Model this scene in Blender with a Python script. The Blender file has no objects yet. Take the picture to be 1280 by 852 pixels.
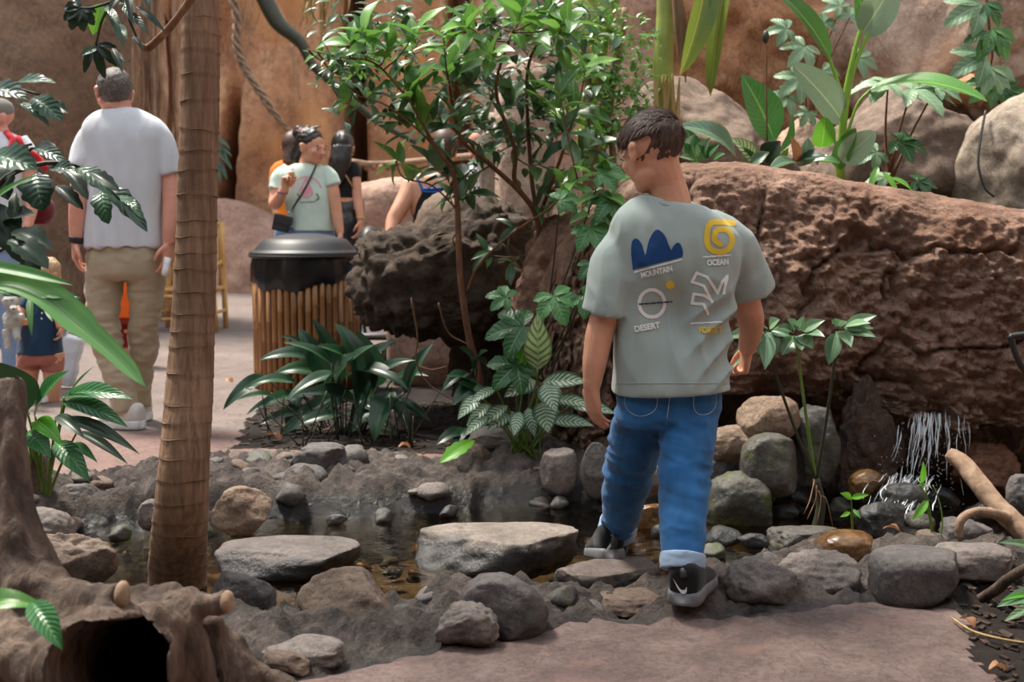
import bpy, bmesh, math, random
import numpy as np
from mathutils import Vector, Matrix, Quaternion
from mathutils.bvhtree import BVHTree

scene = bpy.context.scene
COL = scene.collection
rnd = random.Random(7)

# ---------------------------------------------------------------- camera, sky, sun, exposure
F_PX, CAM_H, PITCH = 1500.0, 1.05, math.radians(5.64)
cam_d = bpy.data.cameras.new('camera')
cam = bpy.data.objects.new('camera', cam_d); COL.objects.link(cam)
cam.location = (0, 0, CAM_H); cam.rotation_euler = (math.pi/2 - PITCH, 0, 0)
cam_d.sensor_width = 36; cam_d.lens = 36*F_PX/1280
cam_d.clip_end = 200
cam_d.dof.use_dof = True; cam_d.dof.focus_distance = 3.7; cam_d.dof.aperture_fstop = 4.0
scene.camera = cam
world = bpy.data.worlds.new('daylight'); scene.world = world; world.use_nodes = True
bg = world.node_tree.nodes['Background']
bg.inputs[0].default_value = (0.86, 0.93, 1.0, 1); bg.inputs[1].default_value = 1.02
sun_d = bpy.data.lights.new('sun', 'SUN'); sun = bpy.data.objects.new('sun', sun_d); COL.objects.link(sun)
sun_d.energy = 5.4; sun_d.angle = math.radians(12); sun_d.color = (1.0, 0.93, 0.82)
sun.rotation_euler = (math.radians(-14), math.radians(-20), 0)
scene.view_settings.view_transform = 'Standard'
scene.view_settings.look = 'None'
scene.view_settings.gamma = 1.0
scene.view_settings.use_curve_mapping = False
scene.view_settings.exposure = 0.6

# ---------------------------------------------------------------- photo geometry: pixel + distance -> place
_c, _s = math.cos(PITCH), math.sin(PITCH)
def ray(px, py):
    a = (px-640)/F_PX; b = (426-py)/F_PX
    return Vector((a, _c + b*_s, -_s + b*_c))
def W(px, py, d):
    v = ray(px, py); t = d/v.y
    return Vector((v.x*t, d, CAM_H + v.z*t))
def G(px, py, z=0.0):
    v = ray(px, py); t = (z-CAM_H)/v.z
    return Vector((v.x*t, v.y*t, z))

# ---------------------------------------------------------------- vectorised noise
def _hash(i, j, k, s):
    n = (i*374761393 + j*668265263 + k*2147483647 + s*1274126177) & 0xffffffff
    n = ((n ^ (n >> 13))*1274126177) & 0xffffffff
    n = ((n ^ (n >> 16))*2246822519) & 0xffffffff
    return ((n ^ (n >> 15)) & 0xffff)/32767.5 - 1.0
def vnoise(P, seed=0):
    P = np.asarray(P, float); I = np.floor(P).astype(np.int64); f = P - I
    u = f*f*f*(f*(f*6-15)+10)
    r = 0
    for a in (0, 1):
        wa = u[:, 0] if a else 1-u[:, 0]
        for b in (0, 1):
            wb = u[:, 1] if b else 1-u[:, 1]
            for c in (0, 1):
                wc = u[:, 2] if c else 1-u[:, 2]
                r = r + wa*wb*wc*_hash(I[:, 0]+a, I[:, 1]+b, I[:, 2]+c, seed)
    return r
def fbm(P, scale=1.0, octs=4, seed=0, gain=.5):
    P = np.asarray(P, float)*scale; r = 0; a = 1.0; n = 0
    for o in range(octs):
        r = r + a*vnoise(P*(2.03**o)+o*17.3, seed+o); n += a; a *= gain
    return r/n
def worley(P, scale=1.0, seed=0):
    P = np.asarray(P, float)*scale; I = np.floor(P).astype(np.int64); best = np.full(len(P), 9.0)
    for a in (-1, 0, 1):
        for b in (-1, 0, 1):
            for c in (-1, 0, 1):
                J = I + np.array((a, b, c))
                q = J + .5 + .45*np.stack([_hash(J[:, 0], J[:, 1], J[:, 2], seed+t) for t in (1, 2, 3)], 1)
                best = np.minimum(best, ((q-P)**2).sum(1))
    return np.sqrt(best)

# ---------------------------------------------------------------- object helpers
def new_mesh(name, V, Fc, smooth=True, uv=None):
    me = bpy.data.meshes.new(name)
    me.from_pydata([tuple(map(float, v)) for v in V], [], [tuple(map(int, f)) for f in Fc])
    if smooth: me.polygons.foreach_set('use_smooth', [True]*len(me.polygons))
    if uv is not None:
        l = me.uv_layers.new(name='UVMap'); idx = np.empty(len(me.loops), np.int32)
        me.loops.foreach_get('vertex_index', idx); l.data.foreach_set('uv', np.asarray(uv, float)[idx].ravel())
    me.update()
    return me
def link(name, me, mat=None, parent=None):
    o = bpy.data.objects.new(name, me); COL.objects.link(o)
    if mat is not None and me is not None and not me.materials: me.materials.append(mat)
    if parent is not None: o.parent = parent
    return o
def tag(o, label, cat, group=None, kind=None):
    o['label'] = label; o['category'] = cat
    if group: o['group'] = group
    if kind: o['kind'] = kind
    return o
def struct(o, label=None):
    o['kind'] = 'structure'
    if label: o['label'] = label
    return o
def empty(name, loc, label=None, cat=None, group=None):
    o = bpy.data.objects.new(name, None); COL.objects.link(o); o.location = loc; o.empty_display_size = .05
    if label: tag(o, label, cat, group)
    return o
def child(name, me, mat, parent, label=None):
    """a part whose mesh is given in world space, under a root that is only moved"""
    o = link(name, me, mat, parent)
    if parent is not None:
        q = parent; L = Vector((0, 0, 0))
        while q is not None: L += q.location; q = q.parent
        o.location = -L
    if label: o['label'] = label
    return o
def grid_faces(nu, nv, closed_u=False, closed_v=False):
    F = []
    for i in range(nu if closed_u else nu-1):
        i2 = (i+1) % nu
        for j in range(nv if closed_v else nv-1):
            j2 = (j+1) % nv
            F.append((i*nv+j, i2*nv+j, i2*nv+j2, i*nv+j2))
    return F
def interp(x, pts):
    return np.interp(x, [p[0] for p in pts], [p[1] for p in pts])
def smooth_path(pts, n):
    """Catmull-Rom through points -> n samples"""
    P = [Vector(p) for p in pts]; out = []
    Q = [P[0]*2-P[1]] + P + [P[-1]*2-P[-2]]; m = len(P)-1
    for k in range(n):
        t = k/(n-1)*m; i = min(int(t), m-1); f = t-i
        a, b, c, d = Q[i], Q[i+1], Q[i+2], Q[i+3]
        out.append(.5*((2*b) + (c-a)*f + (2*a-5*b+4*c-d)*f*f + (3*b-a-3*c+d)*f**3))
    return out
def tube_vf(pts, radii, seg=8, n=None, cap=True):
    """swept tube with parallel-transport frames; radii interpolated along"""
    if n is None: n = max(2, len(pts)*4)
    if len(pts) > 2 or n > 2: path = smooth_path(pts, n)
    else: path = [Vector(p) for p in pts]; n = len(path)
    if not hasattr(radii, '__len__'): radii = [radii, radii]
    R = np.interp(np.linspace(0, 1, n), np.linspace(0, 1, len(radii)), radii)
    T = [(path[min(i+1, n-1)]-path[max(i-1, 0)]).normalized() for i in range(n)]
    a = T[0].orthogonal().normalized(); V = []; F = []
    for i in range(n):
        a = (a - T[i]*a.dot(T[i])).normalized(); b = T[i].cross(a)
        for s in range(seg):
            an = 2*math.pi*s/seg
            V.append(path[i] + (a*math.cos(an)+b*math.sin(an))*R[i])
    F = [(i*seg+s, i*seg+(s+1) % seg, (i+1)*seg+(s+1) % seg, (i+1)*seg+s) for i in range(n-1) for s in range(seg)]
    if cap:
        F.append(tuple(range(seg-1, -1, -1))); F.append(tuple((n-1)*seg+s for s in range(seg)))
    return V, F
def merge(*vfs):
    V, F = [], []
    for v, f in vfs:
        o = len(V); V.extend(v); F.extend([tuple(i+o for i in q) for q in f])
    return V, F
def tube(name, pts, radii, mat, parent=None, seg=8, n=None):
    V, F = tube_vf(pts, radii, seg, n)
    return child(name, new_mesh(name, V, F), mat, parent)
def box_vf(c, s, rot=None):
    c = Vector(c); V = []
    for x in (-1, 1):
        for y in (-1, 1):
            for z in (-1, 1):
                v = Vector((x*s[0]/2, y*s[1]/2, z*s[2]/2))
                if rot: v = rot @ v
                V.append(c+v)
    return V, [(0, 1, 3, 2), (4, 6, 7, 5), (0, 4, 5, 1), (2, 3, 7, 6), (0, 2, 6, 4), (1, 5, 7, 3)]
def lathe_vf(profile, seg=40, c=(0, 0, 0), a0=0, a1=2*math.pi):
    V = []; full = abs(a1-a0-2*math.pi) < 1e-6; n = seg if full else seg+1
    for k in range(n):
        a = a0+(a1-a0)*k/seg
        for r, z in profile: V.append((c[0]+r*math.cos(a), c[1]+r*math.sin(a), c[2]+z))
    return V, grid_faces(n, len(profile), closed_u=full)
_ico = {}
def ico(sub):
    if sub not in _ico:
        bm = bmesh.new(); bmesh.ops.create_icosphere(bm, subdivisions=sub, radius=1.0)
        _ico[sub] = (np.array([v.co[:] for v in bm.verts]), [tuple(v.index for v in f.verts) for f in bm.faces]); bm.free()
    return _ico[sub]
def ell_vf(c, r, rot=None, sub=3):
    P, F = ico(sub); V = P*np.array(r if hasattr(r, '__len__') else (r, r, r))
    if rot is not None: V = V @ np.array(rot).T
    return [Vector(v) for v in V + np.array(c)], F

# ---------------------------------------------------------------- materials
class NT:
    def __init__(self, name):
        self.m = bpy.data.materials.new(name); self.m.use_nodes = True
        self.t = self.m.node_tree; self.b = self.t.nodes['Principled BSDF']; self.out = self.t.nodes['Material Output']
        self.tc = self.n('ShaderNodeTexCoord')
    def n(self, typ, **kw):
        x = self.t.nodes.new(typ)
        for k, v in kw.items(): setattr(x, k, v)
        return x
    def l(self, a, b): self.t.links.new(a, b)
    def coords(self, scale=(1, 1, 1), world=True, rot=(0, 0, 0)):
        mp = self.n('ShaderNodeMapping'); mp.inputs['Scale'].default_value = scale; mp.inputs['Rotation'].default_value = rot
        if world:
            g = self.n('ShaderNodeNewGeometry'); self.l(g.outputs['Position'], mp.inputs['Vector'])
        else: self.l(self.tc.outputs['Object'], mp.inputs['Vector'])
        return mp.outputs[0]
    def noise(self, vec, scale, detail=5, rough=.55, dist=0.0):
        x = self.n('ShaderNodeTexNoise'); x.inputs['Scale'].default_value = scale; x.inputs['Detail'].default_value = detail
        x.inputs['Roughness'].default_value = rough; x.inputs['Distortion'].default_value = dist
        self.l(vec, x.inputs['Vector']); return x.outputs['Fac']
    def ramp(self, fac, stops):
        r = self.n('ShaderNodeValToRGB'); e = r.color_ramp.elements
        while len(e) < len(stops): e.new(.5)
        for q, (p, c) in zip(e, stops): q.position = p; q.color = (*c, 1) if len(c) == 3 else c
        self.l(fac, r.inputs[0]); return r.outputs[0]
    def mix(self, fac, a, b, mode='MIX'):
        x = self.n('ShaderNodeMix', data_type='RGBA', blend_type=mode)
        for i, v in ((0, fac), (6, a), (7, b)):
            if hasattr(v, 'is_linked') or hasattr(v, 'links'): self.l(v, x.inputs[i])
            elif i == 0: x.inputs[0].default_value = v
            else: x.inputs[i].default_value = (*v, 1) if len(v) == 3 else v
        return x.outputs[2]
    def math(self, op, a, b=0.0, clamp=False):
        x = self.n('ShaderNodeMath', operation=op, use_clamp=clamp)
        for i, v in ((0, a), (1, b)):
            if hasattr(v, 'links'): self.l(v, x.inputs[i])
            else: x.inputs[i].default_value = v
        return x.outputs[0]
    def maprange(self, v, a, b, c=0.0, d=1.0):
        x = self.n('ShaderNodeMapRange'); self.l(v, x.inputs[0])
        for i, q in enumerate((a, b, c, d)): x.inputs[i+1].default_value = q
        return x.outputs[0]
    def bump(self, h, strength=.5, dist=.01, prev=None):
        x = self.n('ShaderNodeBump'); x.inputs['Strength'].default_value = strength; x.inputs['Distance'].default_value = dist
        self.l(h, x.inputs['Height'])
        if prev is not None: self.l(prev, x.inputs['Normal'])
        self.l(x.outputs[0], self.b.inputs['Normal']); return x.outputs[0]
    def set(self, **kw):
        for k, v in kw.items():
            i = self.b.inputs[k.replace('_', ' ')]
            if hasattr(v, 'links'): self.l(v, i)
            elif isinstance(v, tuple) and len(v) == 3: i.default_value = (*v, 1)
            else: i.default_value = v
        return self
def rgb(r, g, b):
    f = lambda c: (c/255/12.92) if c <= 10 else ((c/255+.055)/1.055)**2.4
    return (f(r), f(g), f(b))
def rock_mat(name, dark, mid, light, scale=4.0, rough=.85, bump=.6, bdist=.012, wet=None, moss=None, world=True, fine=60, accent=None):
    m = NT(name); v = m.coords(world=world)
    n1 = m.noise(v, scale, 9, .68, .3); col = m.ramp(n1, [(.3, dark), (.5, mid), (.7, light)])
    n2 = m.noise(v, fine, 6, .7); col = m.mix(m.maprange(n2, .42, .7, 0, .6), col, tuple(c*.4 for c in mid))
    n5 = m.noise(v, scale*2.3, 8, .7, .5); col = m.mix(m.maprange(m.math('ABSOLUTE', m.math('SUBTRACT', n5, .5)), .0, .022, .55, 0.0), col, tuple(c*.35 for c in dark))
    n6 = m.noise(v, fine*2.6, 3, .6); col = m.mix(m.maprange(n6, .58, .72, 0, .35), col, tuple(min(1, c*1.35) for c in light))
    if accent:
        n4 = m.noise(v, accent[1], 4, .5); col = m.mix(m.maprange(n4, accent[2], accent[2]+.12), col, accent[0])
    if moss:
        n3 = m.noise(v, 9, 5, .6); col = m.mix(m.maprange(n3, moss[1], moss[1]+.12), col, moss[0])
    r = rough
    if wet is not None:      # wet below a wavering water mark
        g = m.n('ShaderNodeNewGeometry'); sp = m.n('ShaderNodeSeparateXYZ'); m.l(g.outputs['Position'], sp.inputs[0])
        zz = m.math('ADD', sp.outputs[2], m.math('MULTIPLY', m.math('SUBTRACT', m.noise(v, 14, 4, .6), .5), -.10))
        w = m.maprange(zz, wet+.022, wet-.012)
        col = m.mix(w, col, m.mix(1.0, col, (.20, .22, .25), 'MULTIPLY'))
        r = m.maprange(w, 0, 1, rough, .22)
    m.set(Base_Color=col, Roughness=r)
    b = m.bump(n1, bump*.6, bdist*3); b = m.bump(n5, bump*.7, bdist*1.2, b); m.bump(n2, bump, bdist*.7, b)
    return m.m
def plain(name, col, rough=.6, vary=.12, scale=30, bump=0.0, bscale=200, metal=0.0, sheen=0.0, world=False, spec=None):
    m = NT(name); v = m.coords(world=world); n = m.noise(v, scale, 4, .55)
    c = m.ramp(n, [(.3, tuple(x*(1-vary) for x in col)), (.7, tuple(min(1, x*(1+vary)) for x in col))])
    m.set(Base_Color=c, Roughness=rough, Metallic=metal)
    if spec is not None: m.set(Specular_IOR_Level=spec)
    if sheen: m.set(Sheen_Weight=sheen)
    if bump: m.bump(m.noise(v, bscale, 3, .6), bump, .004)
    return m.m
def leaf_mat(name, dark, light, vein=None, rough=.38, trans=.28, ribs=0, pattern=None, edge=None, tip=None):
    """leaf: colour varies leaf by leaf, midrib and side veins follow the UVs (u across, v along)"""
    m = NT(name); oi = m.n('ShaderNodeObjectInfo'); uv = m.n('ShaderNodeSeparateXYZ'); m.l(m.tc.outputs['UV'], uv.inputs[0])
    u, v = uv.outputs[0], uv.outputs[1]
    au = m.math('ABSOLUTE', m.math('SUBTRACT', u, .5))
    n = m.noise(m.coords(world=False), 14, 4, .55)
    k = m.math('ADD', m.math('MULTIPLY', oi.outputs['Random'], .75), m.math('MULTIPLY', n, .35))
    col = m.mix(m.maprange(k, .15, .95), dark, light)
    rib = None
    if ribs:
        ph = m.math('SUBTRACT', v, m.math('MULTIPLY', au, .42)); w = m.math('FRACT', m.math('MULTIPLY', ph, float(ribs)))
        rib = m.math('ABSOLUTE', m.math('SUBTRACT', w, .5))
        if pattern:      # pale feathered variegation between the veins
            q = m.maprange(m.math('ADD', rib, m.math('MULTIPLY', n, .35)), .30, .44)
            q = m.math('MULTIPLY', q, m.maprange(au, pattern[1]+.07, pattern[1]-.06)); col = m.mix(q, col, pattern[0])
        else: col = m.mix(m.maprange(rib, .06, .0, 0, .35), col, vein or light)
    if edge: col = m.mix(m.maprange(au, .42, .49), col, edge)
    if tip: col = m.mix(m.maprange(m.math('ADD', v, m.math('MULTIPLY', n, .2)), 1.0, 1.08), col, tip)
    if vein: col = m.mix(m.maprange(au, .035, .012, 0, .8), col, vein)
    m.set(Base_Color=col, Roughness=rough, Specular_IOR_Level=.55)
    if rib is not None: m.bump(m.math('MULTIPLY', rib, 1.0), .35, .006)
    tr = m.n('ShaderNodeBsdfTranslucent'); m.l(m.mix(.5, col, light), tr.inputs[0]); mx = m.n('ShaderNodeMixShader'); mx.inputs[0].default_value = trans
    m.l(m.b.outputs[0], mx.inputs[1]); m.l(tr.outputs[0], mx.inputs[2]); m.l(mx.outputs[0], m.out.inputs[0])
    return m.m
# ================================================================ THE SETTING
M_PATH = rock_mat('path_concrete', rgb(84, 69, 64), rgb(112, 92, 86), rgb(134, 113, 106), scale=4.5, rough=.8, bump=.7, bdist=.008, fine=45, accent=(rgb(132, 98, 88), 3.0, .58))
M_PATHFAR = rock_mat('far_path_concrete', rgb(104, 91, 86), rgb(119, 105, 99), rgb(132, 118, 112), scale=1.2, rough=.85, bump=.25, bdist=.006, fine=50)
M_REDPATH = rock_mat('red_path_concrete', rgb(100, 78, 71), rgb(120, 93, 85), rgb(134, 107, 98), scale=2.0, rough=.7, bump=.3, bdist=.006, fine=40)
M_MORTAR = rock_mat('rough_mortar', rgb(48, 42, 39), rgb(84, 74, 69), rgb(120, 107, 99), scale=8, rough=.9, bump=1.0, bdist=.016, wet=-.015, fine=55)
M_BED = rock_mat('stream_bed', rgb(52, 40, 28), rgb(98, 76, 52), rgb(134, 112, 84), scale=9, rough=.6, bump=.8, bdist=.012, fine=40, moss=(rgb(60, 62, 28), .62))
M_SOIL = rock_mat('mulch_soil', rgb(24, 18, 15), rgb(44, 33, 27), rgb(70, 54, 44), scale=14, rough=.95, bump=1.0, bdist=.02, fine=70)
M_LEDGE = rock_mat('mud_ledge', rgb(116, 86, 69), rgb(170, 132, 111), rgb(204, 170, 149), scale=3.2, rough=.92, bump=1.0, bdist=.025, fine=75, accent=(rgb(118, 74, 50), 2.2, .62))
M_CAVE = rock_mat('overhang_crust', rgb(48, 38, 31), rgb(82, 67, 55), rgb(110, 92, 78), scale=5, rough=.92, bump=1.0, bdist=.02, fine=40)

def sheet(name, fn, us, vs, mat, parent=None):
    """surface sampled on a (u, v) lattice; fn takes and returns arrays"""
    U, V = np.meshgrid(us, vs, indexing='ij'); P = fn(U.ravel(), V.ravel())
    return link(name, new_mesh(name, P, grid_faces(len(us), len(vs))), mat, parent)

# ---- ground lines: near path | near bank | water | far bank | far path   (as y over x)
def line(pts, z): return sorted([(p.x, p.y) for p in (G(a, b, z) for a, b in pts)])
Y1 = line([(-300, 1000), (100, 930), (330, 862), (450, 838), (560, 806), (650, 792), (740, 772), (850, 772), (960, 768), (1030, 758), (1100, 752), (1210, 765), (1400, 790)], 0)
Y2 = line([(-300, 760), (0, 745), (120, 742), (270, 742), (360, 752), (480, 752), (580, 754), (700, 758), (790, 752), (900, 712), (1000, 690), (1080, 675), (1200, 668), (1400, 690)], -.1)
Y3 = line([(-300, 720), (0, 700), (100, 690), (280, 668), (400, 660), (560, 655), (700, 642), (780, 634), (900, 622), (1000, 606), (1090, 596), (1400, 590)], -.1)
Y4 = line([(-300, 600), (0, 592), (120, 602), (200, 578), (260, 570), (350, 566), (450, 572), (560, 578), (620, 548), (760, 548), (860, 545), (1000, 540), (1400, 540)], 0)
WATER_Z = -.085
def ground_z(x, y):
    P = np.stack([x, y, np.zeros_like(x)], 1)
    y1, y2, y3, y4 = interp(x, Y1), interp(x, Y2), interp(x, Y3), interp(x, Y4)
    w = .05*fbm(P, 3.0, 3, 5); ya = y + w
    base = .012*fbm(P, 1.1, 3, 3) + .004*fbm(P, 7, 3, 8)
    t1 = np.clip((ya-y1)/np.maximum(y2-y1, .05), 0, 1); rough = fbm(P, 6, 5, 21); clump = worley(P, 9, 4)
    near = .05*np.sin(np.pi*np.clip(t1*1.25, 0, 1)) - .25*np.clip((t1-.62)/.38, 0, 1)**1.2
    t3 = np.clip((ya-y3)/np.maximum(y4-y3, .05), 0, 1)
    far = -.25*(1-np.clip(t3/.22, 0, 1)) + .075*np.sin(np.pi*np.clip((t3-.05)/.95, 0, 1))*(x < 1.3)
    z = np.where(ya < y1, 0, np.where(ya < y2, near, np.where(ya < y3, -.25, np.where(ya < y4, far, 0))))
    rk = np.clip((ya-y1+.03)/.1, 0, 1)*np.clip((y4-ya+.03)/.1, 0, 1); inb = (ya > y2-.05) & (ya < y3+.03)
    z = z + base + rk*np.where(inb, .025*rough, .055*rough + .045*(.45-clump) + .035*(.45-worley(P, 22, 7)) + .05*(.12-np.abs(fbm(P, 9, 3, 33))) + .02*fbm(P, 30, 3, 9))
    return z
def gz(x, y): return float(ground_z(np.array([x]), np.array([y]))[0])

gx = np.concatenate([np.arange(-4.2, -2.2, .08), np.arange(-2.2, 2.6, .016), np.arange(2.6, 4.2, .08)])
def edge(Y):
    y = interp(gx, Y); return y - .05*fbm(np.stack([gx, y, 0*gx], 1), 3.0, 3, 5) + .012*fbm(np.stack([gx, y, 0*gx], 1), 22, 3, 6)
KN = [np.full_like(gx, 1.0), np.full_like(gx, 2.3), edge(Y1), edge(Y2), edge(Y3), edge(Y4), np.maximum(6.05+.05*gx+.03*fbm(np.stack([gx, 0*gx, 0*gx], 1), 4, 3, 2), edge(Y4)+.1), np.full_like(gx, 7.6)]
KC = [12, 44, 44, 52, 52, 44, 26]; rows, rowzone = [], []
for k, n in enumerate(KC):
    for i in range(n): rows.append(KN[k]+(KN[k+1]-KN[k])*i/n); rowzone.append((0, 0, 1, 2, 3, 4, 7)[k])
rows.append(KN[-1]); GY = np.stack(rows, 1); GX = np.repeat(gx[:, None], GY.shape[1], 1); GZ = ground_z(GX.ravel(), GY.ravel()).reshape(GX.shape); NV = GY.shape[1]
SOIL = [G(a, b) for a, b in ((1178, 745), (1195, 768), (1215, 800), (1262, 870), (1600, 870), (1600, 600))]
BEDPX = [G(a, b) for a, b in ((292, 560), (310, 522), (330, 505), (470, 480), (620, 470), (1500, 470), (1500, 560), (560, 566), (430, 560))]
def inside(x, y, poly):
    r = np.zeros(x.shape, bool); n = len(poly); j = n-1
    for i in range(n):
        a, b = poly[i], poly[j]
        if a.y != b.y: r ^= ((a.y > y) != (b.y > y)) & (x < (b.x-a.x)*(y-a.y)/(b.y-a.y)+a.x)
        j = i
    return r
cx, cy = (GX[:-1, :-1]+GX[1:, 1:])/2, (GY[:-1, :-1]+GY[1:, 1:]+GY[1:, :-1]+GY[:-1, 1:])/4
P0 = np.stack([cx.ravel(), cy.ravel(), 0*cx.ravel()], 1); jit = (.05*fbm(P0, 9, 4, 15)).reshape(cx.shape); jit2 = (.05*fbm(P0, 9, 4, 25)).reshape(cx.shape)
zone = np.repeat(np.array(rowzone)[None, :], cx.shape[0], 0)
zone = np.where(np.isin(zone, (4, 7)) & inside(cx+jit, cy+jit2, BEDPX), 5, zone)
zone = np.where((zone <= 1) & inside(cx+jit, cy+jit2, SOIL), 6, zone)
VERT = np.stack([GX.ravel(), GY.ravel(), GZ.ravel()], 1)
ZONES = [('path_near', M_PATH, 'pinkish brown concrete slab path by the stream'), ('bank_near', M_MORTAR, 'rough mortar rim of the stream beside the slab path'),
         ('stream_bed', M_BED, 'brown pebbly bed of the shallow stream'), ('bank_far', M_MORTAR, 'rough mortar rim of the stream beside the planting bed'),
         ('path_middle', M_REDPATH, 'reddish brown path strip behind the stream'), ('planting_bed', M_SOIL, 'dark mulch of the planting bed under the broad leaved plants'),
         ('soil_corner', M_SOIL, 'dark mulch corner beside the slab path'), ('path_far', M_PATHFAR, 'grey path where the man stands')]
ZOBJ = {}
for zi, (nm, mt, lb) in enumerate(ZONES):
    I, J = np.nonzero(zone == zi)
    if not len(I): continue
    q = np.stack([I*NV+J, (I+1)*NV+J, (I+1)*NV+J+1, I*NV+J+1], 1); ids, inv = np.unique(q, return_inverse=True)
    ZOBJ[nm] = struct(link(nm, new_mesh(nm, VERT[ids], inv.reshape(q.shape)), mt), lb)
# wide floor beyond the detailed ground
def flat(name, x0, x1, y0, y1, z, mat, n=40):
    us, vs = np.linspace(x0, x1, n), np.linspace(y0, y1, n)
    return struct(sheet(name, lambda u, v: np.stack([u, v, z+.012*fbm(np.stack([u, v, 0*u], 1), .5, 2, 3)], 1), us, vs, mat))
flat('floor_hall', -16, 14, 7.5, 26, -.005, M_PATHFAR, 60)
flat('floor_beside', -16, -4.1, -6, 7.6, -.005, M_PATHFAR); flat('floor_beyond', 4.1, 14, -6, 7.6, -.005, M_PATH)
flat('floor_behind', -4.2, 4.2, -6, 1.05, -.005, M_PATH)

# ---- stream water
def water_mat():
    m = NT('stream_water'); v = m.coords((1, 1.6, 1)); h = m.math('ADD', m.noise(v, 7, 3, .5, .6), m.math('MULTIPLY', m.noise(v, 26, 2, .5), .25))
    b = m.n('ShaderNodeBump'); b.inputs['Strength'].default_value = .35; b.inputs['Distance'].default_value = .02; m.l(h, b.inputs['Height'])
    fr = m.n('ShaderNodeFresnel'); fr.inputs[0].default_value = 1.33; m.l(b.outputs[0], fr.inputs['Normal'])
    tr = m.n('ShaderNodeBsdfTransparent'); tr.inputs[0].default_value = (.62, .55, .42, 1)
    gl = m.n('ShaderNodeBsdfGlossy'); gl.inputs['Roughness'].default_value = .03; m.l(b.outputs[0], gl.inputs['Normal'])
    mx = m.n('ShaderNodeMixShader'); m.l(m.math('MULTIPLY', fr.outputs[0], 1.25, True), mx.inputs[0]); m.l(tr.outputs[0], mx.inputs[1]); m.l(gl.outputs[0], mx.inputs[2])
    m.l(mx.outputs[0], m.out.inputs[0]); return m.m
M_WATER = water_mat()
I, J = np.nonzero((cy > interp(cx, Y2)-.16) & (cy < interp(cx, Y3)+.14) & (cx > -2.2) & (cx < 2.55))
q = np.stack([I*NV+J, (I+1)*NV+J, (I+1)*NV+J+1, I*NV+J+1], 1); ids, inv = np.unique(q, return_inverse=True)
wv = VERT[ids].copy(); wv[:, 2] = WATER_Z + .002*fbm(wv*np.array((1, 1, 0)), 9, 2, 4)
struct(link('water_stream', new_mesh('water_stream', wv, inv.reshape(q.shape)), M_WATER), 'clear shallow stream water between the stone rims')

# ---- the mud ledge (retaining wall of the raised planter)
LEDGE = [W(a, b, d) for a, b, d in ((674, 350, 5.62), (708, 302, 5.46), (748, 264, 5.32), (790, 222, 5.22), (860, 199, 5.16), (1000, 208, 5.06), (1130, 234, 4.96), (1280, 262, 4.86), (1420, 285, 4.78), (1600, 300, 4.7))]
LZB = [(0, -.1), (.16, -.1), (.24, .1), (.34, .30), (.55, .33), (.64, .28), (.72, .20), (.86, .24), (1, .3)]   # lip of the undercut along the ledge
LCOL = smooth_path(LEDGE, 330); LARR = np.array([p[:] for p in LCOL])
PROF = [(-1.1, -.10, 1), (-.6, -.06, 1), (-.3, -.015, 1), (-.12, 0, 1), (.0, -.03, 1), (.09, -.10, 1), (.14, -.22, 1), (.17, -.42, 1), (.15, -.60, 1)]
def ledge_fn(U, V):
    u = U; X = np.interp(u, np.linspace(0, 1, len(LARR)), LARR[:, 0]); Yc = np.interp(u, np.linspace(0, 1, len(LARR)), LARR[:, 1]); Zc = np.interp(u, np.linspace(0, 1, len(LARR)), LARR[:, 2])
    zb = interp(u, LZB); lip = zb - Zc
    o = np.zeros_like(u); z = np.zeros_like(u)
    for k, uu in enumerate(u):
        L = lip[k]; pts = [(-1.0, -.12), (-.5, -.07), (-.24, -.015), (-.1, 0), (.02, -.035), (.10, -.11), (.15, -.12+.2*L), (.18, .45*L), (.16, .7*L), (.10, .9*L), (.02, L), (-.12, L+.02), (-.4, L-.02), (-.55, L-.25), (-.6, -Zc[k]-.3)]
        t = V[k]*(len(pts)-1); i = min(int(t), len(pts)-2); f = t-i
        o[k] = pts[i][0]+(pts[i+1][0]-pts[i][0])*f; z[k] = pts[i][1]+(pts[i+1][1]-pts[i][1])*f
    P = np.stack([X+.1*o, Yc-o, Zc+z], 1)
    face = np.clip((V-.28)/.14, 0, 1)
    N = np.stack([np.zeros_like(u), -np.cos(np.clip((.5-V)*3, 0, 1.5)), np.sin(np.clip((.5-V)*3, 0, 1.5))], 1)
    big = fbm(P, 1.9, 3, 40); mid = fbm(P, 6.5, 4, 41); w1 = worley(P*np.array((1, 1, 1.2)), 13, 5); w2 = worley(P, 30, 6)
    ridge = np.abs(fbm(P*np.array((1, 1, .8)), 3.4, 4, 44))
    w3 = worley(P, 58, 16)
    d = .10*big*(.35+.65*face) + .06*mid*(.3+.7*face) + face*(.05*(.5-w1)+.042*(.5-w2)+.018*(.5-w3)) - face*.06*np.clip(.07-ridge, 0, 1)/.07 + .022*fbm(P, 24, 4, 45)*(.4+.6*face)
    return P + N*d[:, None]
vs = np.concatenate([np.linspace(0, .2, 14), np.linspace(.21, .72, 200), np.linspace(.73, 1, 40)])
ledge = sheet('wall_ledge', ledge_fn, np.linspace(0, 1, 480), vs, M_LEDGE)
struct(ledge, 'thick reddish brown mud wall of the raised planter')
# soil of the raised planter behind the ledge
struct(sheet('planter_soil', lambda u, v: np.stack([u, v, 1.16-.05*(u-.5)+.05*fbm(np.stack([u, v, 0*u], 1), 3, 4, 2)], 1), np.linspace(.85, 4.5, 90), np.linspace(5.3, 7.4, 60), M_SOIL), 'dark soil of the raised planter behind the mud wall')

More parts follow.
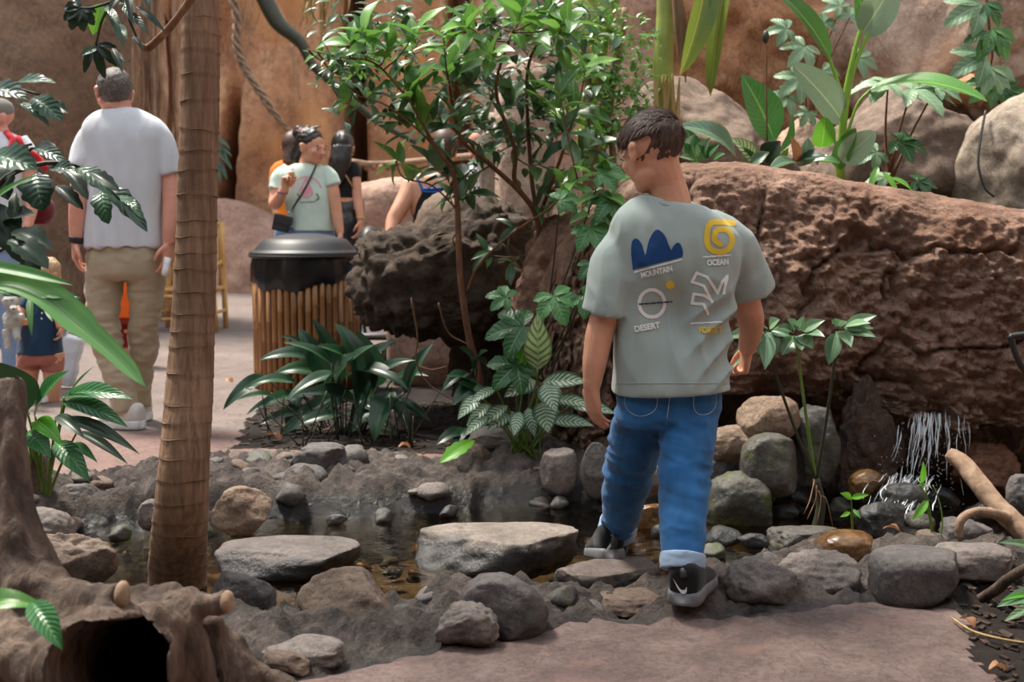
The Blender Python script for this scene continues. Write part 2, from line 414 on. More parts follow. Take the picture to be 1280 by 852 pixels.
# ---- overhanging dark crust left of the ledge: broad cap on a narrower foot
def lumps(P, seed, a=.05, b=.03, s=4):
    return a*fbm(P, s, 4, seed) + b*(.5-worley(P, s*2.6, seed)) + .35*b*(.5-worley(P, s*7, seed+3))
def boulder(name, c, r, mat, seed=0, sub=6, flat_bottom=None, amp=.12, box=.0, clump=.02, rot=0.0, facets=0, fine=.012):
    P, F = ico(sub); P = P.copy()
    if box: P = np.sign(P)*np.abs(P)**(1-box)
    rs = np.random.RandomState(seed)
    for _ in range(facets):
        n = rs.normal(size=3); n /= np.linalg.norm(n); d = rs.uniform(.62, .88); h = P@n-d; P = P - np.outer(np.clip(h, 0, None)*.93, n)
    r = np.array(r); m = r.mean(); Nn = P/np.linalg.norm(P, axis=1)[:, None]
    Q = P*r; d = amp*m*fbm(Q/m, 1.3, 4, seed) + clump*m*(.5-worley(Q/m, 5, seed)) + fine*m*fbm(Q/m, 9, 3, seed+9)
    Q = Q + Nn*d[:, None]
    if flat_bottom is not None: Q[:, 2] = np.maximum(Q[:, 2], flat_bottom*r[2])
    if rot:
        ca, sa = math.cos(rot), math.sin(rot); Q = Q @ np.array(((ca, sa, 0), (-sa, ca, 0), (0, 0, 1)))
    o = link(name, new_mesh(name, Q, F), mat); o.location = c
    return o
c = W(560, 350, 6.55)
over = empty('rock_overhang', (c.x, c.y, 0), 'dark crusted overhanging rock shelf beside the bamboo bin', 'rock')
P, F = ico(6); r = np.array((.50, .55, .30)); Q = np.sign(P)*np.abs(P)**.75*r; Q[:, 2] += .16*np.clip(P[:, 0], 0, 1)*np.clip(P[:, 2], 0, 1)+.05*P[:, 2]*(P[:, 0] > 0)
Nn = P/np.linalg.norm(P, axis=1)[:, None]; Q = Q + Nn*(lumps(Q, 12, .09, .07, 4.5)+.02*fbm(Q, 22, 3, 4))[:, None]
Q[:, 2] += c.z
child('shelf', new_mesh('shelf', Q+np.array((c.x, c.y, 0)), F), M_CAVE, over)
P, F = ico(5); Q = P*np.array((.40, .38, .72)); Q[:, 2] += .25; Q += (P*lumps(Q, 15, .08, .05, 4)[:, None]); Q += np.array((c.x+.42, c.y+.22, 0))
child('foot', new_mesh('foot', Q, F), M_CAVE, over)
P, F = ico(5); Q = np.sign(P)*np.abs(P)**.85*np.array((.22, .24, .26)); Q += P*lumps(Q, 25, .04, .02, 4)[:, None]; k = W(565, 300, 6.6); Q += np.array(k[:])
M_CAP = rock_mat('capstone_brown', rgb(92, 74, 60), rgb(116, 96, 80), rgb(136, 116, 98), scale=4, rough=.85, bump=.4, bdist=.01)
child('capstone', new_mesh('capstone', Q, F), M_CAP, over)

# ---- far cave wall with tall clefts, and the near left wall
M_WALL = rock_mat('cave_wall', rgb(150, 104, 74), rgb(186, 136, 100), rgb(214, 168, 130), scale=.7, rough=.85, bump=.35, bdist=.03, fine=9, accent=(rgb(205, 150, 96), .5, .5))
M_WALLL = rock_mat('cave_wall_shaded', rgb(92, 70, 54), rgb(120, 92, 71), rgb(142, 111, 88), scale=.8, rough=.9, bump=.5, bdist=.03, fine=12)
M_BENCH = rock_mat('bench_rock', rgb(150, 116, 98), rgb(176, 142, 124), rgb(196, 164, 146), scale=1.3, rough=.9, bump=.5, bdist=.03, fine=14)
M_TANROCK = rock_mat('tan_rock', rgb(150, 118, 100), rgb(188, 158, 138), rgb(212, 188, 168), scale=1.6, rough=.85, bump=.5, bdist=.02, fine=22, accent=(rgb(196, 140, 100), 1.1, .56))
D_FAR = 20.0
def X(px, d): return W(px, 278, d).x
def Z(py, d): return W(640, py, d).z
def farwall(U, V):
    px = 640+U*F_PX/D_FAR; P = np.stack([U, 0*U, V], 1)
    y = D_FAR + .9*fbm(P*np.array((1, 1, .35)), .35, 3, 60) + .25*fbm(P*np.array((1, 1, .5)), 1.4, 3, 61)
    # pillars bulge out, clefts cut in; the clefts lean as they rise
    for cxp, wd, dp, lean, ztop in ((243, 22, 2.6, .05, 3.9), (287, 9, 2.4, .16, 2.6), (446, 11, 3.0, .0, 9.0), (222, 12, 1.6, 0, 9), (575, 12, 2.0, 0, 9)):
        cc = px - cxp - lean*(V-1.0)*F_PX/D_FAR
        y = y + dp*np.exp(-(cc/wd)**4)*(1/(1+np.exp((V-ztop)*4)))
    for cxp, wd, dp, lean in ((412, 26, 1.1, 0), (350, 45, .8, 0), (250, 14, .5, 0)):
        y = y - dp*np.exp(-((px-cxp)/wd)**2)
    y = y - 1.3*(1/(1+np.exp(-(V-(4.2+.5*np.sin(U*1.3)))*5)))*np.exp(-((px-270)/60)**4)   # overhanging brow
    return np.stack([U, y, V], 1)
struct(sheet('wall_far', farwall, np.linspace(-12, 12, 360), np.linspace(-.2, 9, 150), M_WALL), 'tall ochre cave wall with dark vertical clefts')
def leftwall(U, V):
    P = np.stack([U, 0*U, V], 1)
    y = 12.5 + 1.0*np.clip(U+5.2, 0, 9)**1.5 + .5*fbm(P, .5, 3, 70) + .06*fbm(P, 3, 4, 71)
    return np.stack([U, y, V], 1)
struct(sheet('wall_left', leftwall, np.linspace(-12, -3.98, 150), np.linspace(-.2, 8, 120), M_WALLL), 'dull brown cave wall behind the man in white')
def bench(U, V):
    px = 640+U*F_PX/18.5; top = 1.26+.08*fbm(np.stack([U, 0*U, 0*U], 1), 1.1, 3, 80)+.12*np.sin(U*2.4); a = V*math.pi*.75
    P = np.stack([U, 18.9-.9*np.sin(np.clip(a, 0, 1.57))-.25*V, top*np.cos(np.clip(a, 0, 1.57)) - .3*(a > 1.57)], 1)
    d = .16*fbm(P, .9, 4, 81)+.05*(.5-worley(P, 2, 8)); P[:, 1] -= d; P[:, 2] += .5*d
    return P
struct(sheet('wall_bench', bench, np.linspace(-8, 3, 240), np.linspace(0, 1, 60), M_BENCH), 'low rounded rock wall at the foot of the ochre cave wall')
# unseen hall walls, added so that light comes mainly from above
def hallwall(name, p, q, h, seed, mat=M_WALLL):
    p, q = Vector(p), Vector(q); L = (q-p).length; t = (q-p)/L; n = Vector((-t.y, t.x, 0))
    def fn(U, V):
        d = .35*fbm(np.stack([U, V, 0*U+seed], 1), .5, 4, seed)
        return np.stack([p.x+t.x*U+n.x*d, p.y+t.y*U+n.y*d, V], 1)
    struct(sheet(name, fn, np.linspace(0, L, 60), np.linspace(-.2, h, 40), mat))
struct(sheet('shade_vault', lambda u, v: np.stack([u, v, 4.9+.25*fbm(np.stack([u, v, 0*u], 1), .6, 4, 5)], 1), np.linspace(-11, 7.2, 60), np.linspace(-5.2, -1.8, 30), M_WALLL), 'added unseen rock vault that shades the near end of the hall')  # unseen vault, added to keep daylight off the foreground
hallwall('wall_rear_added', (-11, -5, 0), (11, -5, 0), 5.0, 90); hallwall('wall_west_added', (-11, -5, 0), (-11.5, 14, 0), 6.5, 91); hallwall('wall_east_added', (7, -5, 0), (7, 9, 0), 6.5, 92, M_TANROCK)
# ---- rocks behind the raised planter
def backrock(name, px, py, d, rx, ry, rz, mat, seed, label, **k):
    o = boulder(name, W(px, py, d), (rx, ry, rz), mat, seed, **k); tag(o, label, 'rock'); return o
M_ORANGE = rock_mat('orange_rock', rgb(150, 98, 66), rgb(196, 144, 106), rgb(220, 178, 142), scale=2, rough=.9, bump=.6, bdist=.02, fine=25)
M_BROWNB = rock_mat('brown_boulder', rgb(96, 78, 66), rgb(124, 104, 90), rgb(146, 126, 110), scale=2.5, rough=.85, bump=.4, bdist=.012, fine=30)
M_GREYB = rock_mat('grey_boulder', rgb(124, 110, 96), rgb(152, 136, 120), rgb(176, 160, 142), scale=2.2, rough=.8, bump=.4, bdist=.012, fine=30, accent=(rgb(214, 206, 196), 3.0, .66))
def rwall(U, V):
    P = np.stack([U, 0*U, V], 1)
    y = 7.6 + .35*fbm(P, .8, 4, 100) + .1*fbm(P, 3.5, 4, 101) - .5*np.exp(-((U-3.1)/.7)**2)*np.clip((V-1.4)/.6, 0, 1) + .25*np.exp(-((U-1.7)/.25)**2)
    y = y - .12*np.abs(fbm(P, 2.2, 3, 102)); y = y+.06*(.5-worley(P, 5, 9))
    return np.stack([U, y, V], 1)
struct(sheet('wall_right', rwall, np.linspace(.9, 6, 260), np.linspace(.2, 5.0, 200), M_ORANGE), 'orange tan rock wall behind the raised planter')
backrock('pale_rock_face', 1190, 40, 7.25, .75, .5, .85, M_TANROCK, 31, 'big pale tan rock face with climbing vine above the planter', amp=.3, box=.35, clump=.10, facets=7, fine=.03)
backrock('overhead_rock', 1310, 50, 6.75, .42, .4, .5, M_TANROCK, 32, 'pale rounded rock bulge above the dark crevice', amp=.3, facets=5, box=.2, fine=.03)
backrock('brown_boulder', 1120, 215, 6.45, .40, .35, .50, M_BROWNB, 133, 'smooth brown boulder behind the large leaves on the planter', amp=.3, clump=.02, facets=6, box=.15)
backrock('grey_boulder', 1318, 236, 6.0, .44, .4, .48, M_GREYB, 34, 'smooth grey boulder with white patch and thin black cable', amp=.2, clump=.0, facets=4)
o_ = backrock('leaning_boulder', 888, 190, 6.6, .50, .4, .36, M_BROWNB, 135, 'leaning dull brown boulder beside the banana stem', amp=.25, clump=.02, facets=6); o_.rotation_euler = (0, .5, 0)
backrock('capping_rock', 1215, 116, 6.62, .15, .16, .085, M_ORANGE, 36, 'small orange rock wedged between the two smooth boulders', amp=.3, facets=9, sub=5)
backrock('shelf_rock', 1010, 232, 6.85, .34, .24, .36, M_TANROCK, 137, 'pale sloping rock behind the paddle leaf stalks', amp=.3, facets=6, fine=.03)
# wall seen through the shrub, and stone pillars at its foot
def midwall(U, V):
    P = np.stack([U, 0*U, V], 1); y = 9.3 + .3*fbm(P, .7, 4, 110)+.1*fbm(P, 3, 4, 111) - .3*U
    return np.stack([U, y, V], 1)
struct(sheet('wall_middle', midwall, np.linspace(-.25, 2.2, 120), np.linspace(-.2, 5.0, 160), M_TANROCK), 'pale tan rock wall seen through the shrub')
backrock('stone_pillar', 655, 235, 7.3, .17, .2, .75, M_TANROCK, 41, 'pale rough stone pillar behind the shrub stems', amp=.15, box=.4)
backrock('narrow_pillar', 617, 255, 7.6, .085, .1, .55, M_GREYB, 42, 'narrow speckled stone pillar behind the shrub', amp=.15, box=.4)
backrock('low_rock_wall', 503, 285, 10.2, .5, .4, .42, M_BENCH, 43, 'low tan rock block behind the woman in the black vest', amp=.12, box=.4)
backrock('rust_mud_rock', 706, 400, 5.85, .25, .26, .50, M_LEDGE, 44, 'rusty clumpy mud rock behind the palmate leaves', amp=.2, clump=.12, fine=.03)
# ================================================================ STONES
def remesh(name, vf, voxel, smooth=4, fac=.5, fn=None, cut=None):
    """fuse overlapping closed shapes into one continuous skin"""
    me = new_mesh(name+'_raw', *vf); o = bpy.data.objects.new('tmp', me); COL.objects.link(o)
    m = o.modifiers.new('r', 'REMESH'); m.mode = 'VOXEL'; m.voxel_size = voxel; m.use_smooth_shade = True
    if smooth: s = o.modifiers.new('s', 'SMOOTH'); s.iterations = smooth; s.factor = fac
    if cut is not None:
        k = bpy.data.objects.new('tmp_cut', new_mesh('cut', *cut)); COL.objects.link(k); bo = o.modifiers.new('b', 'BOOLEAN'); bo.operation = 'DIFFERENCE'; bo.object = k; bo.solver = 'FAST'
    dg = bpy.context.evaluated_depsgraph_get(); r = bpy.data.meshes.new_from_object(o.evaluated_get(dg))
    bpy.data.objects.remove(o); bpy.data.meshes.remove(me)
    if cut is not None: bpy.data.objects.remove(k)
    if fn is not None:
        n = len(r.vertices); P = np.empty(n*3); r.vertices.foreach_get('co', P); P = P.reshape(-1, 3); N = np.empty(n*3); r.vertices.foreach_get('normal', N)
        r.vertices.foreach_set('co', fn(P, N.reshape(-1, 3)).ravel()); r.update()
    r.polygons.foreach_set('use_smooth', [True]*len(r.polygons)); r.name = name
    return r

S_PALE = rock_mat('stone_pale', rgb(96, 86, 81), rgb(121, 110, 104), rgb(142, 131, 124), scale=6, rough=.75, bump=.8, bdist=.008, wet=-.04)
S_GREY = rock_mat('stone_grey', rgb(70, 65, 64), rgb(92, 86, 84), rgb(113, 105, 102), scale=6, rough=.72, bump=.7, bdist=.008, wet=-.04)
S_BROWN = rock_mat('stone_brown', rgb(80, 64, 52), rgb(110, 91, 78), rgb(132, 113, 100), scale=6, rough=.75, bump=.8, bdist=.01, wet=-.05)
S_DARK = rock_mat('stone_dark_wet', rgb(26, 27, 28), rgb(54, 54, 54), rgb(92, 90, 88), scale=9, rough=.32, bump=.6, bdist=.012)
S_MOSS = rock_mat('stone_mossy', rgb(48, 46, 42), rgb(78, 74, 68), rgb(108, 102, 95), scale=7, rough=.5, bump=.6, bdist=.012, moss=(rgb(66, 76, 30), .52))
S_AMBER = rock_mat('stone_amber_wet', rgb(58, 38, 20), rgb(104, 74, 44), rgb(142, 108, 70), scale=6, rough=.22, bump=.3, bdist=.006)
S_RED = rock_mat('stone_rust_wet', rgb(58, 32, 20), rgb(98, 58, 36), rgb(130, 86, 58), scale=8, rough=.35, bump=.8, bdist=.015)
S_TAN = rock_mat('stone_tan', rgb(110, 88, 72), rgb(139, 115, 96), rgb(158, 136, 116), scale=6, rough=.8, bump=.8, bdist=.01)
S_STREAK = rock_mat('stone_streaked', rgb(50, 52, 58), rgb(82, 84, 92), rgb(150, 150, 156), scale=12, rough=.45, bump=.4, bdist=.008)

def stone(name, x0, y0, x1, y1, zb, mat, seed, label=None, deep=.8, box=.2, facets=7, amp=.16, rot=0.0, hk=1.0, tilt=0.0, sub=5, parent=None, flat=None, group=None, clump=.03, step=None):
    """stone whose seen outline spans the given photo rectangle and whose foot stands at height zb"""
    g = G((x0+x1)/2, y1, zb); s = F_PX/g.y
    w = (x1-x0)/s; dp = w*deep; y = g.y + dp*.45; s = F_PX/y; w = (x1-x0)/s
    h = max((y1-y0)/s - .55*dp*(CAM_H-zb)/y, .35*(y1-y0)/s)*hk
    P, F = ico(sub); P = np.sign(P)*np.abs(P)**(1-box); rs = np.random.RandomState(seed)
    for _ in range(facets):
        n = rs.normal(size=3); n /= np.linalg.norm(n); d = rs.uniform(.6, .86); k = P@n-d; P = P-np.outer(np.clip(k, 0, None)*.9, n)
    if flat: P[:, 2] = np.where(P[:, 2] > flat, flat+(P[:, 2]-flat)*.15, P[:, 2])
    Nn = P/np.linalg.norm(P, axis=1)[:, None]
    P = P + Nn*(amp*fbm(P, 1.2, 3, seed)+.35*amp*fbm(P, 4, 3, seed+5)+clump*(.5-worley(P, 4, seed))+.022*fbm(P, 9, 4, seed+7)+.03*(.1-np.abs(fbm(P, 2.6, 3, seed+8))))[:, None]
    P = P/np.abs(P).max(0)
    H = h*1.25; Q = P*np.array((w/2, dp/2, H/2)); cz = zb - .25*h + H/2 - .0
    R = Matrix.Rotation(rot, 3, 'Z') @ Matrix.Rotation(tilt, 3, 'Y'); Q = Q @ np.array(R).T
    if step: mat = rock_mat('step_'+str(seed), *step, scale=6, rough=.72, bump=.7, bdist=.01, wet=cz+Q[:, 2].max()-.028)
    o = link(name, new_mesh(name, Q, F), mat, parent); o.location = (W((x0+x1)/2, y1, y).x, y, cz)
    if label: tag(o, label, 'rock', group or {'stepping_stone': 'stepping stones across the stream', 'rim_stone': 'stones along the near stream rim', 'bank_stone': 'stones set in the far bank', 'round_boulder': 'boulders piled under the mud wall'}.get(name))
    return o
WZ = -.09
stone('stepping_stone', 268, 664, 458, 728, WZ, S_GREY, 1, 'long dark flat stepping stone in the stream beside the palm trunk', deep=.62, flat=.55, facets=4, amp=.08, box=.35, step=(rgb(80, 72, 68), rgb(104, 94, 89), rgb(122, 112, 106)))
stone('stepping_stone', 516, 646, 726, 720, WZ, S_PALE, 2, 'large pale flat topped stepping stone in midstream', deep=.6, flat=.5, facets=5, amp=.1, box=.3, step=(rgb(104, 94, 84), rgb(132, 120, 110), rgb(150, 138, 128)))
BOYSTONE = stone('stepping_stone', 676, 688, 834, 748, WZ+.03, S_BROWN, 3, 'flat brown stepping stone under the lifted heel of the boy', deep=.65, flat=.5, facets=4, amp=.07, box=.3, step=(rgb(84, 72, 66), rgb(108, 94, 87), rgb(124, 110, 102)))
stone('rim_stone', 370, 712, 502, 790, -.02, S_BROWN, 4, 'brown wedge shaped stone on the stream rim', deep=.65, facets=12, amp=.12, box=.0, hk=1.15)
stone('rim_stone', 572, 708, 688, 800, .0, S_GREY, 15, 'smooth grey humped stone on the stream rim beside the slab path', deep=.8, facets=5, amp=.12, box=.1)
stone('streaked_stone', 684, 728, 748, 758, -.06, S_STREAK, 6, 'small blue grey streaked stone between bank and stepping stone', deep=.8, facets=8)
stone('squared_stone', 1086, 680, 1210, 758, .0, S_GREY, 7, 'squared smooth dark grey stone at the corner of the slab path', deep=.75, box=.5, facets=3, amp=.07, clump=0)
stone('rim_stone', 1158, 674, 1280, 732, .02, S_PALE, 8, 'long pale cracked stone under the driftwood branch', deep=.6, facets=6, box=.3)
stone('rim_stone', 894, 692, 1006, 762, -.01, S_PALE, 9, 'lumpy pale brown rim stone beside the heel of the boy', deep=.8, facets=5, box=.15, clump=.08)
stone('rim_stone', 968, 680, 1078, 748, -.01, S_PALE, 10, 'pale crumbling rim stone beside the squared grey stone', deep=.7, facets=6, box=.15, clump=.12)
stone('amber_stone', 1018, 658, 1098, 712, .0, S_AMBER, 11, 'glossy wet amber round stone behind the crumbling rim stone', deep=.8, facets=1, amp=.06, clump=0)
stone('wet_stone', 1068, 622, 1138, 676, -.1, S_DARK, 12, 'glossy black wet stone below the waterfall', deep=.8, facets=6)
stone('amber_stone', 1058, 583, 1112, 622, -.02, S_AMBER, 13, 'wet amber stone splashed by the waterfall', deep=.8, facets=3, clump=0)
stone('mossy_stone', 878, 584, 972, 664, -.1, S_MOSS, 14, 'large mossy wet stone at the stream edge below the mud wall', deep=.8, facets=5)
stone('mossy_stone', 896, 630, 938, 662, -.1, S_MOSS, 16, 'small mossy stone standing in the stream', deep=.8, facets=6)
stone('round_boulder', 924, 538, 1002, 612, .05, S_MOSS, 17, 'dark round boulder with moss under the mud wall', deep=.9, facets=2, amp=.08, clump=0)
stone('round_boulder', 920, 490, 1000, 546, .22, S_TAN, 18, 'pale tan rounded boulder topmost of the pile under the mud wall', deep=.8, facets=4, amp=.1)
stone('tan_slab', 884, 528, 984, 578, .12, S_TAN, 19, 'tan slab wedged between boulders under the mud wall', deep=.7, facets=7, box=.25)
stone('round_boulder', 984, 502, 1048, 596, .05, S_MOSS, 20, 'dark upright boulder behind the stems of the lobed plant', deep=.9, facets=3)
stone('oval_stone', 674, 550, 724, 612, -.02, S_PALE, 21, 'upright oval pale stone set in the far stream rim', deep=.7, facets=2, amp=.06, box=.0, clump=0)
stone('oval_stone', 724, 550, 766, 614, -.02, S_GREY, 22, 'upright oval grey stone set in the far stream rim', deep=.7, facets=2, amp=.06, box=.0, clump=0)
stone('flat_slab', 584, 531, 682, 562, .06, S_PALE, 23, 'flat pale slab at the foot of the variegated plant', deep=.6, box=.4, facets=5)
stone('block_stone', 364, 552, 432, 588, .05, S_GREY, 24, 'small dark squared block on the far stream rim', deep=.7, box=.4, facets=4)
stone('bank_stone', 262, 603, 342, 664, -.06, S_TAN, 25, 'pale craggy stone in the far bank beside the palm trunk', deep=.6, facets=9, box=.1)
stone('bank_stone', 172, 620, 206, 658, -.03, S_PALE, 26, 'small smooth pale stone behind the palm trunk', deep=.8, facets=3)
stone('bank_stone', 60, 602, 132, 644, -.02, S_GREY, 27, 'dark angular stone at the foot of the broad leaved plant', deep=.7, facets=7)
stone('bank_stone', 12, 630, 96, 694, -.05, S_PALE, 28, 'pale worn stone behind the driftwood stump', deep=.7, facets=6)
stone('crag_stone', 26, 648, 150, 738, -.05, S_BROWN, 29, 'craggy layered brown stone leaning beside the driftwood stump', deep=.5, facets=12, box=.0, clump=.1, amp=.22)
stone('rim_stone', 326, 784, 436, 838, .0, S_PALE, 30, 'broad pale flat stone in the rim next to the driftwood roots', deep=.7, box=.3, facets=7, hk=.8)
stone('rim_stone', 252, 708, 346, 776, -.05, S_GREY, 31, 'grey angular stone between palm trunk and stump', deep=.7, facets=10)
stone('rim_stone', 326, 806, 398, 848, .0, S_BROWN, 32, 'small brown stone at the tip of the driftwood root', deep=.8, facets=6)
stone('crag_stone', 536, 748, 626, 814, .0, S_PALE, 33, 'pale craggy split stone in the rim beside the humped stone', deep=.7, facets=12, clump=.1, amp=.2)
stone('far_stone', 796, 562, 836, 618, .0, S_TAN, 34, 'tan stone behind the jeans of the boy', deep=.8, facets=6)
stone('far_stone', 786, 626, 838, 666, -.1, S_AMBER, 35, 'wet brown stone in the stream behind the boy', deep=.7, facets=5)
stone('far_stone', 880, 566, 914, 606, .02, S_GREY, 36, 'small grey stone beside the mossy stone', deep=.8, facets=3)
stone('wet_stone', 956, 648, 1052, 690, -.1, S_MOSS, 37, 'low wet flat stone in the stream before the mossy stone', deep=.6, facets=5, flat=.5)
stone('rust_stone', 1190, 548, 1276, 612, .0, S_RED, 38, 'rusty wet rock beside the waterfall', deep=.8, facets=9, clump=.1)
stone('corner_stone', 1256, 588, 1310, 640, .02, S_GREY, 39, 'grey stone behind the driftwood branch', deep=.8, facets=5)
stone('wet_stone', 1170, 640, 1240, 690, -.03, S_GREY, 40, 'wet grey stone under the loop of the driftwood branch', deep=.8, facets=5)
stone('back_stone', 760, 545, 800, 590, .0, S_TAN, 43, 'tan stone set beside the upright oval grey stone', deep=.8, facets=6)
stone('clay_block', 0, 552, 66, 640, .0, S_BROWN, 41, 'smooth brown clay block below the broad leaved plant', deep=.7, facets=3, box=.4, clump=.04)
stone('rim_stone', 744, 730, 838, 772, -.02, S_BROWN, 42, 'low tan stone end sunk in the rim before the boy', deep=.8, facets=5, flat=.5)
# small stones bedded in the stream and its rims: parts of the bed
rs = np.random.RandomState(5); pebm = []
for k in range(6):
    P, F = ico(3); Q = P.copy(); r_ = np.random.RandomState(40+k)
    for _ in range(7):
        n = r_.normal(size=3); n /= np.linalg.norm(n); h = Q@n-r_.uniform(.6, .88); Q = Q-np.outer(np.clip(h, 0, None)*.9, n)
    Q = Q*np.array((1, r_.uniform(.65, .95), r_.uniform(.5, .75)))+P*(.15*fbm(P, 1.5, 3, 50+k)+.05*fbm(P, 5, 3, 80+k))[:, None]
    pebm.append([new_mesh('pebble', Q, F) for _ in range(3)])
    for me, mt in zip(pebm[-1], (S_DARK, S_AMBER, S_MOSS)): me.materials.append(mt)
def pebble(px, py, r, z, mi, parent):
    g = G(px, py, z); o = link('pebble', pebm[rs.randint(6)][mi], None, parent); o.location = (g.x, g.y, z); o.scale = (r, r, r); o.rotation_euler = (rs.uniform(-.3, .3), rs.uniform(-.3, .3), rs.uniform(0, 6))
for k in range(120):
    px = rs.uniform(90, 1130); t = (px-90)/1040; ya = np.interp(px, (90, 280, 560, 780, 1000, 1130), (700, 674, 662, 648, 622, 604)); yb = np.interp(px, (90, 360, 700, 900, 1130), (736, 744, 736, 700, 668))
    pebble(px, rs.uniform(ya, yb), rs.uniform(.018, .05), -.20+rs.uniform(0, .05), rs.choice((0, 1, 1, 2)), ZOBJ['stream_bed'])
for px, py, r in ((850, 640, .05), (870, 668, .06), (905, 672, .07), (845, 622, .06), (760, 620, .05), (700, 628, .05), (980, 640, .06), (1010, 622, .07), (1030, 606, .06), (1050, 632, .05), (940, 676, .06), (890, 690, .05), (955, 622, .06), (830, 664, .05), (1000, 596, .06), (560, 640, .05), (480, 646, .05), (420, 650, .045), (250, 664, .06), (150, 668, .05), (120, 680, .06), (1150, 650, .06), (1100, 632, .05), (1120, 612, .06), (1180, 624, .07), (1230, 640, .07), (1060, 560, .07), (1030, 585, .07), (1085, 570, .06)):
    pebble(px, py, r, -.07, rs.choice((0, 0, 2)), ZOBJ['stream_bed'])

# stones bedded in the mortar of both rims
stm = []
for k in range(6):
    P, F = ico(3); Q = P.copy(); r_ = np.random.RandomState(90+k)
    for _ in range(8):
        n = r_.normal(size=3); n /= np.linalg.norm(n); h = Q@n-r_.uniform(.6, .85); Q = Q-np.outer(np.clip(h, 0, None)*.9, n)
    Q = Q*np.array((1, r_.uniform(.7, 1), r_.uniform(.5, .75)))+P*(.12*fbm(P, 1.6, 3, 60+k)+.04*fbm(P, 6, 3, 70+k))[:, None]; stm.append([new_mesh('stone', Q, F) for _ in range(4)])
    for me, mt in zip(stm[-1], (S_PALE, S_BROWN, S_GREY, S_MOSS)): me.materials.append(mt)
def bedded(par, ya, yb, x0, x1, n, r0, r1):
    for k in range(n):
        x = rs.uniform(x0, x1); t = rs.uniform(.12, .95); y = float(interp(x, ya)*(1-t)+interp(x, yb)*t); r = rs.uniform(r0, r1)
        o = link('stone', stm[rs.randint(6)][rs.choice((0, 1, 1, 2, 2, 3))], None, par); o.location = (x, y, gz(x, y)-.28*r); o.scale = (r, r, r); o.rotation_euler = (rs.uniform(-.4, .4), rs.uniform(-.4, .4), rs.uniform(0, 6))
bedded(ZOBJ['bank_near'], Y1, Y2, -1.1, 1.6, 46, .02, .055); bedded(ZOBJ['bank_far'], Y3, Y4, -1.9, .5, 52, .03, .09)
# ================================================================ TRUNKS, DRIFTWOOD, BIN, CHAIR, STROLLER, WATERFALL
def bark_mat(name, a, b, c, stretch=(8, 8, 1.2), bump=.6, dist=.01, rough=.85, fine=40, world=False):
    m = NT(name); v = m.coords(stretch, world=world); n = m.noise(v, 4, 6, .65, .4); n2 = m.noise(m.coords((1, 1, 1), world=world), 2.2, 4)
    col = m.mix(m.maprange(n2, .35, .7, 0, .5), m.ramp(n, [(.3, a), (.5, b), (.7, c)]), a); m.set(Base_Color=col, Roughness=rough)
    m.bump(n, bump, dist); return m.m
M_PALM = bark_mat('palm_bark', rgb(96, 70, 53), rgb(140, 108, 84), rgb(170, 136, 108), (14, 14, 1.6), .7, .006)
M_RING = bark_mat('palm_ring', rgb(84, 64, 50), rgb(120, 96, 76), rgb(150, 124, 102), (4, 4, 4), .5, .006)
M_DRIFT = bark_mat('driftwood', rgb(42, 32, 27), rgb(92, 74, 62), rgb(128, 107, 92), (7, 7, 1.4), 1.0, .014, world=True)
M_DRIFTP = bark_mat('driftwood_pale', rgb(112, 88, 69), rgb(150, 123, 100), rgb(180, 154, 130), (6, 6, 6), .5, .006)
M_ROOT = bark_mat('aerial_root', rgb(92, 64, 46), rgb(150, 112, 84), rgb(194, 160, 130), (4, 4, .8), .6, .01)
M_STRAW = bark_mat('dry_frond', rgb(140, 112, 70), rgb(180, 150, 98), rgb(206, 180, 130), (6, 6, 1), .3, .004)
M_TWIG = bark_mat('twig', rgb(70, 46, 30), rgb(112, 74, 48), rgb(144, 100, 68), (8, 8, 2), .4, .004)
M_GREENSTEM = plain('green_stem', rgb(104, 130, 52), .5, .2, 20)
M_DARKSTEM = plain('dark_stem', rgb(48, 50, 32), .55, .2, 20)

# ---- palm trunk with leaf-scar rings
base = G(222, 745, -.02); tp = empty('palm_tree', (base.x, base.y, -.1), 'slim ringed palm trunk rising from the near bank of the stream', 'tree')
path = smooth_path([G(221, 752, -.16), W(226, 640, 3.42), W(240, 430, 3.44), W(248, 200, 3.45), W(252, -20, 3.46), W(258, -420, 3.5), W(262, -800, 3.55)], 420)
def trunk_r(p):
    return float(np.interp(p.z, (-.2, .0, .3, .75, 1.3, 1.8, 4.2), (.094, .088, .074, .062, .055, .052, .048)))
TRUNK_TOP = path[-1].copy(); rsd = np.random.RandomState(3); rings = []; z = .02
while z < 4.3: rings.append((z, rsd.uniform(-.25, .25), rsd.uniform(0, 6.28))); z += rsd.uniform(.038, .085)
V = []; seg = 40; T = Vector((0, 0, 1))
for p in path:
    for s in range(seg):
        a = 2*math.pi*s/seg; r = trunk_r(p)
        for zr, tl, ph in rings:
            zz = p.z - zr - tl*.03*math.sin(a+ph)
            if -.03 < zz < .03: r += .0016*math.exp(-(zz/.004)**2) - .001*math.exp(-((zz+.012)/.008)**2)
        V.append((p.x+r*math.cos(a), p.y+r*math.sin(a), p.z))
V = np.array(V); Nn = V.copy()
V[:, :2] += (V[:, :2]-np.repeat(np.array([p[:2] for p in path]), seg, 0))*(.05*fbm(V*np.array((1, 1, .5)), 14, 3, 3))[:, None]
child('trunk', new_mesh('trunk', V, grid_faces(len(path), seg, closed_v=True)), M_PALM, tp)
ringm = None
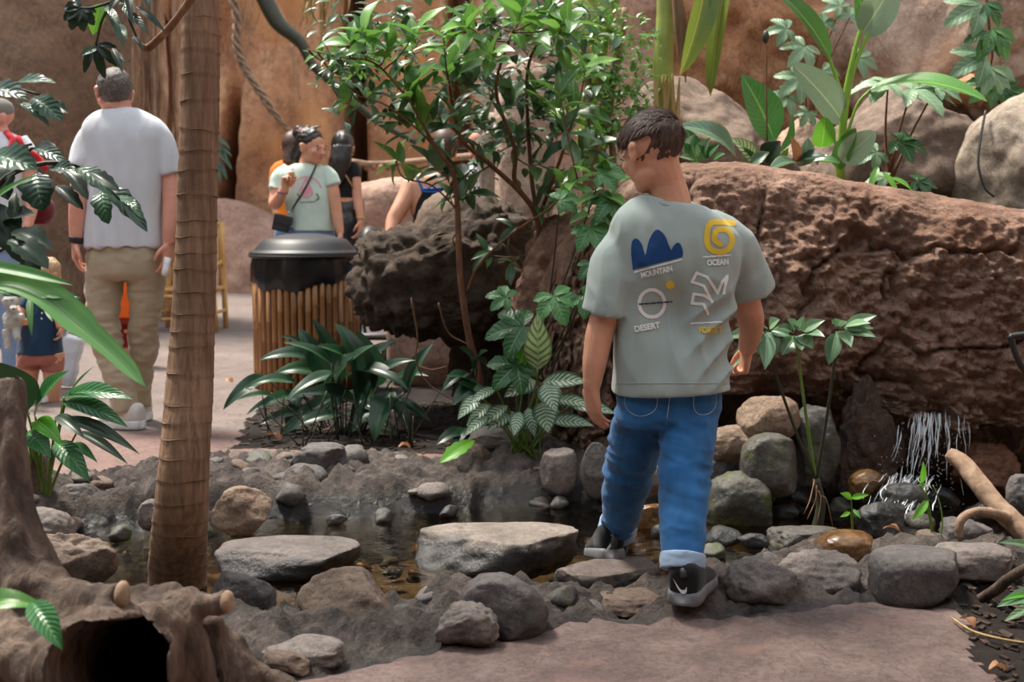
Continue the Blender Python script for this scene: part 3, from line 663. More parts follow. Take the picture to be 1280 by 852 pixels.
for zr, tl, ph in rings:
    if zr > 1.95: break
    p = min(path, key=lambda q: abs(q.z-zr)); r = trunk_r(p)+.0008
    pts = []
    for s in range(33):
        a = 2*math.pi*s/32; pts.append(Vector((p.x+r*math.cos(a), p.y+r*math.sin(a), zr+tl*.03*math.sin(a+ph)+.002*math.sin(5*a+ph))))
    child('leaf_scar', new_mesh('leaf_scar', *tube_vf(pts, [.0003+.0016*max(0, math.sin(j*.5+ph))**.5 for j in range(33)], 5, 33)), M_RING, tp)

# ---- driftwood stump with hollow
d0 = 2.42
def Wp(*t): return [W(a, b, d) for a, b, d in t]
vf = [tube_vf(Wp((12, 470, 2.5), (14, 560, 2.45), (18, 640, 2.42), (34, 720, 2.4), (60, 790, 2.38), (20, 900, 2.36), (0, 1060, 2.36)), [.035, .045, .052, .075, .1, .14, .16], 14),
      tube_vf(Wp((30, 730, 2.38), (80, 752, 2.34), (118, 748, 2.3), (152, 744, 2.27)), [.07, .048, .04, .03], 12),
      tube_vf(Wp((60, 775, 2.36), (130, 775, 2.32), (190, 764, 2.32), (236, 790, 2.34), (248, 850, 2.36), (256, 960, 2.4)), [.05, .03, .022, .03, .034, .04], 12),
      tube_vf(Wp((170, 770, 2.4), (205, 758, 2.4), (245, 756, 2.36), (284, 752, 2.33)), [.03, .032, .028, .024], 12),
      tube_vf(Wp((150, 752, 2.5), (185, 742, 2.5), (225, 752, 2.46), (268, 800, 2.44), (300, 860, 2.42), (330, 960, 2.4)), [.02, .026, .03, .035, .035, .04], 12),
      tube_vf(Wp((262, 770, 2.42), (285, 800, 2.45), (318, 836, 2.45), (372, 872, 2.42), (440, 930, 2.4)), [.02, .03, .024, .02, .01], 12),
      tube_vf(Wp((60, 775, 2.3), (90, 800, 2.26), (98, 850, 2.24), (90, 960, 2.25)), [.04, .04, .035, .05], 12),
      tube_vf(Wp((0, 800, 2.3), (40, 830, 2.22), (60, 870, 2.2), (60, 980, 2.2)), [.06, .055, .05, .06], 12),
      tube_vf(Wp((-60, 760, 2.4), (-20, 800, 2.35), (20, 820, 2.3)), [.08, .07, .05], 12),
      ell_vf(W(170, 826, 2.46), (.15, .42, .145), Matrix.Rotation(-.325, 3, 'X'), 4)]
def drift_fn(P, N):
    Q = P*np.array((1, 1, .45)); return P + N*(.016*fbm(Q, 9, 4, 3) + .012*fbm(Q*np.array((2.2, 2.2, .5)), 16, 3, 5) - .02*np.clip(.16-np.abs(fbm(Q, 6, 3, 8)), 0, 1))[:, None]
def loft_smooth_cave():
    P, F = ico(4); Q = np.sign(P)*np.abs(P)**.8*np.array((.098, .42, .098)); c = W(170, 830, 2.36); Q = (Q+P*(.010*fbm(P, 2.5, 3, 5))[:, None]) @ np.array(Matrix.Rotation(-.325, 3, 'X')).T
    return [Vector(q)+c for q in Q], F
st = empty('driftwood_stump', G(120, 1000, 0), 'gnarled brown driftwood stump with a black hollow', 'stump')
st.location.z = 0
child('stump_body', remesh('stump_body', merge(*vf), .009, 5, .5, drift_fn, cut=loft_smooth_cave()), M_DRIFT, st)
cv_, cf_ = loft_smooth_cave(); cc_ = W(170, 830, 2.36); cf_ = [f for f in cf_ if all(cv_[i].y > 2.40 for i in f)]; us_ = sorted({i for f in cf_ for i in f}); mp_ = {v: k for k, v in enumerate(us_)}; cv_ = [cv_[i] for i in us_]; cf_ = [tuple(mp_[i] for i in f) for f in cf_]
child('hollow_shade_lining', new_mesh('hollow_shade_lining', [cc_+(v-cc_)*.985 for v in cv_], cf_), plain('hollow_shade', rgb(26, 20, 17), .95, .3, 20), st)  # near-black lining put in so the hollow reads as deep shade
child('cut_end', remesh('cut_end', ell_vf(W(284, 752, 2.325), (.014, .024, .024)), .004, 2), M_DRIFTP, st)
child('cut_end', remesh('cut_end', ell_vf(W(153, 744, 2.268), (.014, .03, .03)), .004, 2), M_DRIFTP, st)
# ---- driftwood branch on the right
bt = empty('driftwood_branch', G(1290, 700, 0), 'smooth pale driftwood branch with hooked side arm beside the waterfall', 'branch')
vf = merge(tube_vf(Wp((1186, 568, 3.95), (1206, 582, 3.9), (1236, 620, 3.8), (1276, 662, 3.7), (1340, 720, 3.6)), [.024, .03, .034, .036, .04], 14),
           tube_vf(Wp((1262, 650, 3.72), (1240, 641, 3.66), (1214, 640, 3.62), (1200, 652, 3.6), (1199, 672, 3.6)), [.02, .017, .016, .015, .013], 10))
child('branch_body', remesh('branch_body', vf, .006, 5, .5, lambda P, N: P+N*(.006*fbm(P*np.array((.6, .6, .6)), 22, 4, 3))[:, None]), M_DRIFTP, bt)
tag(tube('stick', Wp((1219, 752, 3.3), (1246, 736, 3.22), (1262, 722, 3.16), (1300, 700, 3.1)), [.014, .017, .015, .014], M_DRIFT, None, 8), 'dark bent stick lying on the mulch corner', 'stick')
tag(tube('twig', [G(1190, 772, .012), G(1215, 788, .014), G(1250, 798, .012), G(1300, 806, .012)], [.003, .004, .003], M_STRAW, None, 6), 'thin pale twig lying on the mulch corner', 'twig')

# ---- bamboo clad litter bin
M_BAMBOO = bark_mat('bamboo_slat', rgb(104, 66, 38), rgb(152, 106, 64), rgb(178, 134, 88), (5, 5, .5), .2, .003, .45)
M_NODE = plain('bamboo_node', rgb(110, 66, 34), .5, .2)
M_BLACK = plain('black_plastic', (.016, .017, .019), .5, .2, 12)
M_BAG = plain('bin_liner', (.012, .012, .013), .22, .2, 12)
bc = G(383, 492); bc.y += .3; bc = W(383, 400, bc.y); bc.z = 0; BR = .298*bc.y/7.2
bn = empty('litter_bin', bc, 'round bamboo clad litter bin with black domed lid', 'bin')
def bamboo_mesh(h, r, nodes):
    pr = []; z = 0.0
    zs = sorted(set([0, h]+[q+e for q in nodes for e in (-.006, 0, .006)]))
    pr = [(r+(.0022 if any(abs(q-n) < 1e-6 for n in nodes) else 0), q) for q in zs]
    V, F = lathe_vf(pr, 10); top = [k*len(pr)+len(pr)-1 for k in range(10)]; F = F+[tuple(top), tuple(k*len(pr) for k in range(9, -1, -1))]
    return new_mesh('bamboo_slat', V, F)
NB = 46; bms = [bamboo_mesh(.735, .0195, n) for n in ((.12, .43), (.2, .55), (.31, .66), (.08, .38, .6), (.27, .5))]
for m in bms: m.materials.append(M_BAMBOO)
for k in range(NB):
    a = 2*math.pi*k/NB; o = link('bamboo_slat', bms[(k*7+k//3) % 5], None, bn); o.location = (BR*math.cos(a), BR*math.sin(a), .01); o.rotation_euler = (0, 0, k*1.3); o.scale = (1, 1, 1-.012*((k*5) % 3))
link('inner_drum', new_mesh('inner_drum', *lathe_vf([(0, 0), (BR-.02, 0), (BR-.02, .72)], 32)), M_NODE, bn)
V, F = lathe_vf([(BR+.022, .665), (BR+.027, .68), (BR+.026, .72), (BR+.024, .78), (BR+.01, .845)], 120); V = np.array(V)
a = np.arctan2(V[:, 1], V[:, 0]); w = np.clip((.80-V[:, 2])/.15, 0, 1); V[:, 2] += w*(.035*np.sin(a*2.2+2.6)+.014*np.sin(a*9)); rr = 1+.02*fbm(np.stack([a*5, V[:, 2]*3, 0*a], 1), 2, 3, 4)+.012*fbm(np.stack([a*5+V[:, 2]*14, V[:, 2]*3, 0*a], 1), 5, 2, 4); V[:, :2] *= rr[:, None]
link('bin_liner', new_mesh('bin_liner', V, F), M_BAG, bn)
link('lid', new_mesh('lid', *lathe_vf([(0, .982), (.08, .98), (.16, .97), (.225, .95), (.258, .946), (.286, .915), (BR-.002, .885), (BR+.006, .873), (BR+.03, .868), (BR+.036, .858), (BR+.036, .838), (BR+.03, .83), (BR+.01, .828)], 72)), M_BLACK, bn)
link('lid_rim', new_mesh('lid_rim', *lathe_vf([(BR+.034, .85), (BR+.041, .846), (BR+.041, .84), (BR+.034, .836)], 72)), M_BLACK, bn)

# ---- bamboo armchair behind the palm
M_CANE = bark_mat('bamboo_cane', rgb(150, 104, 50), rgb(192, 146, 84), rgb(214, 172, 108), (5, 5, .6), .2, .003, .45)
cc = G(238, 412); ch = empty('bamboo_chair', cc, 'bamboo chair with cane legs and rungs partly hidden by the palm trunk', 'chair')
def cane(nm, a, b, r=.022): link(nm, new_mesh(nm, *tube_vf([Vector(a), (Vector(a)+Vector(b))/2, Vector(b)], [r, r*.94, r], 8, 5)), M_CANE, ch)
HX = .29
for sx in (-1, 1):
    cane('leg', (sx*HX*1.05, -.22, 0), (sx*HX*.92, -.2, .80 if sx > 0 else .62), .03); cane('leg', (sx*HX, .25, 0), (sx*HX*.9, .28, 1.05), .028)
    cane('side_rung', (sx*HX, -.22, .18), (sx*HX, .25, .18), .018); cane('armrest', (sx*HX*.93, -.22, .62), (sx*HX*.9, .28, .66), .022)
cane('front_rung', (-HX, -.22, .12), (HX, -.22, .12), .018); cane('front_rung', (-HX, -.22, .34), (HX, -.22, .34), .02); cane('back_rail', (-HX*.9, .28, 1.03), (HX*.9, .28, 1.03), .022)
for k in range(9): x = -HX*.8+k*HX*.2; cane('back_slat', (x, .28, .42), (x, .28, 1.02), .011)
for k in range(8): y = -.2+k*.06; cane('seat_slat', (-HX, y, .40), (HX, y, .40), .02)

# ---- pushchair behind the bin
pc = G(470, 432); pc = W(470, 430, 8.5); pc.z = 0; sr = empty('pushchair', pc, 'black folding pushchair beside the bin under the rock shelf', 'pushchair')
M_TYRE = plain('tyre_rubber', (.02, .02, .022), .7); M_GREYP = plain('grey_plastic', rgb(120, 122, 128), .5)
def torus_vf(c, R, r, ax, n=28, m=8):
    c = Vector(c); ax = Vector(ax).normalized(); e = ax.orthogonal().normalized(); f = ax.cross(e); V = []
    for i in range(n):
        a = 2*math.pi*i/n; d = e*math.cos(a)+f*math.sin(a)
        for j in range(m):
            b = 2*math.pi*j/m; V.append(c+d*(R+r*math.cos(b))+ax*(r*math.sin(b)))
    return V, grid_faces(n, m, True, True)
for wx, wy, R in ((.08, -.22, .1), (-.13, -.2, .1), (.08, .3, .12), (-.3, .3, .12)):
    w = link('wheel', new_mesh('wheel', *torus_vf((wx, wy, R), R-.016, .016, (1, .15, 0))), M_TYRE, sr)
    vs_ = [tube_vf([Vector((wx, wy, R)), Vector((wx, wy+(R-.02)*math.cos(t), R+(R-.02)*math.sin(t)))], .006, 5, 2) for t in np.linspace(0, 6.28, 7)[:-1]]
    link('spokes', new_mesh('spokes', *merge(*vs_)), M_GREYP, w)
for a, b in (((-.1, -.2, .12), (-.1, .35, .95)), ((.1, -.2, .12), (.1, .35, .95)), ((-.1, .3, .12), (-.1, -.05, .55)), ((.1, .3, .12), (.1, -.05, .55)), ((-.1, .35, .95), (.1, .35, .95)), ((-.1, -.12, .24), (.12, -.12, .24))):
    link('frame_tube', new_mesh('frame_tube', *tube_vf([Vector(a), Vector(b)], .012, 8, 2)), M_BLACK, sr)
link('footrest', new_mesh('footrest', *box_vf((-.02, -.2, .27), (.22, .14, .02))), M_GREYP, sr)
link('hood', remesh('hood', ell_vf((-.06, .2, .86), (.1, .16, .17)), .02, 3), M_BLACK, sr)
link('seat', remesh('seat', merge(box_vf((0, .05, .42), (.24, .3, .05)), box_vf((0, .2, .62), (.24, .05, .4))), .02, 3), M_BLACK, sr)

# ---- dark handrail end at the right edge
hr = tube('handrail', Wp((1300, 416, 3.35), (1266, 420, 3.35), (1264, 424, 3.35), (1274, 452, 3.35), (1300, 500, 3.35), (1330, 640, 3.35))+[Vector((W(1340, 700, 3.35).x, 3.35, -.12))], [.009, .009], M_BLACK, None, 10, 40)
tag(hr, 'bent black metal handrail end in front of the mud wall', 'handrail')

# ---- waterfall: thin broken threads of water and spray
def foam_mat():
    m = NT('falling_water'); m.set(Base_Color=(.88, .92, .95), Roughness=.2, Transmission_Weight=.15, IOR=1.33, Specular_IOR_Level=.8, Alpha=.9); return m.m
M_FALL = foam_mat(); rw = random.Random(11); vf = []
LIPD = 4.86
COLS = [(1128, .5), (1142, 1.0), (1150, 1.4), (1158, 1.2), (1166, 1.6), (1174, 1.2), (1184, .9), (1198, .5), (1208, .4)]
for px, wt in COLS:
    for k in range(int(9*wt)):
        x0 = px+rw.gauss(0, 2.0); drift = (px-1190)*.55+rw.uniform(-6, 6); a = rw.uniform(0, .75)*rw.random(); L = rw.uniform(.12, .4)
        ts = np.linspace(a, min(a+L, 1), 6); ph = rw.uniform(0, 6)
        pts = [W(x0+drift*t*t+1.2*math.sin(t*14+ph), 514+rw.uniform(-2, 2)+118*t**1.15, LIPD-.14*t**.6) for t in ts]
        vf.append(tube_vf(pts, [.0004, rw.uniform(.0010, .0042)*(.6+.4*wt), rw.uniform(.0006, .002), .0003], 5, 10))
for k in range(420):
    t = rw.random()**.7; px = rw.gauss(1160-22*t, 24+8*t); py = 516+125*t
    vf.append(ell_vf(W(px, py, LIPD-.16*t+rw.uniform(-.06, .06)), (.0014, .0014, .003 if t < .7 else .0016), None, 1))
wf = empty('waterfall', G(1140, 655, -.1), 'thin white threads of water falling from the mud wall lip', 'waterfall'); wf['kind'] = 'stuff'
child('water_threads', new_mesh('water_threads', *merge(*vf)), M_FALL, wf)['kind'] = 'stuff'
vf = []
for k in range(150):     # white water running down over the stones at the foot
    px = rw.gauss(1132, 17); py = rw.uniform(590, 630); L = rw.uniform(8, 26); d = 4.64-.004*(py-598)+rw.uniform(-.03, .03)
    vf.append(tube_vf([W(px, py, d), W(px-L*.3+rw.uniform(-3, 3), py+L*.5, d-.02), W(px-L*.4+rw.uniform(-4, 4), py+L, d-.05)], [.0004, rw.uniform(.0008, .0034), .0004], 5, 7))
child('white_water', new_mesh('white_water', *merge(*vf)), M_FALL, wf)['kind'] = 'stuff'
S_LIP = rock_mat('stone_brown_wet', rgb(44, 30, 22), rgb(84, 60, 46), rgb(120, 92, 74), scale=6, rough=.55, bump=1.0, bdist=.02)
tag(stone('lip_rock', 1030, 440, 1132, 612, -.02, S_LIP, 61, deep=.55, facets=6, clump=.22, amp=.3, box=.35, sub=6), 'brown wet rock pillar beside the waterfall', 'rock')
tag(stone('cascade_rock', 1096, 600, 1160, 655, -.1, S_DARK, 62, deep=.7, facets=6), 'dark cascade stone under the falling water', 'rock')

# ---- roots, lianas and dry palm thatch at the far wall
fg = empty('fig_tree', W(195, 340, 13.0), 'clump of brown hanging aerial roots behind the man in white', 'tree'); fg.location.z = 0
rw = random.Random(4)
for px, w, c0 in ((167, .016, 3), (175, .03, 0), (181, .014, 5), (188, .034, -3), (196, .016, 4), (204, .045, 0), (214, .022, 2), (226, .06, -2), (199, .012, -9), (184, .01, -8)):
    d = 12.95+rw.uniform(-.25, .25); w *= 1.15; pts = [W(px+c0+rw.uniform(-4, 4), y, d) for y in (-160, -40, 40, 110, 190, 270, 350)]; pts[-1].z = -.02
    tube('aerial_root', pts, [w*.8, w, w*rw.uniform(.7, 1.1), w], M_ROOT, fg, 9, 40)
ln = empty('liana', W(320, 0, 14), 'pale twisted liana hanging before the ochre cave wall', 'vine')
mainp = Wp((285, -30, 14), (296, 20, 14), (296, 55, 14), (306, 85, 14), (322, 110, 14), (345, 145, 14), (368, 170, 14.2))
for k in range(3):
    q = smooth_path(mainp, 60); q = [p+Vector((.035*math.cos(i*.55+k*2.1), .035*math.sin(i*.55+k*2.1), .01*math.sin(i*.9+k))) for i, p in enumerate(q)]
    tube('strand', q, [.026, .022, .026, .02, .012], M_DRIFTP, ln, 7, 90)
for pts in (((318, -20), (312, 40), (303, 102)), ((308, -20), (306, 20), (303, 45)), ((330, -10), (322, 25), (314, 44)), ((366, 55), (368, 90), (376, 125))):
    tube('rootlet', [W(a, b, 13.9) for a, b in pts], [.012, .009, .005], M_DRIFTP, ln, 6, 16)
dl = empty('dark_vine', W(400, 90, 13), 'thick black vine sagging across the ochre cave wall', 'vine')
tube('stem', Wp((318, -30, 13), (345, 25, 13), (375, 52, 13), (392, 82, 13), (430, 115, 13), (470, 150, 13), (520, 178, 13)), [.09, .085, .06, .05, .045, .04, .03], M_DARKSTEM, dl, 10, 60)
tube('stem', Wp((326, -30, 13.1), (340, 8, 13.1), (360, 40, 13.1), (384, 66, 13.1)), [.06, .07, .06, .03], M_ROOT, dl, 10, 30)
rp = empty('rope_line', W(465, 205, 11), 'beaded pale rope line strung behind the woman in black', 'rope')
tube('rope', Wp((330, 250, 18.4), (380, 238, 14), (412, 222, 12), (434, 203, 11), (462, 205, 11), (500, 203, 11), (640, 190, 9.5)), [.03, .026, .03], M_DRIFTP, rp, 8, 40)
for k in range(7): p = W(440+9*k, 206.5, 11); child('knot', new_mesh('knot', *ell_vf((p.x, p.y, p.z-.02), (.026, .026, .03), None, 2)), M_ROOT, rp)
th = empty('dry_palm_skirt', W(405, 0, 10), 'straw coloured dry palm fronds hanging from above', 'palm fronds')
rw = random.Random(9)
for k in range(38):
    x = rw.gauss(402, 14); L = rw.uniform(15, 60)-abs(x-398)*.5
    p = Wp((x-rw.uniform(-6, 6), -30, 10), (x, -6+rw.uniform(-6, 6), 10-rw.uniform(0, .2)), (x-(10 if x < 400 else -4)*rw.random()-4, max(4, L), 10-rw.uniform(0, .2)))
    tube('frond_strip', p, [.014, .012, .003], M_STRAW, th, 4, 8)
# black cable and dry leaves
tag(tube('cable', Wp((1232, 138, 5.92), (1226, 172, 5.87), (1223, 206, 5.83), (1231, 234, 5.8), (1243, 246, 5.78)), [.006, .006], M_BLACK, None, 6, 30), 'thin black cable running down the grey boulder', 'cable')
# ================================================================ PLANTS
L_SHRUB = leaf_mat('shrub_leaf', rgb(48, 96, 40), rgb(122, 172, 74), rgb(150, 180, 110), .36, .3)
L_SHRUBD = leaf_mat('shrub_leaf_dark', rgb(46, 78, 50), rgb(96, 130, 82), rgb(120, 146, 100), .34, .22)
L_ASP = leaf_mat('aspidistra_leaf', rgb(20, 44, 30), rgb(52, 88, 58), None, .33, .18, ribs=0)
L_VAR = leaf_mat('variegated_leaf', rgb(34, 74, 48), rgb(60, 104, 66), rgb(150, 176, 138), .35, .2, ribs=9, pattern=(rgb(176, 196, 170), .36))
L_VARG = leaf_mat('pale_variegated_leaf', rgb(70, 110, 50), rgb(104, 140, 70), rgb(170, 196, 130), .35, .25, ribs=8, pattern=(rgb(190, 206, 160), .44))
L_PALM = leaf_mat('palmate_leaf', rgb(38, 84, 44), rgb(84, 138, 76), rgb(126, 168, 108), .36, .25, ribs=7)
L_PALE = leaf_mat('pale_palmate_leaf', rgb(92, 130, 94), rgb(146, 178, 140), rgb(180, 204, 170), .45, .3, ribs=7)
L_STREL = leaf_mat('paddle_leaf', rgb(44, 98, 40), rgb(92, 150, 62), rgb(160, 196, 100), .32, .3, ribs=24)
L_STRELU = leaf_mat('paddle_leaf_underside', rgb(112, 142, 108), rgb(150, 176, 142), rgb(190, 208, 160), .5, .25, ribs=30)
L_CALA = leaf_mat('ribbed_leaf', rgb(30, 72, 38), rgb(70, 126, 62), rgb(150, 190, 90), .25, .25, ribs=13)
L_CALB = leaf_mat('bluish_ribbed_leaf', rgb(58, 92, 72), rgb(104, 138, 110), rgb(150, 176, 140), .3, .2, ribs=10, edge=rgb(150, 150, 90))
L_PHIL = leaf_mat('lobed_leaf', rgb(74, 112, 78), rgb(128, 160, 120), rgb(170, 194, 160), .38, .25)
L_LEFT = leaf_mat('toothed_leaf', rgb(26, 56, 42), rgb(66, 104, 76), rgb(92, 130, 96), .34, .2, ribs=8)
L_DARK = leaf_mat('dark_leaf', rgb(18, 36, 22), rgb(38, 62, 36), None, .4, .25)  # darkest leaf green, shared by several plants and the palm fronds
L_LILY = leaf_mat('lily_leaf', rgb(30, 80, 44), rgb(66, 128, 66), rgb(100, 160, 84), .33, .25, ribs=11)
L_STRAP = leaf_mat('strap_leaf', rgb(58, 116, 50), rgb(92, 148, 70), rgb(40, 90, 38), .48, .3)
L_BRIGHT = leaf_mat('bright_leaf', rgb(70, 150, 36), rgb(124, 190, 60), rgb(170, 214, 110), .33, .35)
L_BANANA = leaf_mat('banana_leaf', rgb(96, 120, 44), rgb(150, 164, 72), rgb(196, 196, 110), .4, .4, ribs=40, tip=rgb(150, 110, 70))
L_DRY = leaf_mat('dry_leaf', rgb(132, 84, 50), rgb(190, 140, 100), rgb(150, 100, 70), .7, .2)

def w_ellip(t, p=.85, tip=1.0): return np.sin(np.pi*np.clip(t, 0, 1)**p)**(.85)*(1-.25*t**3*tip)
def w_lance(t): return np.clip(np.sin(np.pi*np.clip(.04+t*.96, 0, 1)**.72), 0, 1)**.8
def w_strap(t): return np.clip(1-(np.clip(t-.55, 0, 1)/.46)**2.2, 0, 1)*np.clip(.35+t*2.2, 0, 1)
def w_paddle(t): return np.clip(np.sin(np.pi*np.clip(t, 0, 1)**.75), 0, 1)**.6
def w_tooth(t):
    b = np.clip(np.sin(np.pi*np.clip(t, 0, 1)**1.05), 0, 1)**.8; return b*(.72+.28*np.abs(((t*4.5) % 1)*2-1)) + .02
_leafcache = {}
def blade_vf(wf, width, bend=.5, fold=.25, n=12, m=3, wave=0.0, seed=0, twist=0.0):
    """one leaf blade: chord from the origin to (0,1,0); returns verts, faces, uvs"""
    ts = np.linspace(0, 1, n+1); ang = bend*(ts-.5)*1.0; y = np.concatenate([[0], np.cumsum(np.cos((ang[1:]+ang[:-1])/2)/n)]); z = np.concatenate([[0], np.cumsum(-np.sin((ang[1:]+ang[:-1])/2)/n)])
    V, UV = [], []; rs = np.random.RandomState(seed); ph = rs.uniform(0, 6)
    for i, t in enumerate(ts):
        w = max(float(wf(t))*width/2, .0015)
        for j in range(-m, m+1):
            s = j/m; x = s*w; zz = abs(s)*w*fold*1.5 - .35*w*fold*s*s + wave*w*math.sin(t*9+ph+(2 if s > 0 else 0))*abs(s)**1.5
            a = ang[i]; tw = twist*(t-.3)
            X_, Z_ = x*math.cos(tw)-zz*math.sin(tw), x*math.sin(tw)+zz*math.cos(tw)
            V.append((X_, y[i]+Z_*math.sin(a), z[i]+Z_*math.cos(a))); UV.append((.5+.5*s, t))
    V = np.array(V); tip = V[n*(2*m+1)+m]; L = math.hypot(tip[1], tip[2]); a = math.atan2(tip[2], tip[1]); c, s_ = math.cos(-a), math.sin(-a)
    Y, Zz = V[:, 1]*c-V[:, 2]*s_, V[:, 1]*s_+V[:, 2]*c; V[:, 1], V[:, 2] = Y/L, Zz/L; V[:, 0] /= L
    return V, grid_faces(n+1, 2*m+1), UV
def leaf_mesh(mat, wf, width, bend=.5, fold=.25, n=12, m=3, wave=0.0, seed=0, twist=0.0, name='leaf'):
    k = (mat.name, wf.__name__, round(width, 2), round(bend, 1), fold, n, wave, seed, round(twist, 1))
    if k not in _leafcache:
        V, F, UV = blade_vf(wf, width, bend, fold, n, m, wave, seed, twist); me = new_mesh(name, V, F, True, UV); me.materials.append(mat); _leafcache[k] = me
    return _leafcache[k]
def orient(base, tip, nrm):
    y = (tip-base); L = y.length; y = y/L; n = nrm-y*nrm.dot(y)
    if n.length < 1e-3: n = y.orthogonal()
    n.normalize(); x = y.cross(n)
    return Matrix(((x.x*L, y.x*L, n.x*L, base.x), (x.y*L, y.y*L, n.y*L, base.y), (x.z*L, y.z*L, n.z*L, base.z), (0, 0, 0, 1)))
def root_loc(p):
    L = Vector((0, 0, 0))
    while p is not None: L += p.location; p = p.parent
    return L
UPN = Vector((0, -.45, .9))
def put_leaf(parent, me, base, tip, nrm=None, name='leaf', wscale=1.0):
    o = link(name, me, None, parent); M = orient(Vector(base), Vector(tip), nrm if nrm is not None else UPN)
    if wscale != 1.0: M = M @ Matrix.Diagonal((wscale, 1, 1, 1))
    M.translation -= root_loc(parent); o.matrix_local = M
    return o
def leafpx(parent, mat, wf, b, t, wpx, bend=.6, fold=.25, nrm=None, wave=.0, seed=0, n=12, name='leaf', twist=0.0):
    """leaf between two photo points (x, y, distance) of a given breadth in pixels"""
    B, T = W(*b), W(*t); L = (T-B).length; w = wpx*(b[2]+t[2])/2/F_PX/L
    return put_leaf(parent, leaf_mesh(mat, wf, round(w*20)/20 if w < 1.5 else w, bend, fold, n, 3, wave, seed, twist, name), B, T, nrm, name)
def petiole(parent, a, b, r=.004, mat=None, sag=.0, name='petiole'):
    a, b = Vector(a), Vector(b); m = (a+b)/2 + Vector((0, 0, -sag)); return tube(name, [a, m, b], [r*1.3, r, r*.8], mat or M_GREENSTEM, parent, 6, 8)
def palm_mesh(key, mat, tips, wf, w, droop=.35, seed=0):
    """palmate leaf: blades from one point; tips as (angle, length)"""
    k = ('palm', key)
    if k in _leafcache: return _leafcache[k]
    V, F, UV = [], [], []
    for q, (an, L) in enumerate(tips):
        v, f, uv = blade_vf(wf, w, .7, .2, 10, 3, .12, seed+q); v = v*L
        dr = -droop*L; c, s = math.cos(dr), math.sin(dr); v[:, 1], v[:, 2] = v[:, 1]*c-v[:, 2]*s, v[:, 1]*s+v[:, 2]*c
        c, s = math.cos(an), math.sin(an); v = np.stack([v[:, 0]*c-v[:, 1]*s, v[:, 0]*s+v[:, 1]*c, v[:, 2]+.002*q], 1)
        o = len(V); V += list(v); F += [tuple(i+o for i in g) for g in f]; UV += uv
    me = new_mesh('leaf', V, F, True, UV); me.materials.append(mat); _leafcache[k] = me; return me
P5 = [(0, 1.0), (.95, .9), (-.95, .9), (1.9, .65), (-1.9, .65)]
P7 = [(0, 1.0), (.6, .95), (-.6, .95), (1.2, .85), (-1.2, .85), (1.9, .6), (-1.9, .6)]
def palmate(parent, mat, c, d, size_px, roll=0.0, face=None, tips=P5, wf=w_tooth, w=.62, droop=.35, key='p5', seed=0):
    """palmate leaf centred at a photo point; roll turns its main blade (0 = up in the picture)"""
    C = W(c[0], c[1], d); L = size_px*d/F_PX; me = palm_mesh((key, mat.name, seed % 3), mat, tips, wf, w, droop, seed % 3)
    n = (face or Vector((0, -.75, .66))).normalized(); up = Vector((0, 0, 1)); u = (up-n*up.dot(n)).normalized(); r = u.cross(n)
    y = u*math.cos(roll)+r*math.sin(roll)
    return put_leaf(parent, me, C, C+y*L, n)

# ---- the central shrub
SH_D = 5.55
sh = empty('broadleaf_shrub', G(600, 500), 'tall branching shrub with glossy oval leaves behind the stream', 'shrub'); sh.location = (W(600, 480, 5.6).x, 5.6, 0)
def sp(x, y, d=SH_D): return W(x, y, d)
b0 = sp(600, 500, 5.6); b0.z = -.03
BR_ = [([b0, sp(600, 478, 5.6), sp(586, 420, 5.58), sp(575, 340, 5.55), sp(572, 262, 5.55), sp(566, 215, 5.5), sp(545, 185, 5.45), sp(512, 125, 5.4)], [.021, .019, .016, .015, .013, .011, .009, .006]),
       ([sp(672, 470, 5.8), sp(676, 340, 5.8), sp(672, 276, 5.75), sp(653, 243, 5.7), sp(610, 203, 5.6), sp(575, 170, 5.5), sp(560, 100, 5.5)], [.02, .018, .015, .013, .011, .008, .005]),
       ([sp(653, 243, 5.7), sp(643, 223, 5.7), sp(643, 184, 5.65), sp(620, 112, 5.55), sp(640, 40, 5.5)], [.011, .011, .01, .008, .005]),
       ([sp(672, 276, 5.75), sp(663, 204, 5.75), sp(660, 85, 5.7), sp(690, 30, 5.6)], [.011, .01, .008, .005]),
       ([sp(672, 276, 5.75), sp(700, 200, 5.7), sp(722, 135, 5.6)], [.009, .008, .005]),
       ([sp(583, 366, 5.56), sp(600, 330, 5.5), sp(640, 292, 5.45), sp(690, 258, 5.4), (sp(722, 225, 5.35))], [.008, .007, .006, .005, .003]),
       ([sp(512, 125, 5.4), sp(470, 80, 5.35), sp(430, 72, 5.4), sp(385, 62, 5.45)], [.006, .005, .004, .002]),
       ([sp(545, 185, 5.45), sp(520, 160, 5.4), sp(480, 130, 5.35), sp(440, 118, 5.4)], [.006, .005, .004, .002]),
       ([sp(572, 262, 5.55), sp(540, 232, 5.45), sp(505, 222, 5.4), sp(495, 202, 5.4)], [.005, .004, .004, .003])]
TWN = []
for pts, rr in BR_:
    tube('branch', pts, rr, M_TWIG, sh, 8, len(pts)*5); TWN += smooth_path(pts, 24)
for pts in (((514, 372), (522, 420), (520, 450), (536, 480), (575, 505)), ((548, 378), (560, 415), (584, 430)), ((524, 458), (540, 462), (558, 458)), ((576, 320), (566, 300), (574, 285), (572, 262))):
    tube('twig', [W(a, b, 5.7) for a, b in pts], [.005, .004, .003], M_TWIG, sh, 6, 18)
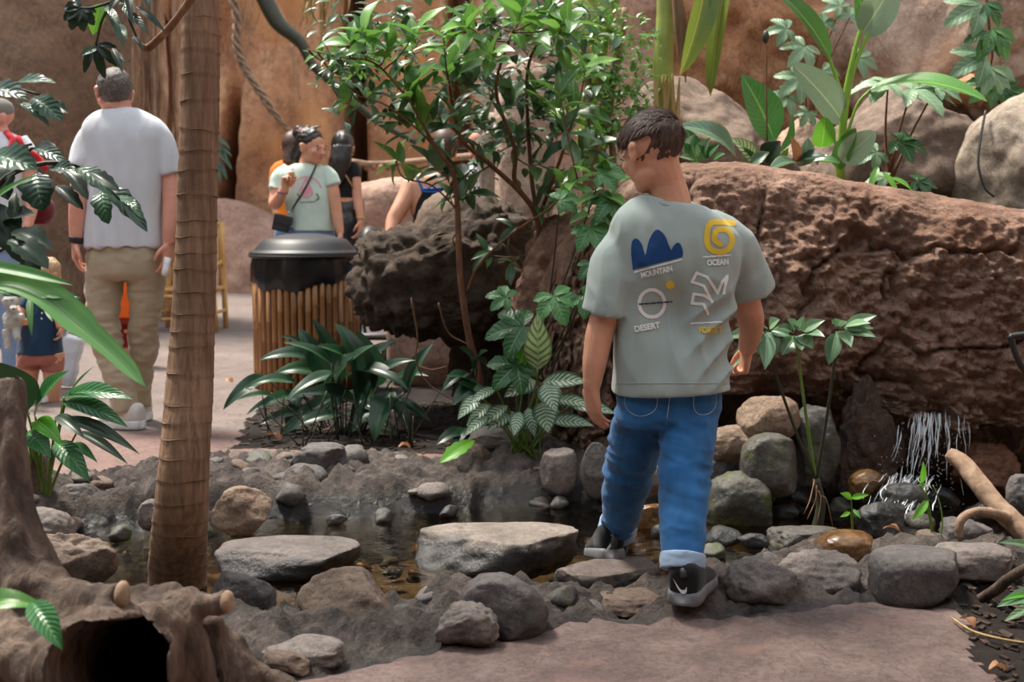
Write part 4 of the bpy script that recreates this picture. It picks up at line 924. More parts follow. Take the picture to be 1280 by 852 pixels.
CL = [(456, 39, 8, 46, 0), (438, 52, 5, 36, 0), (508, 104, 11, 50, 0), (478, 80, 7, 40, 0), (520, 40, 7, 40, 0), (554, 43, 7, 40, 0), (584, 33, 8, 42, 0), (612, 66, 8, 42, 0), (600, 12, 6, 38, 0), (653, 12, 8, 42, 0), (672, 38, 7, 40, 0),
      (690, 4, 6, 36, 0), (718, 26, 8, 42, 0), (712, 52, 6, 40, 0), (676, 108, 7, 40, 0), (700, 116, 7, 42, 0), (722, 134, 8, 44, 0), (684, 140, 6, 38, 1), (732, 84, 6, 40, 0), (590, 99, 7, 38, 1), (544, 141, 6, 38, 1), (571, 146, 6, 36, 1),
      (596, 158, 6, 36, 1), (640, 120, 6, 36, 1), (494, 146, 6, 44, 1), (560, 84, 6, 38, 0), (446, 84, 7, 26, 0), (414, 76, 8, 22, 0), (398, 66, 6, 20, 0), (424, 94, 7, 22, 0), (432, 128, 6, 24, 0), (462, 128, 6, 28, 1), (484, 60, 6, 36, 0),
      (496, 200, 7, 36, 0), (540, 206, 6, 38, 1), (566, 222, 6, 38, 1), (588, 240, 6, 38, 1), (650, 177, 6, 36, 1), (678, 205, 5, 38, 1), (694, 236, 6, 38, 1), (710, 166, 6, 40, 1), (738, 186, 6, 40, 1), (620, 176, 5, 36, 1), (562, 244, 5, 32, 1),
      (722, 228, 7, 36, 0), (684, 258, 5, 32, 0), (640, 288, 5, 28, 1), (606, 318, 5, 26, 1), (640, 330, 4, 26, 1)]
rl = random.Random(21); nleaf = 0; SV, SF, SU = [], [], []; MIDC = sp(580, 200, 5.6)
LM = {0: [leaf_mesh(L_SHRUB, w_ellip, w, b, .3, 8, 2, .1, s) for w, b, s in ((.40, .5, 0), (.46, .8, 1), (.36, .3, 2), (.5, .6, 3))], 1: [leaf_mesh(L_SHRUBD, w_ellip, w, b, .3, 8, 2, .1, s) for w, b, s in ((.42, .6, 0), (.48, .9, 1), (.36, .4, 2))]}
for cx_, cy_, n, lp, dk in CL:
    d = SH_D+rl.uniform(-.35, .25)+(.15 if dk else 0); C = sp(cx_, cy_, d); near = min(TWN, key=lambda q: (q-C).length)
    if (near-C).length > .02: tube('twig', [near, (near+C)/2+Vector((0, 0, -.02)), C], [.0045, .0035, .0025], M_TWIG, sh, 6, 8)
    ax = (C-near+(C-MIDC)*.3+Vector((0, -.05, .06))).normalized(); e = ax.orthogonal().normalized(); f = ax.cross(e)
    for k in range(n):
        a = k*2.4+rl.uniform(-.3, .3); sprd = rl.uniform(.7, 1.35); dr = (ax*math.cos(sprd)+(e*math.cos(a)+f*math.sin(a))*math.sin(sprd)); dr.z -= .12
        L = lp*rl.uniform(.85, 1.3)*d/F_PX; B = C-ax*(.018*k*lp/40); T = B+dr.normalized()*L; nr = Vector((rl.uniform(-.4, .4), -.35+rl.uniform(-.4, .3), .9))
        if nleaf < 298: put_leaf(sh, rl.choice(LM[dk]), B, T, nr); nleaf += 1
        else:
            v, fc, uv = blade_vf(w_ellip, .36, .6, .3, 6, 2); Mx = orient(B, T, nr); o = len(SV); SV += [Mx @ Vector(q) for q in v]; SF += [tuple(i+o for i in g) for g in fc]; SU += uv
def loose_leaves(cx_, cy_, sx, sy, d, dd, n, lp, rng, wd=.42):
    for k in range(n):
        B = W(cx_+sx*max(-1.5, min(1.5, rng.gauss(0, 1))), cy_+sy*max(-1.5, min(1.5, rng.gauss(0, 1))), d+rng.uniform(-dd, dd)); dr = Vector((rng.gauss(0, 1), rng.gauss(-.2, .7), rng.gauss(-.1, .7))).normalized(); T = B+dr*lp*rng.uniform(.6, 1.2)*d/F_PX
        v, fc, uv = blade_vf(w_ellip, wd, .6, .3, 4, 1); Mx = orient(B, T, Vector((rng.uniform(-.5, .5), -.3, .9))); o = len(SV); SV.extend([Mx @ Vector(q) for q in v]); SF.extend([tuple(i+o for i in g) for g in fc]); SU.extend(uv)
def flush(name, mat, parent):
    global SV, SF, SU
    o = child(name, new_mesh(name, SV, SF, True, SU), mat, parent); o['kind'] = 'stuff'; SV, SF, SU = [], [], []; return o
for a in ((560, 90, 90, 45, 5.8, .3, 260, 26), (600, 170, 60, 35, 5.85, .3, 130, 24), (690, 90, 50, 50, 5.85, .3, 140, 26), (432, 88, 24, 15, 5.45, .15, 90, 16), (520, 30, 80, 18, 5.8, .3, 80, 26), (660, 20, 60, 18, 5.8, .3, 90, 26)): loose_leaves(*a, rl)
flush('foliage', L_SHRUBD, sh)

# ---- small leaved thicket and thin trunks behind the boy's head
tk = empty('thicket', W(765, 240, 6.2), 'thicket of thin trunks and tiny leaves beside the banana stem', 'shrub'); tk.location.z = 0
for pts, r in (((752, 300, 748, 200, 762, 120, 775, 55, 782, 10), .03), ((738, 300, 742, 190, 736, 120, 728, 60), .028), ((770, 300, 765, 180, 752, 110, 748, 40), .02), ((744, 260, 756, 170, 764, 130, 768, 100), .02), ((728, 300, 733, 160, 738, 80), .018)):
    tube('trunk', [W(pts[i], pts[i+1], 6.25) for i in range(0, len(pts), 2)], [r, r*.8, r*.6], M_DRIFTP, tk, 8, 24)
for a in ((785, 90, 28, 45, 6.2, .2, 420, 11), (760, 150, 24, 40, 6.15, .2, 240, 13), (745, 60, 22, 40, 6.3, .2, 160, 14), (740, 290, 30, 40, 5.9, .2, 120, 16)): loose_leaves(*a, rl, .6)
flush('foliage', L_SHRUB, tk)
for b, t, w in (((706, -30, 6.4), (770, 60, 6.3), 42), ((770, -20, 6.4), (726, 62, 6.4), 30), ((760, 10, 6.4), (720, 190, 6.4), 22)): leafpx(tk, L_BANANA, w_paddle, b, t, w, .6, .2, Vector((.2, -1, .3)))

# ---- banana stem with hanging leaves
bs = empty('banana_plant', W(832, 210, 6.1), 'banana stem sheathed in dry fibre with drooping torn leaves', 'plant'); bs.location.z = 1.15
tube('stem', Wp((834, 225, 6.1), (832, 150, 6.1), (829, 80, 6.1), (832, 20, 6.1), (834, -60, 6.1)), [.06, .055, .05, .045, .045], plain('banana_stem', rgb(150, 160, 80), .45, .2, 9), bs, 14, 30)
for k in range(9):
    x = 822+k*2.6+rl.uniform(-2, 2); tube('dry_sheath', Wp((x, 215, 6.05), (x+rl.uniform(-3, 3), 150, 6.03), (x+rl.uniform(-6, 6), 90+rl.uniform(0, 30), 6.02)), [.016, .014, .004], M_STRAW, bs, 5, 12)
for k in range(4): tube('dry_sheath', Wp((842+k*2, -10, 6.02), (846+k*3, 30, 6.0), (848+k*3, 76+k*9, 5.98)), [.012, .016, .003], M_ROOT, bs, 5, 12)
leafpx(bs, L_BANANA, w_paddle, (884, -40, 6.0), (850, 94, 5.9), 34, .5, .5, Vector((.5, -1, .1)), .1); leafpx(bs, L_BANANA, w_paddle, (910, -40, 6.0), (888, 120, 5.95), 22, .4, .9, Vector((-.4, -1, .1)), .1)

# ---- aspidistra clump in front of the bin
ap = empty('aspidistra', G(430, 556), 'dense clump of dark glossy strap leaves in front of the bamboo bin', 'plant')
ASP = [((314, 476), (279, 512), 15), ((361, 496), (308, 518), 16), ((394, 462), (324, 450), 22), ((350, 478), (306, 486), 14), ((400, 446), (354, 428), 10), ((402, 456), (373, 410), 22), ((416, 452), (390, 398), 20), ((444, 470), (419, 404), 30), ((436, 460), (396, 432), 20), ((452, 472), (510, 487), 20),
       ((462, 456), (498, 426), 18), ((520, 470), (542, 428), 14), ((488, 496), (468, 552), 24), ((464, 520), (426, 549), 18), ((372, 500), (372, 556), 16), ((372, 515), (325, 530), 14), ((408, 470), (358, 500), 20), ((430, 500), (372, 492), 22), ((450, 500), (405, 515), 18), ((470, 500), (440, 540), 18), ((400, 500), (346, 548), 14), ((480, 470), (520, 450), 14),
       ((430, 480), (470, 430), 18), ((410, 520), (360, 540), 16), ((450, 520), (500, 540), 14), ((505, 500), (540, 530), 12), ((500, 480), (536, 470), 14), ((420, 470), (455, 440), 22), ((390, 470), (340, 470), 18), ((440, 500), (480, 520), 16), ((330, 500), (296, 500), 12), ((380, 450), (350, 420), 14), ((470, 460), (446, 412), 22), ((490, 500), (516, 540), 14)]
ra = random.Random(5)
for k, (b, t, w) in enumerate(ASP):
    b = (b[0]+.45*(b[0]-t[0])*.6+(430-b[0])*.08, min(b[1]+.45*(b[1]-t[1]) if b[1] > t[1] else b[1]-.1*(t[1]-b[1]), 540))
    d = 5.95+ra.uniform(-.18, .22); gb = W(b[0]*.45+430*.55, 558, d); gb.z = -.01; B = W(b[0], b[1], d)
    tube('leaf_stalk', [gb, (gb+B)/2+Vector((0, 0, .03)), B], [.004, .004, .005], M_DARKSTEM, ap, 5, 8)
    leafpx(ap, L_ASP, w_lance, (b[0], b[1], d), (t[0], t[1], d-ra.uniform(.02, .22)), w*1.2, ra.uniform(.7, 1.6), .35, Vector((ra.uniform(-.35, .35), -.6, .8)), .1, k % 3)
for k in range(26):
    x = ra.uniform(330, 520); gb = G(x, ra.uniform(540, 560), 0); tp_ = gb+Vector((ra.uniform(-.15, .15), ra.uniform(-.1, .1), ra.uniform(.12, .3))); tube('leaf_stalk', [gb, (gb+tp_)/2, tp_], [.004, .003], M_DARKSTEM, ap, 5, 5)
ap2 = empty('aspidistra', G(575, 545), 'small clump of dark strap leaves at the foot of the shrub', 'plant')
for k, (b, t, w) in enumerate((((590, 462), (574, 434), 18), ((584, 466), (553, 488), 14), ((590, 478), (558, 470), 14), ((600, 480), (566, 506), 18), ((596, 460), (610, 438), 14), ((580, 540), (545, 556), 14), ((582, 536), (568, 560), 13), ((600, 500), (572, 478), 16), ((610, 470), (590, 446), 16))):
    d = 5.5; B = W(b[0], b[1], d); gb = G(575+k*3, 548, 0); tube('leaf_stalk', [gb, (gb+B)/2, B], [.004, .004], M_DARKSTEM, ap2, 5, 6); leafpx(ap2, L_ASP, w_lance, (*b, d), (*t, d-.1), w*1.3, 1.0, .3, Vector((0, -.6, .8)), .1, k % 3)

# ---- variegated plant
vg = empty('variegated_plant', G(655, 545), 'low plant with silver variegated leaves above the flat pale slab', 'plant'); vb = W(655, 548, 5.15); vb.z = 0
VAR = [((672, 462), (672, 391), 32, 1), ((650, 458), (662, 427), 17, 2), ((670, 476), (630, 496), 26, 0), ((678, 478), (736, 478), 22, 0), ((680, 480), (695, 515), 26, 0), ((679, 502), (685, 541), 32, 0), ((690, 526), (742, 532), 17, 0), ((714, 506), (770, 517), 18, 0), ((600, 494), (572, 524), 18, 0), ((612, 505), (583, 532), 16, 0),
       ((634, 507), (597, 535), 18, 0), ((642, 515), (609, 538), 20, 0), ((650, 515), (642, 545), 18, 0), ((620, 485), (585, 505), 15, 0), ((660, 510), (668, 546), 18, 0), ((690, 500), (742, 508), 18, 0), ((610, 520), (580, 545), 16, 0)]
for k, (b, t, w, ty) in enumerate(VAR):
    d = 5.1+.04*((k*5) % 4-2); B = W(*b, d); tube('leaf_stalk', [vb+Vector((.01*(k-8), 0, 0)), (vb*.4+B*.6)+Vector((0, .02, .03)), B], [.005, .004, .004], M_GREENSTEM, vg, 6, 8)
    leafpx(vg, (L_VAR, L_VARG, L_BRIGHT)[ty], w_ellip, (*b, d), (*t, d-.08), w*1.12, .7, .22, Vector((0, -.8, .6)), .06, k % 3)
leafpx(vg, L_BRIGHT, w_tooth, (594, 550, 5.0), (550, 578, 4.9), 24, .5, .15, Vector((0, -.7, .7)))

# ---- palmate shrub
pm = empty('palmate_shrub', G(690, 520), 'shrub with dark green hand shaped toothed leaves beside the boy', 'shrub'); pb = W(664, 540, 5.2); pb.z = 0
for c_, sz, ro, k in (((692, 370), 42, 2.7, 0), ((654, 408), 52, -1.7, 1), ((646, 456), 44, -2.3, 2), ((738, 284), 40, 2.6, 0), ((700, 250), 30, 1.2, 1), ((764, 250), 34, -2.4, 2), ((752, 216), 34, 1.5, 0), ((740, 330), 30, 2.9, 1), ((634, 372), 30, -1.2, 2), ((730, 370), 34, 2.2, 1)):
    d = 5.02 if c_[1] > 300 else 5.1; C = W(*c_, d); q = Vector((pb.x+.06*(k-1), pb.y+.1, .3))
    tube('leaf_stalk', [pb, q, (q+C)/2+Vector((.02, .05, 0)), C], [.008, .006, .004, .003], M_DARKSTEM, pm, 6, 14)
    palmate(pm, L_PALM, c_, d, sz, ro, Vector((.1*(k-1), -.75, .66)), seed=k)
for b, t, w in (((752, 232), (716, 208), 18), ((756, 226), (748, 192), 18), ((760, 236), (790, 222), 18), ((756, 244), (782, 258), 20), ((750, 244), (722, 256), 18), ((748, 262), (770, 290), 18), ((746, 214), (770, 196), 14), ((738, 268), (712, 280), 16)): leafpx(pm, L_SHRUB, w_ellip, (*b, 5.15), (*t, 5.05), w, .7, .25)

# ---- raised planter: paddle leaves, ribbed leaves
st_ = empty('paddle_leaf_plant', W(1052, 212, 5.62), 'tall plant with huge paddle leaves on bright green stalks above the mud wall', 'plant'); st_.location.z = 1.16
D = 5.6; sb = W(1050, 226, D)
for pts, r in (((1050, 226, 1052, 160, 1058, 110, 1072, 50, 1082, 20), .016), ((1052, 226, 1056, 150, 1066, 90, 1086, 40, 1100, 10), .014), ((1050, 215, 1052, 130, 1046, 100, 1034, 66), .013), ((1052, 190, 1060, 165, 1072, 130, 1088, 112), .009), ((1048, 226, 1046, 190, 1042, 170), .012)):
    tube('leaf_stalk', [W(pts[i], pts[i+1], D) for i in range(0, len(pts), 2)], [r, r*.8, r*.55], plain('bright_stalk', rgb(120, 160, 50), .4, .15, 12), st_, 8, 24)
for mt, b, t, w, bd, nr in ((L_STREL, (1038, 74, D), (958, -22, D-.1), 38, .5, Vector((.5, -.8, .5))), (L_STRELU, (1076, 44, D), (1122, -30, D), 46, .3, Vector((.2, -1, .1))), (L_STRELU, (1052, 150, D), (990, 80, D-.12), 46, .4, Vector((.1, -1, .3))), (L_STREL, (1086, 113, D), (1234, 127, D-.35), 34, .9, Vector((0, -.55, .85))),
                            (L_STRELU, (1052, 202, D-.05), (1094, 164, D-.12), 36, .3, Vector((0, -1, .3))), (L_STREL, (1046, 210, D), (1070, 160, D-.1), 26, .4, Vector((-.4, -.8, .3))), (L_BRIGHT, (1027, 184, D-.1), (1031, 146, D-.14), 28, .5, Vector((0, -1, .2))), (L_STREL, (1078, 40, D), (1070, -30, D), 22, .3, Vector((.3, -1, .2)))):
    leafpx(st_, mt, w_paddle, b, t, w, bd, .25, nr, .05, 1, 20)
cl = empty('ribbed_leaf_plant', W(965, 212, 5.5), 'planter clump of broad ribbed leaves beside the paddle leaf plant', 'plant'); cl.location.z = 1.17
for mt, b, t, w, bd, nr in ((L_CALA, (968, 176, 5.5), (926, 92, 5.45), 50, .4, Vector((.25, -1, .25))), (L_CALB, (920, 200, 5.45), (846, 158, 5.3), 40, 1.2, Vector((0, -.7, .7))), (L_CALA, (974, 190, 5.5), (990, 142, 5.45), 26, .5, Vector((.8, -.6, .2))), (L_DARK, (958, 204, 5.4), (976, 176, 5.35), 34, .5, Vector((-.5, -.8, .4))), (L_VARG, (944, 204, 5.5), (914, 172, 5.45), 26, .6, Vector((0, -.8, .6))),
                            (L_DARK, (985, 206, 5.45), (1034, 196, 5.35), 26, .8, Vector((0, -.6, .8))), (L_CALB, (1000, 208, 5.45), (1010, 172, 5.4), 28, .6, Vector((.3, -.8, .5))), (L_CALB, (1000, 206, 5.4), (960, 214, 5.2), 22, .8, Vector((0, -.5, .8))), (L_CALA, (1010, 206, 5.45), (1050, 204, 5.35), 24, .8, Vector((0, -.5, .8))), (L_DRY, (996, 204, 5.4), (988, 170, 5.35), 15, .8, Vector((.3, -1, .2))),
                            (L_BRIGHT, (972, 208, 5.45), (986, 184, 5.4), 10, .3, Vector((0, -1, .3))), (L_CALB, (938, 206, 5.4), (962, 190, 5.35), 18, .5, Vector((0, -.8, .5))), (L_CALA, (872, 206, 5.5), (858, 160, 5.5), 26, .5, Vector((0, -1, .3))), (L_CALA, (940, 206, 5.5), (930, 184, 5.45), 16, .5, Vector((0, -1, .3)))):
    leafpx(cl, mt, w_ellip, b, t, w, bd, .25, nr, .05, 2, 18)
for k, (b, t, w) in enumerate((((866, 196), (852, 178), 12), ((872, 196), (888, 172), 16), ((880, 198), (900, 180), 14), ((868, 200), (848, 196), 10), ((884, 200), (872, 180), 12), ((860, 186), (868, 168), 12), ((892, 200), (906, 192), 10))): leafpx(cl, L_PALE if k % 2 else L_LILY, w_ellip, (*b, 5.4), (*t, 5.35), w, .6, .25, Vector((0, -.8, .6)))
tube('seed_stalk', Wp((959, 176, 5.42), (958, 110, 5.42), (958, 60, 5.42), (957, 46, 5.42)), [.004, .004, .003], M_TWIG, cl, 6, 12)
child('seed_head', new_mesh('seed_head', *ell_vf(W(957, 46, 5.42), (.016, .016, .03), None, 2)), M_DARKSTEM, cl)
pr_ = empty('umbrella_plant', W(1110, 225, 5.75), 'planter shrub with pale hand shaped leaves before the brown boulder', 'shrub'); pr_.location.z = 1.14
q0 = W(1112, 232, 5.75)
for c_, sz, ro, fc, mt in (((1124, 176), 40, 1.9, (0, -.6, .8), L_PALM), ((1140, 112), 62, 1.65, (0, -.45, .9), L_PALE), ((1110, 104), 50, -1.5, (0, -.45, .9), L_PALE), ((1096, 190), 30, -2.0, (0, -.8, .6), L_PALE), ((1146, 226), 30, 1.7, (0, -.6, .8), L_PALM), ((1108, 222), 28, -1.6, (0, -.6, .8), L_PALE), ((1170, 110), 40, 1.2, (0, -.5, .9), L_PALE)):
    C = W(*c_, 5.65); tube('leaf_stalk', [q0, (q0+C)/2+Vector((.0, .05, 0)), C], [.008, .006, .004], M_TWIG, pr_, 6, 10); palmate(pr_, mt, c_, 5.65, sz, ro, Vector(fc), w=.5, seed=int(sz))
for b, t, w in (((1104, 216), (1122, 244), 10), ((1112, 222), (1140, 238), 11), ((1098, 208), (1086, 240), 9)): leafpx(pr_, L_BRIGHT, w_ellip, (*b, 5.45), (*t, 5.4), w, .6, .25)
# climbers on the rock
cw = empty('climbing_vine', W(985, 150, 6.9), 'pale green climber on the orange rock wall', 'vine'); cw.location.z = 1.3
for c_, sz, ro in (((984, 36), 30, -1.6), ((1006, 58), 34, -2.4), ((1062, 22), 28, .4), ((1072, 72), 32, 1.9), ((1000, 98), 36, -2.2), ((986, 120), 30, -2.3), ((1028, 88), 30, 2.6), ((1010, 140), 22, -2.6), ((1050, 8), 26, -.8), ((1030, 30), 26, .2)):
    C = W(*c_, 6.75); r0 = W(1008, 190, 6.85); tube('stem', [r0, W(1008+(c_[0]-1008)*.3, (c_[1]+190)/2, 6.85), C], [.006, .004, .003], M_TWIG, cw, 5, 8); palmate(cw, L_PALE, c_, 6.75, sz, ro, Vector((.1, -.85, .5)), w=.55, seed=int(sz))
cv = empty('climbing_vine', W(1240, 150, 6.3), 'green climber with paired leaves on the pale rock face', 'vine'); cv.location.z = 1.4
tube('stem', Wp((1232, -20, 6.35), (1236, 30, 6.35), (1240, 70, 6.35), (1234, 100, 6.35), (1250, 130, 6.3)), [.008, .007, .006], M_TWIG, cv, 6, 24)
for c_, sz, ro in (((1226, 6), 52, -2.0), ((1232, 4), 34, 2.6), ((1240, 36), 44, 2.7), ((1236, 40), 40, -2.7), ((1232, 70), 50, -2.0), ((1238, 84), 46, 2.7), ((1248, 100), 40, 2.2), ((1240, 104), 38, -2.2), ((1262, 112), 34, 2.6)): palmate(cv, L_PALE if sz > 45 else L_PALM, c_, 6.25, sz, ro, Vector((.1, -.85, .5)), tips=[(0, 1), (.8, .85), (-.8, .85)], wf=w_tooth, w=.5, key='p3', seed=int(sz))

# ---- lobed plant at the foot of the ledge
lp_ = empty('lobed_leaf_plant', G(1020, 640, -.05), 'plant with finger lobed pale leaves on long thin stalks beside the waterfall', 'plant'); lb = W(1020, 598, 4.3)
PH = [((958, 414), [(975, 399), (946, 403), (956, 462), (970, 444), (904, 424), (910, 462), (988, 420), (932, 416), (920, 440)]), ((996, 420), [(1031, 400), (1005, 394), (1031, 421), (977, 444), (1002, 438), (972, 410), (984, 398), (1016, 436)]), ((1046, 414), [(1096, 394), (1095, 421), (1064, 434), (1036, 456), (1052, 400), (1088, 404), (1092, 410), (1040, 404)])]
for (c_, tips), col_ in zip(PH, (M_DARKSTEM, M_GREENSTEM, M_DARKSTEM)):
    d = 4.22; C = W(*c_, d); tube('leaf_stalk', [lb, W((lb_x := c_[0]*.4+1020*.6), 540, 4.28), W(c_[0]*.85+1020*.15, 460, d+.02), C], [.007, .006, .005, .003], col_, lp_, 7, 18)
    for k, t in enumerate(tips):
        hang = t[1] > 430; q = .22 if not hang else .1; leafpx(lp_, L_PHIL, w_ellip, (c_[0]+(t[0]-c_[0])*q, c_[1]+(t[1]-c_[1])*q-2, d-.01), (t[0], t[1], d-.05-.03*(k % 3)), 21 if hang else 16, .5, .3, Vector((.1*(k % 3-1), -.8, .6)), .05, k % 3, name='leaflet')
tube('root_stock', [lb+Vector((0, 0, -.22)), lb+Vector((.02, 0, -.1)), lb], [.022, .018, .013], M_DARKSTEM, lp_, 8, 10)
for k in range(4): tube('dry_fibre', [lb+Vector((-.01+.008*k, -.02, -.02*k)), lb+Vector((-.03+.02*k, -.04, -.07)), lb+Vector((-.05+.012*k*k, -.04, -.12-.02*k))], [.003, .0015], M_ROOT, lp_, 5, 6)

# ---- left: broad leaved lily, strap leaf, toothed branches
ly = empty('peace_lily', G(50, 590), 'broad leaved green plant beside the stump', 'plant'); lyb = W(52, 585, 4.3); lyb.z = 0; D = 4.25
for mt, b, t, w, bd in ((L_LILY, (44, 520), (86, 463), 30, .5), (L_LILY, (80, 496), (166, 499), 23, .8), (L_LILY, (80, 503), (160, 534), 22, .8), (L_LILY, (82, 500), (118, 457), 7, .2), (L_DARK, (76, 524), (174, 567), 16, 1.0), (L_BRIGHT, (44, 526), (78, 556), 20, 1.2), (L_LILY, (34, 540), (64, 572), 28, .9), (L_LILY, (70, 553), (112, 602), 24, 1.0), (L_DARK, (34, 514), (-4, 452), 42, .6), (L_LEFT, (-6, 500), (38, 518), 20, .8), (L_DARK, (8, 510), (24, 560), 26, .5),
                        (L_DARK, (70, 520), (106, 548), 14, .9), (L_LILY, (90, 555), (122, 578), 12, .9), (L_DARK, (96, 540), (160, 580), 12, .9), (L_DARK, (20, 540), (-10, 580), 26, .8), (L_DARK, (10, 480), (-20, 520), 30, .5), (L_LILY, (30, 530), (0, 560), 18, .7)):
    B = W(*b, D); tube('leaf_stalk', [lyb, (lyb+B)/2+Vector((0, .02, .03)), B], [.006, .005, .004], M_GREENSTEM, ly, 6, 8); leafpx(ly, mt, w_ellip, (*b, D), (*t, D-.12), w*1.15, bd, .3, Vector((0, -.65, .75)), .06, 1, 14)
sl = empty('strap_leaf_palm', W(-60, 560, 2.7), 'long arching bright green strap leaf crossing before the man in white', 'plant'); sl.location.z = 0
V, UV = [], []; mid = smooth_path(Wp((-70, 372, 2.62), (0, 354, 2.62), (50, 368, 2.6), (95, 404, 2.57), (140, 442, 2.54), (182, 484, 2.5)), 40)
for i, p in enumerate(mid):
    t = i/39; tg = (mid[min(i+1, 39)]-mid[max(i-1, 0)]).normalized(); n = Vector((.15, -.75, .65)); n = (n-tg*n.dot(tg)).normalized(); s_ = tg.cross(n); w = .034*float(np.interp(t, (0, .3, .62, .66, .9, 1), (.5, 1.0, .98, .72, .5, .03)))
    for j in range(-4, 5): q = j/4; V.append(p+s_*w*q*(1.15 if q < 0 else .9)+n*(.012*abs(q)*w/.03+.0015*math.cos(q*14))); UV.append((.5+.5*q, t))
me = new_mesh('leaf', V, grid_faces(40, 9), True, UV); child('leaf', me, L_STRAP, sl)
tube('leaf_stalk', [W(-70, 372, 2.62), W(-110, 420, 2.64), Vector((W(-120, 800, 2.7).x, 2.7, 0))], [.006, .008, .012], M_GREENSTEM, sl, 8, 12)
for b, t, w in (((-30, 366), (100, 372), 22), ((38, 372), (40, 420), 10), ((56, 380), (66, 402), 7), ((-20, 262), (48, 218), 10), ((-50, 330), (90, 356), 14)): leafpx(sl, L_STRAP if w != 22 else L_LILY, w_strap if w != 10 else w_lance, (*b, 2.66), (*t, 2.6), w, .5, .3, Vector((0, -.8, .6)))
tl = empty('toothed_shrub', W(-90, 500, 3.0), 'shrub with dark ragged toothed leaves reaching in front of the man', 'shrub'); tl.location.z = 0
tlb = Vector((W(-110, 800, 3.0).x, 3.0, 0)); D = 2.95
for pts in (((-110, 640), (-70, 300), (-30, 140), (10, 112), (50, 118)), ((-110, 640), (-60, 360), (-10, 240), (50, 205), (110, 212), (150, 250)), ((-110, 640), (-60, 420), (-20, 330), (30, 300)), ((-90, 400), (-40, 220), (0, 190), (40, 180))):
    tube('branch', [tlb]+[W(a, b, D) for a, b in pts], [.014, .012, .008, .005, .003], M_DARKSTEM, tl, 7, 30)
rt = random.Random(8)
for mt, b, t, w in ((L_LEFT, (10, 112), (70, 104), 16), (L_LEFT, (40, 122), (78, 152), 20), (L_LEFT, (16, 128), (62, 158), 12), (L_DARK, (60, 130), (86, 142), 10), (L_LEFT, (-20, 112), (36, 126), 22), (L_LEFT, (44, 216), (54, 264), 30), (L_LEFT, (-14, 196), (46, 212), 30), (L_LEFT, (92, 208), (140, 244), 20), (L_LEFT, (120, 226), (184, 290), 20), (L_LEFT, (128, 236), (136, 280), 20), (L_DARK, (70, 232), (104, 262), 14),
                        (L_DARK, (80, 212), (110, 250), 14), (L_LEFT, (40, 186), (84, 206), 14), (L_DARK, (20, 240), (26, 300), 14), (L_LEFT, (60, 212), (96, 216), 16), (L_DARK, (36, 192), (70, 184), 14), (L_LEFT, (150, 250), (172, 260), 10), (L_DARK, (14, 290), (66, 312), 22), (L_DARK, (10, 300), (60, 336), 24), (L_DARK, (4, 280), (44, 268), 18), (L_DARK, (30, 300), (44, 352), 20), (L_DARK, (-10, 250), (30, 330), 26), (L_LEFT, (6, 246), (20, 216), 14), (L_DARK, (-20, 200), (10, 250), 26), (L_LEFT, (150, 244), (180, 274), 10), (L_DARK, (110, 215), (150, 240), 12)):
    d = D+rt.uniform(-.12, .12); leafpx(tl, mt, w_tooth, (*b, d), (*t, d-.05), w*1.5, .8, .3, Vector((rt.uniform(-.3, .3), -.6, .75)), .15, rt.randint(0, 2), 16)
hb = empty('hanging_branch', W(150, -60, 3.1), 'dark lobed leaves hanging from a branch above the man', 'branch')
for pts in (((200, -60), (160, -10), (122, 8), (100, 10)), ((160, -20), (130, 20), (120, 56)), ((180, -40), (160, 10), (172, 50))): tube('branch', [W(a, b, 3.1) for a, b in pts], [.006, .004, .003], M_DARKSTEM, hb, 6, 14)
tube('branch', Wp((262, -60, 3.0), (246, -14, 3.05), (225, 18, 3.1), (205, 42, 3.15), (184, 60, 3.2), (172, 52, 3.12)), [.012, .011, .009, .010, .011, .004], M_ROOT, hb, 8, 28)
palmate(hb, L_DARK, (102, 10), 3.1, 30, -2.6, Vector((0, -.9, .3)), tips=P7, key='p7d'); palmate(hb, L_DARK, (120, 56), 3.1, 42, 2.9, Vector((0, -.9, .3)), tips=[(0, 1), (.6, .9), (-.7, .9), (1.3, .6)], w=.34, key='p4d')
leafpx(hb, L_BRIGHT, w_ellip, (126, 4, 3.2), (116, 44, 3.2), 24, .3, .2, Vector((0, -1, .1)))
for b, t, w in (((130, 8), (152, 30), 10), ((136, 14), (156, 62), 9), ((140, 60), (154, 92), 10), ((150, 30), (160, 52), 8), ((150, 0), (168, 32), 10), ((160, 14), (186, 44), 10), ((170, 8), (208, 42), 9), ((150, -10), (136, 14), 10), ((176, -16), (188, 12), 12), ((146, 66), (158, 82), 6), ((166, 46), (180, 64), 8), ((120, 60), (100, 70), 10), ((160, -8), (164, 28), 9)): leafpx(hb, L_DARK if (b[0]+b[1]) % 3 else L_LEFT, w_ellip, (*b, 3.1), (*t, 3.05), w, .6, .3, Vector((.3, -.9, .3)))
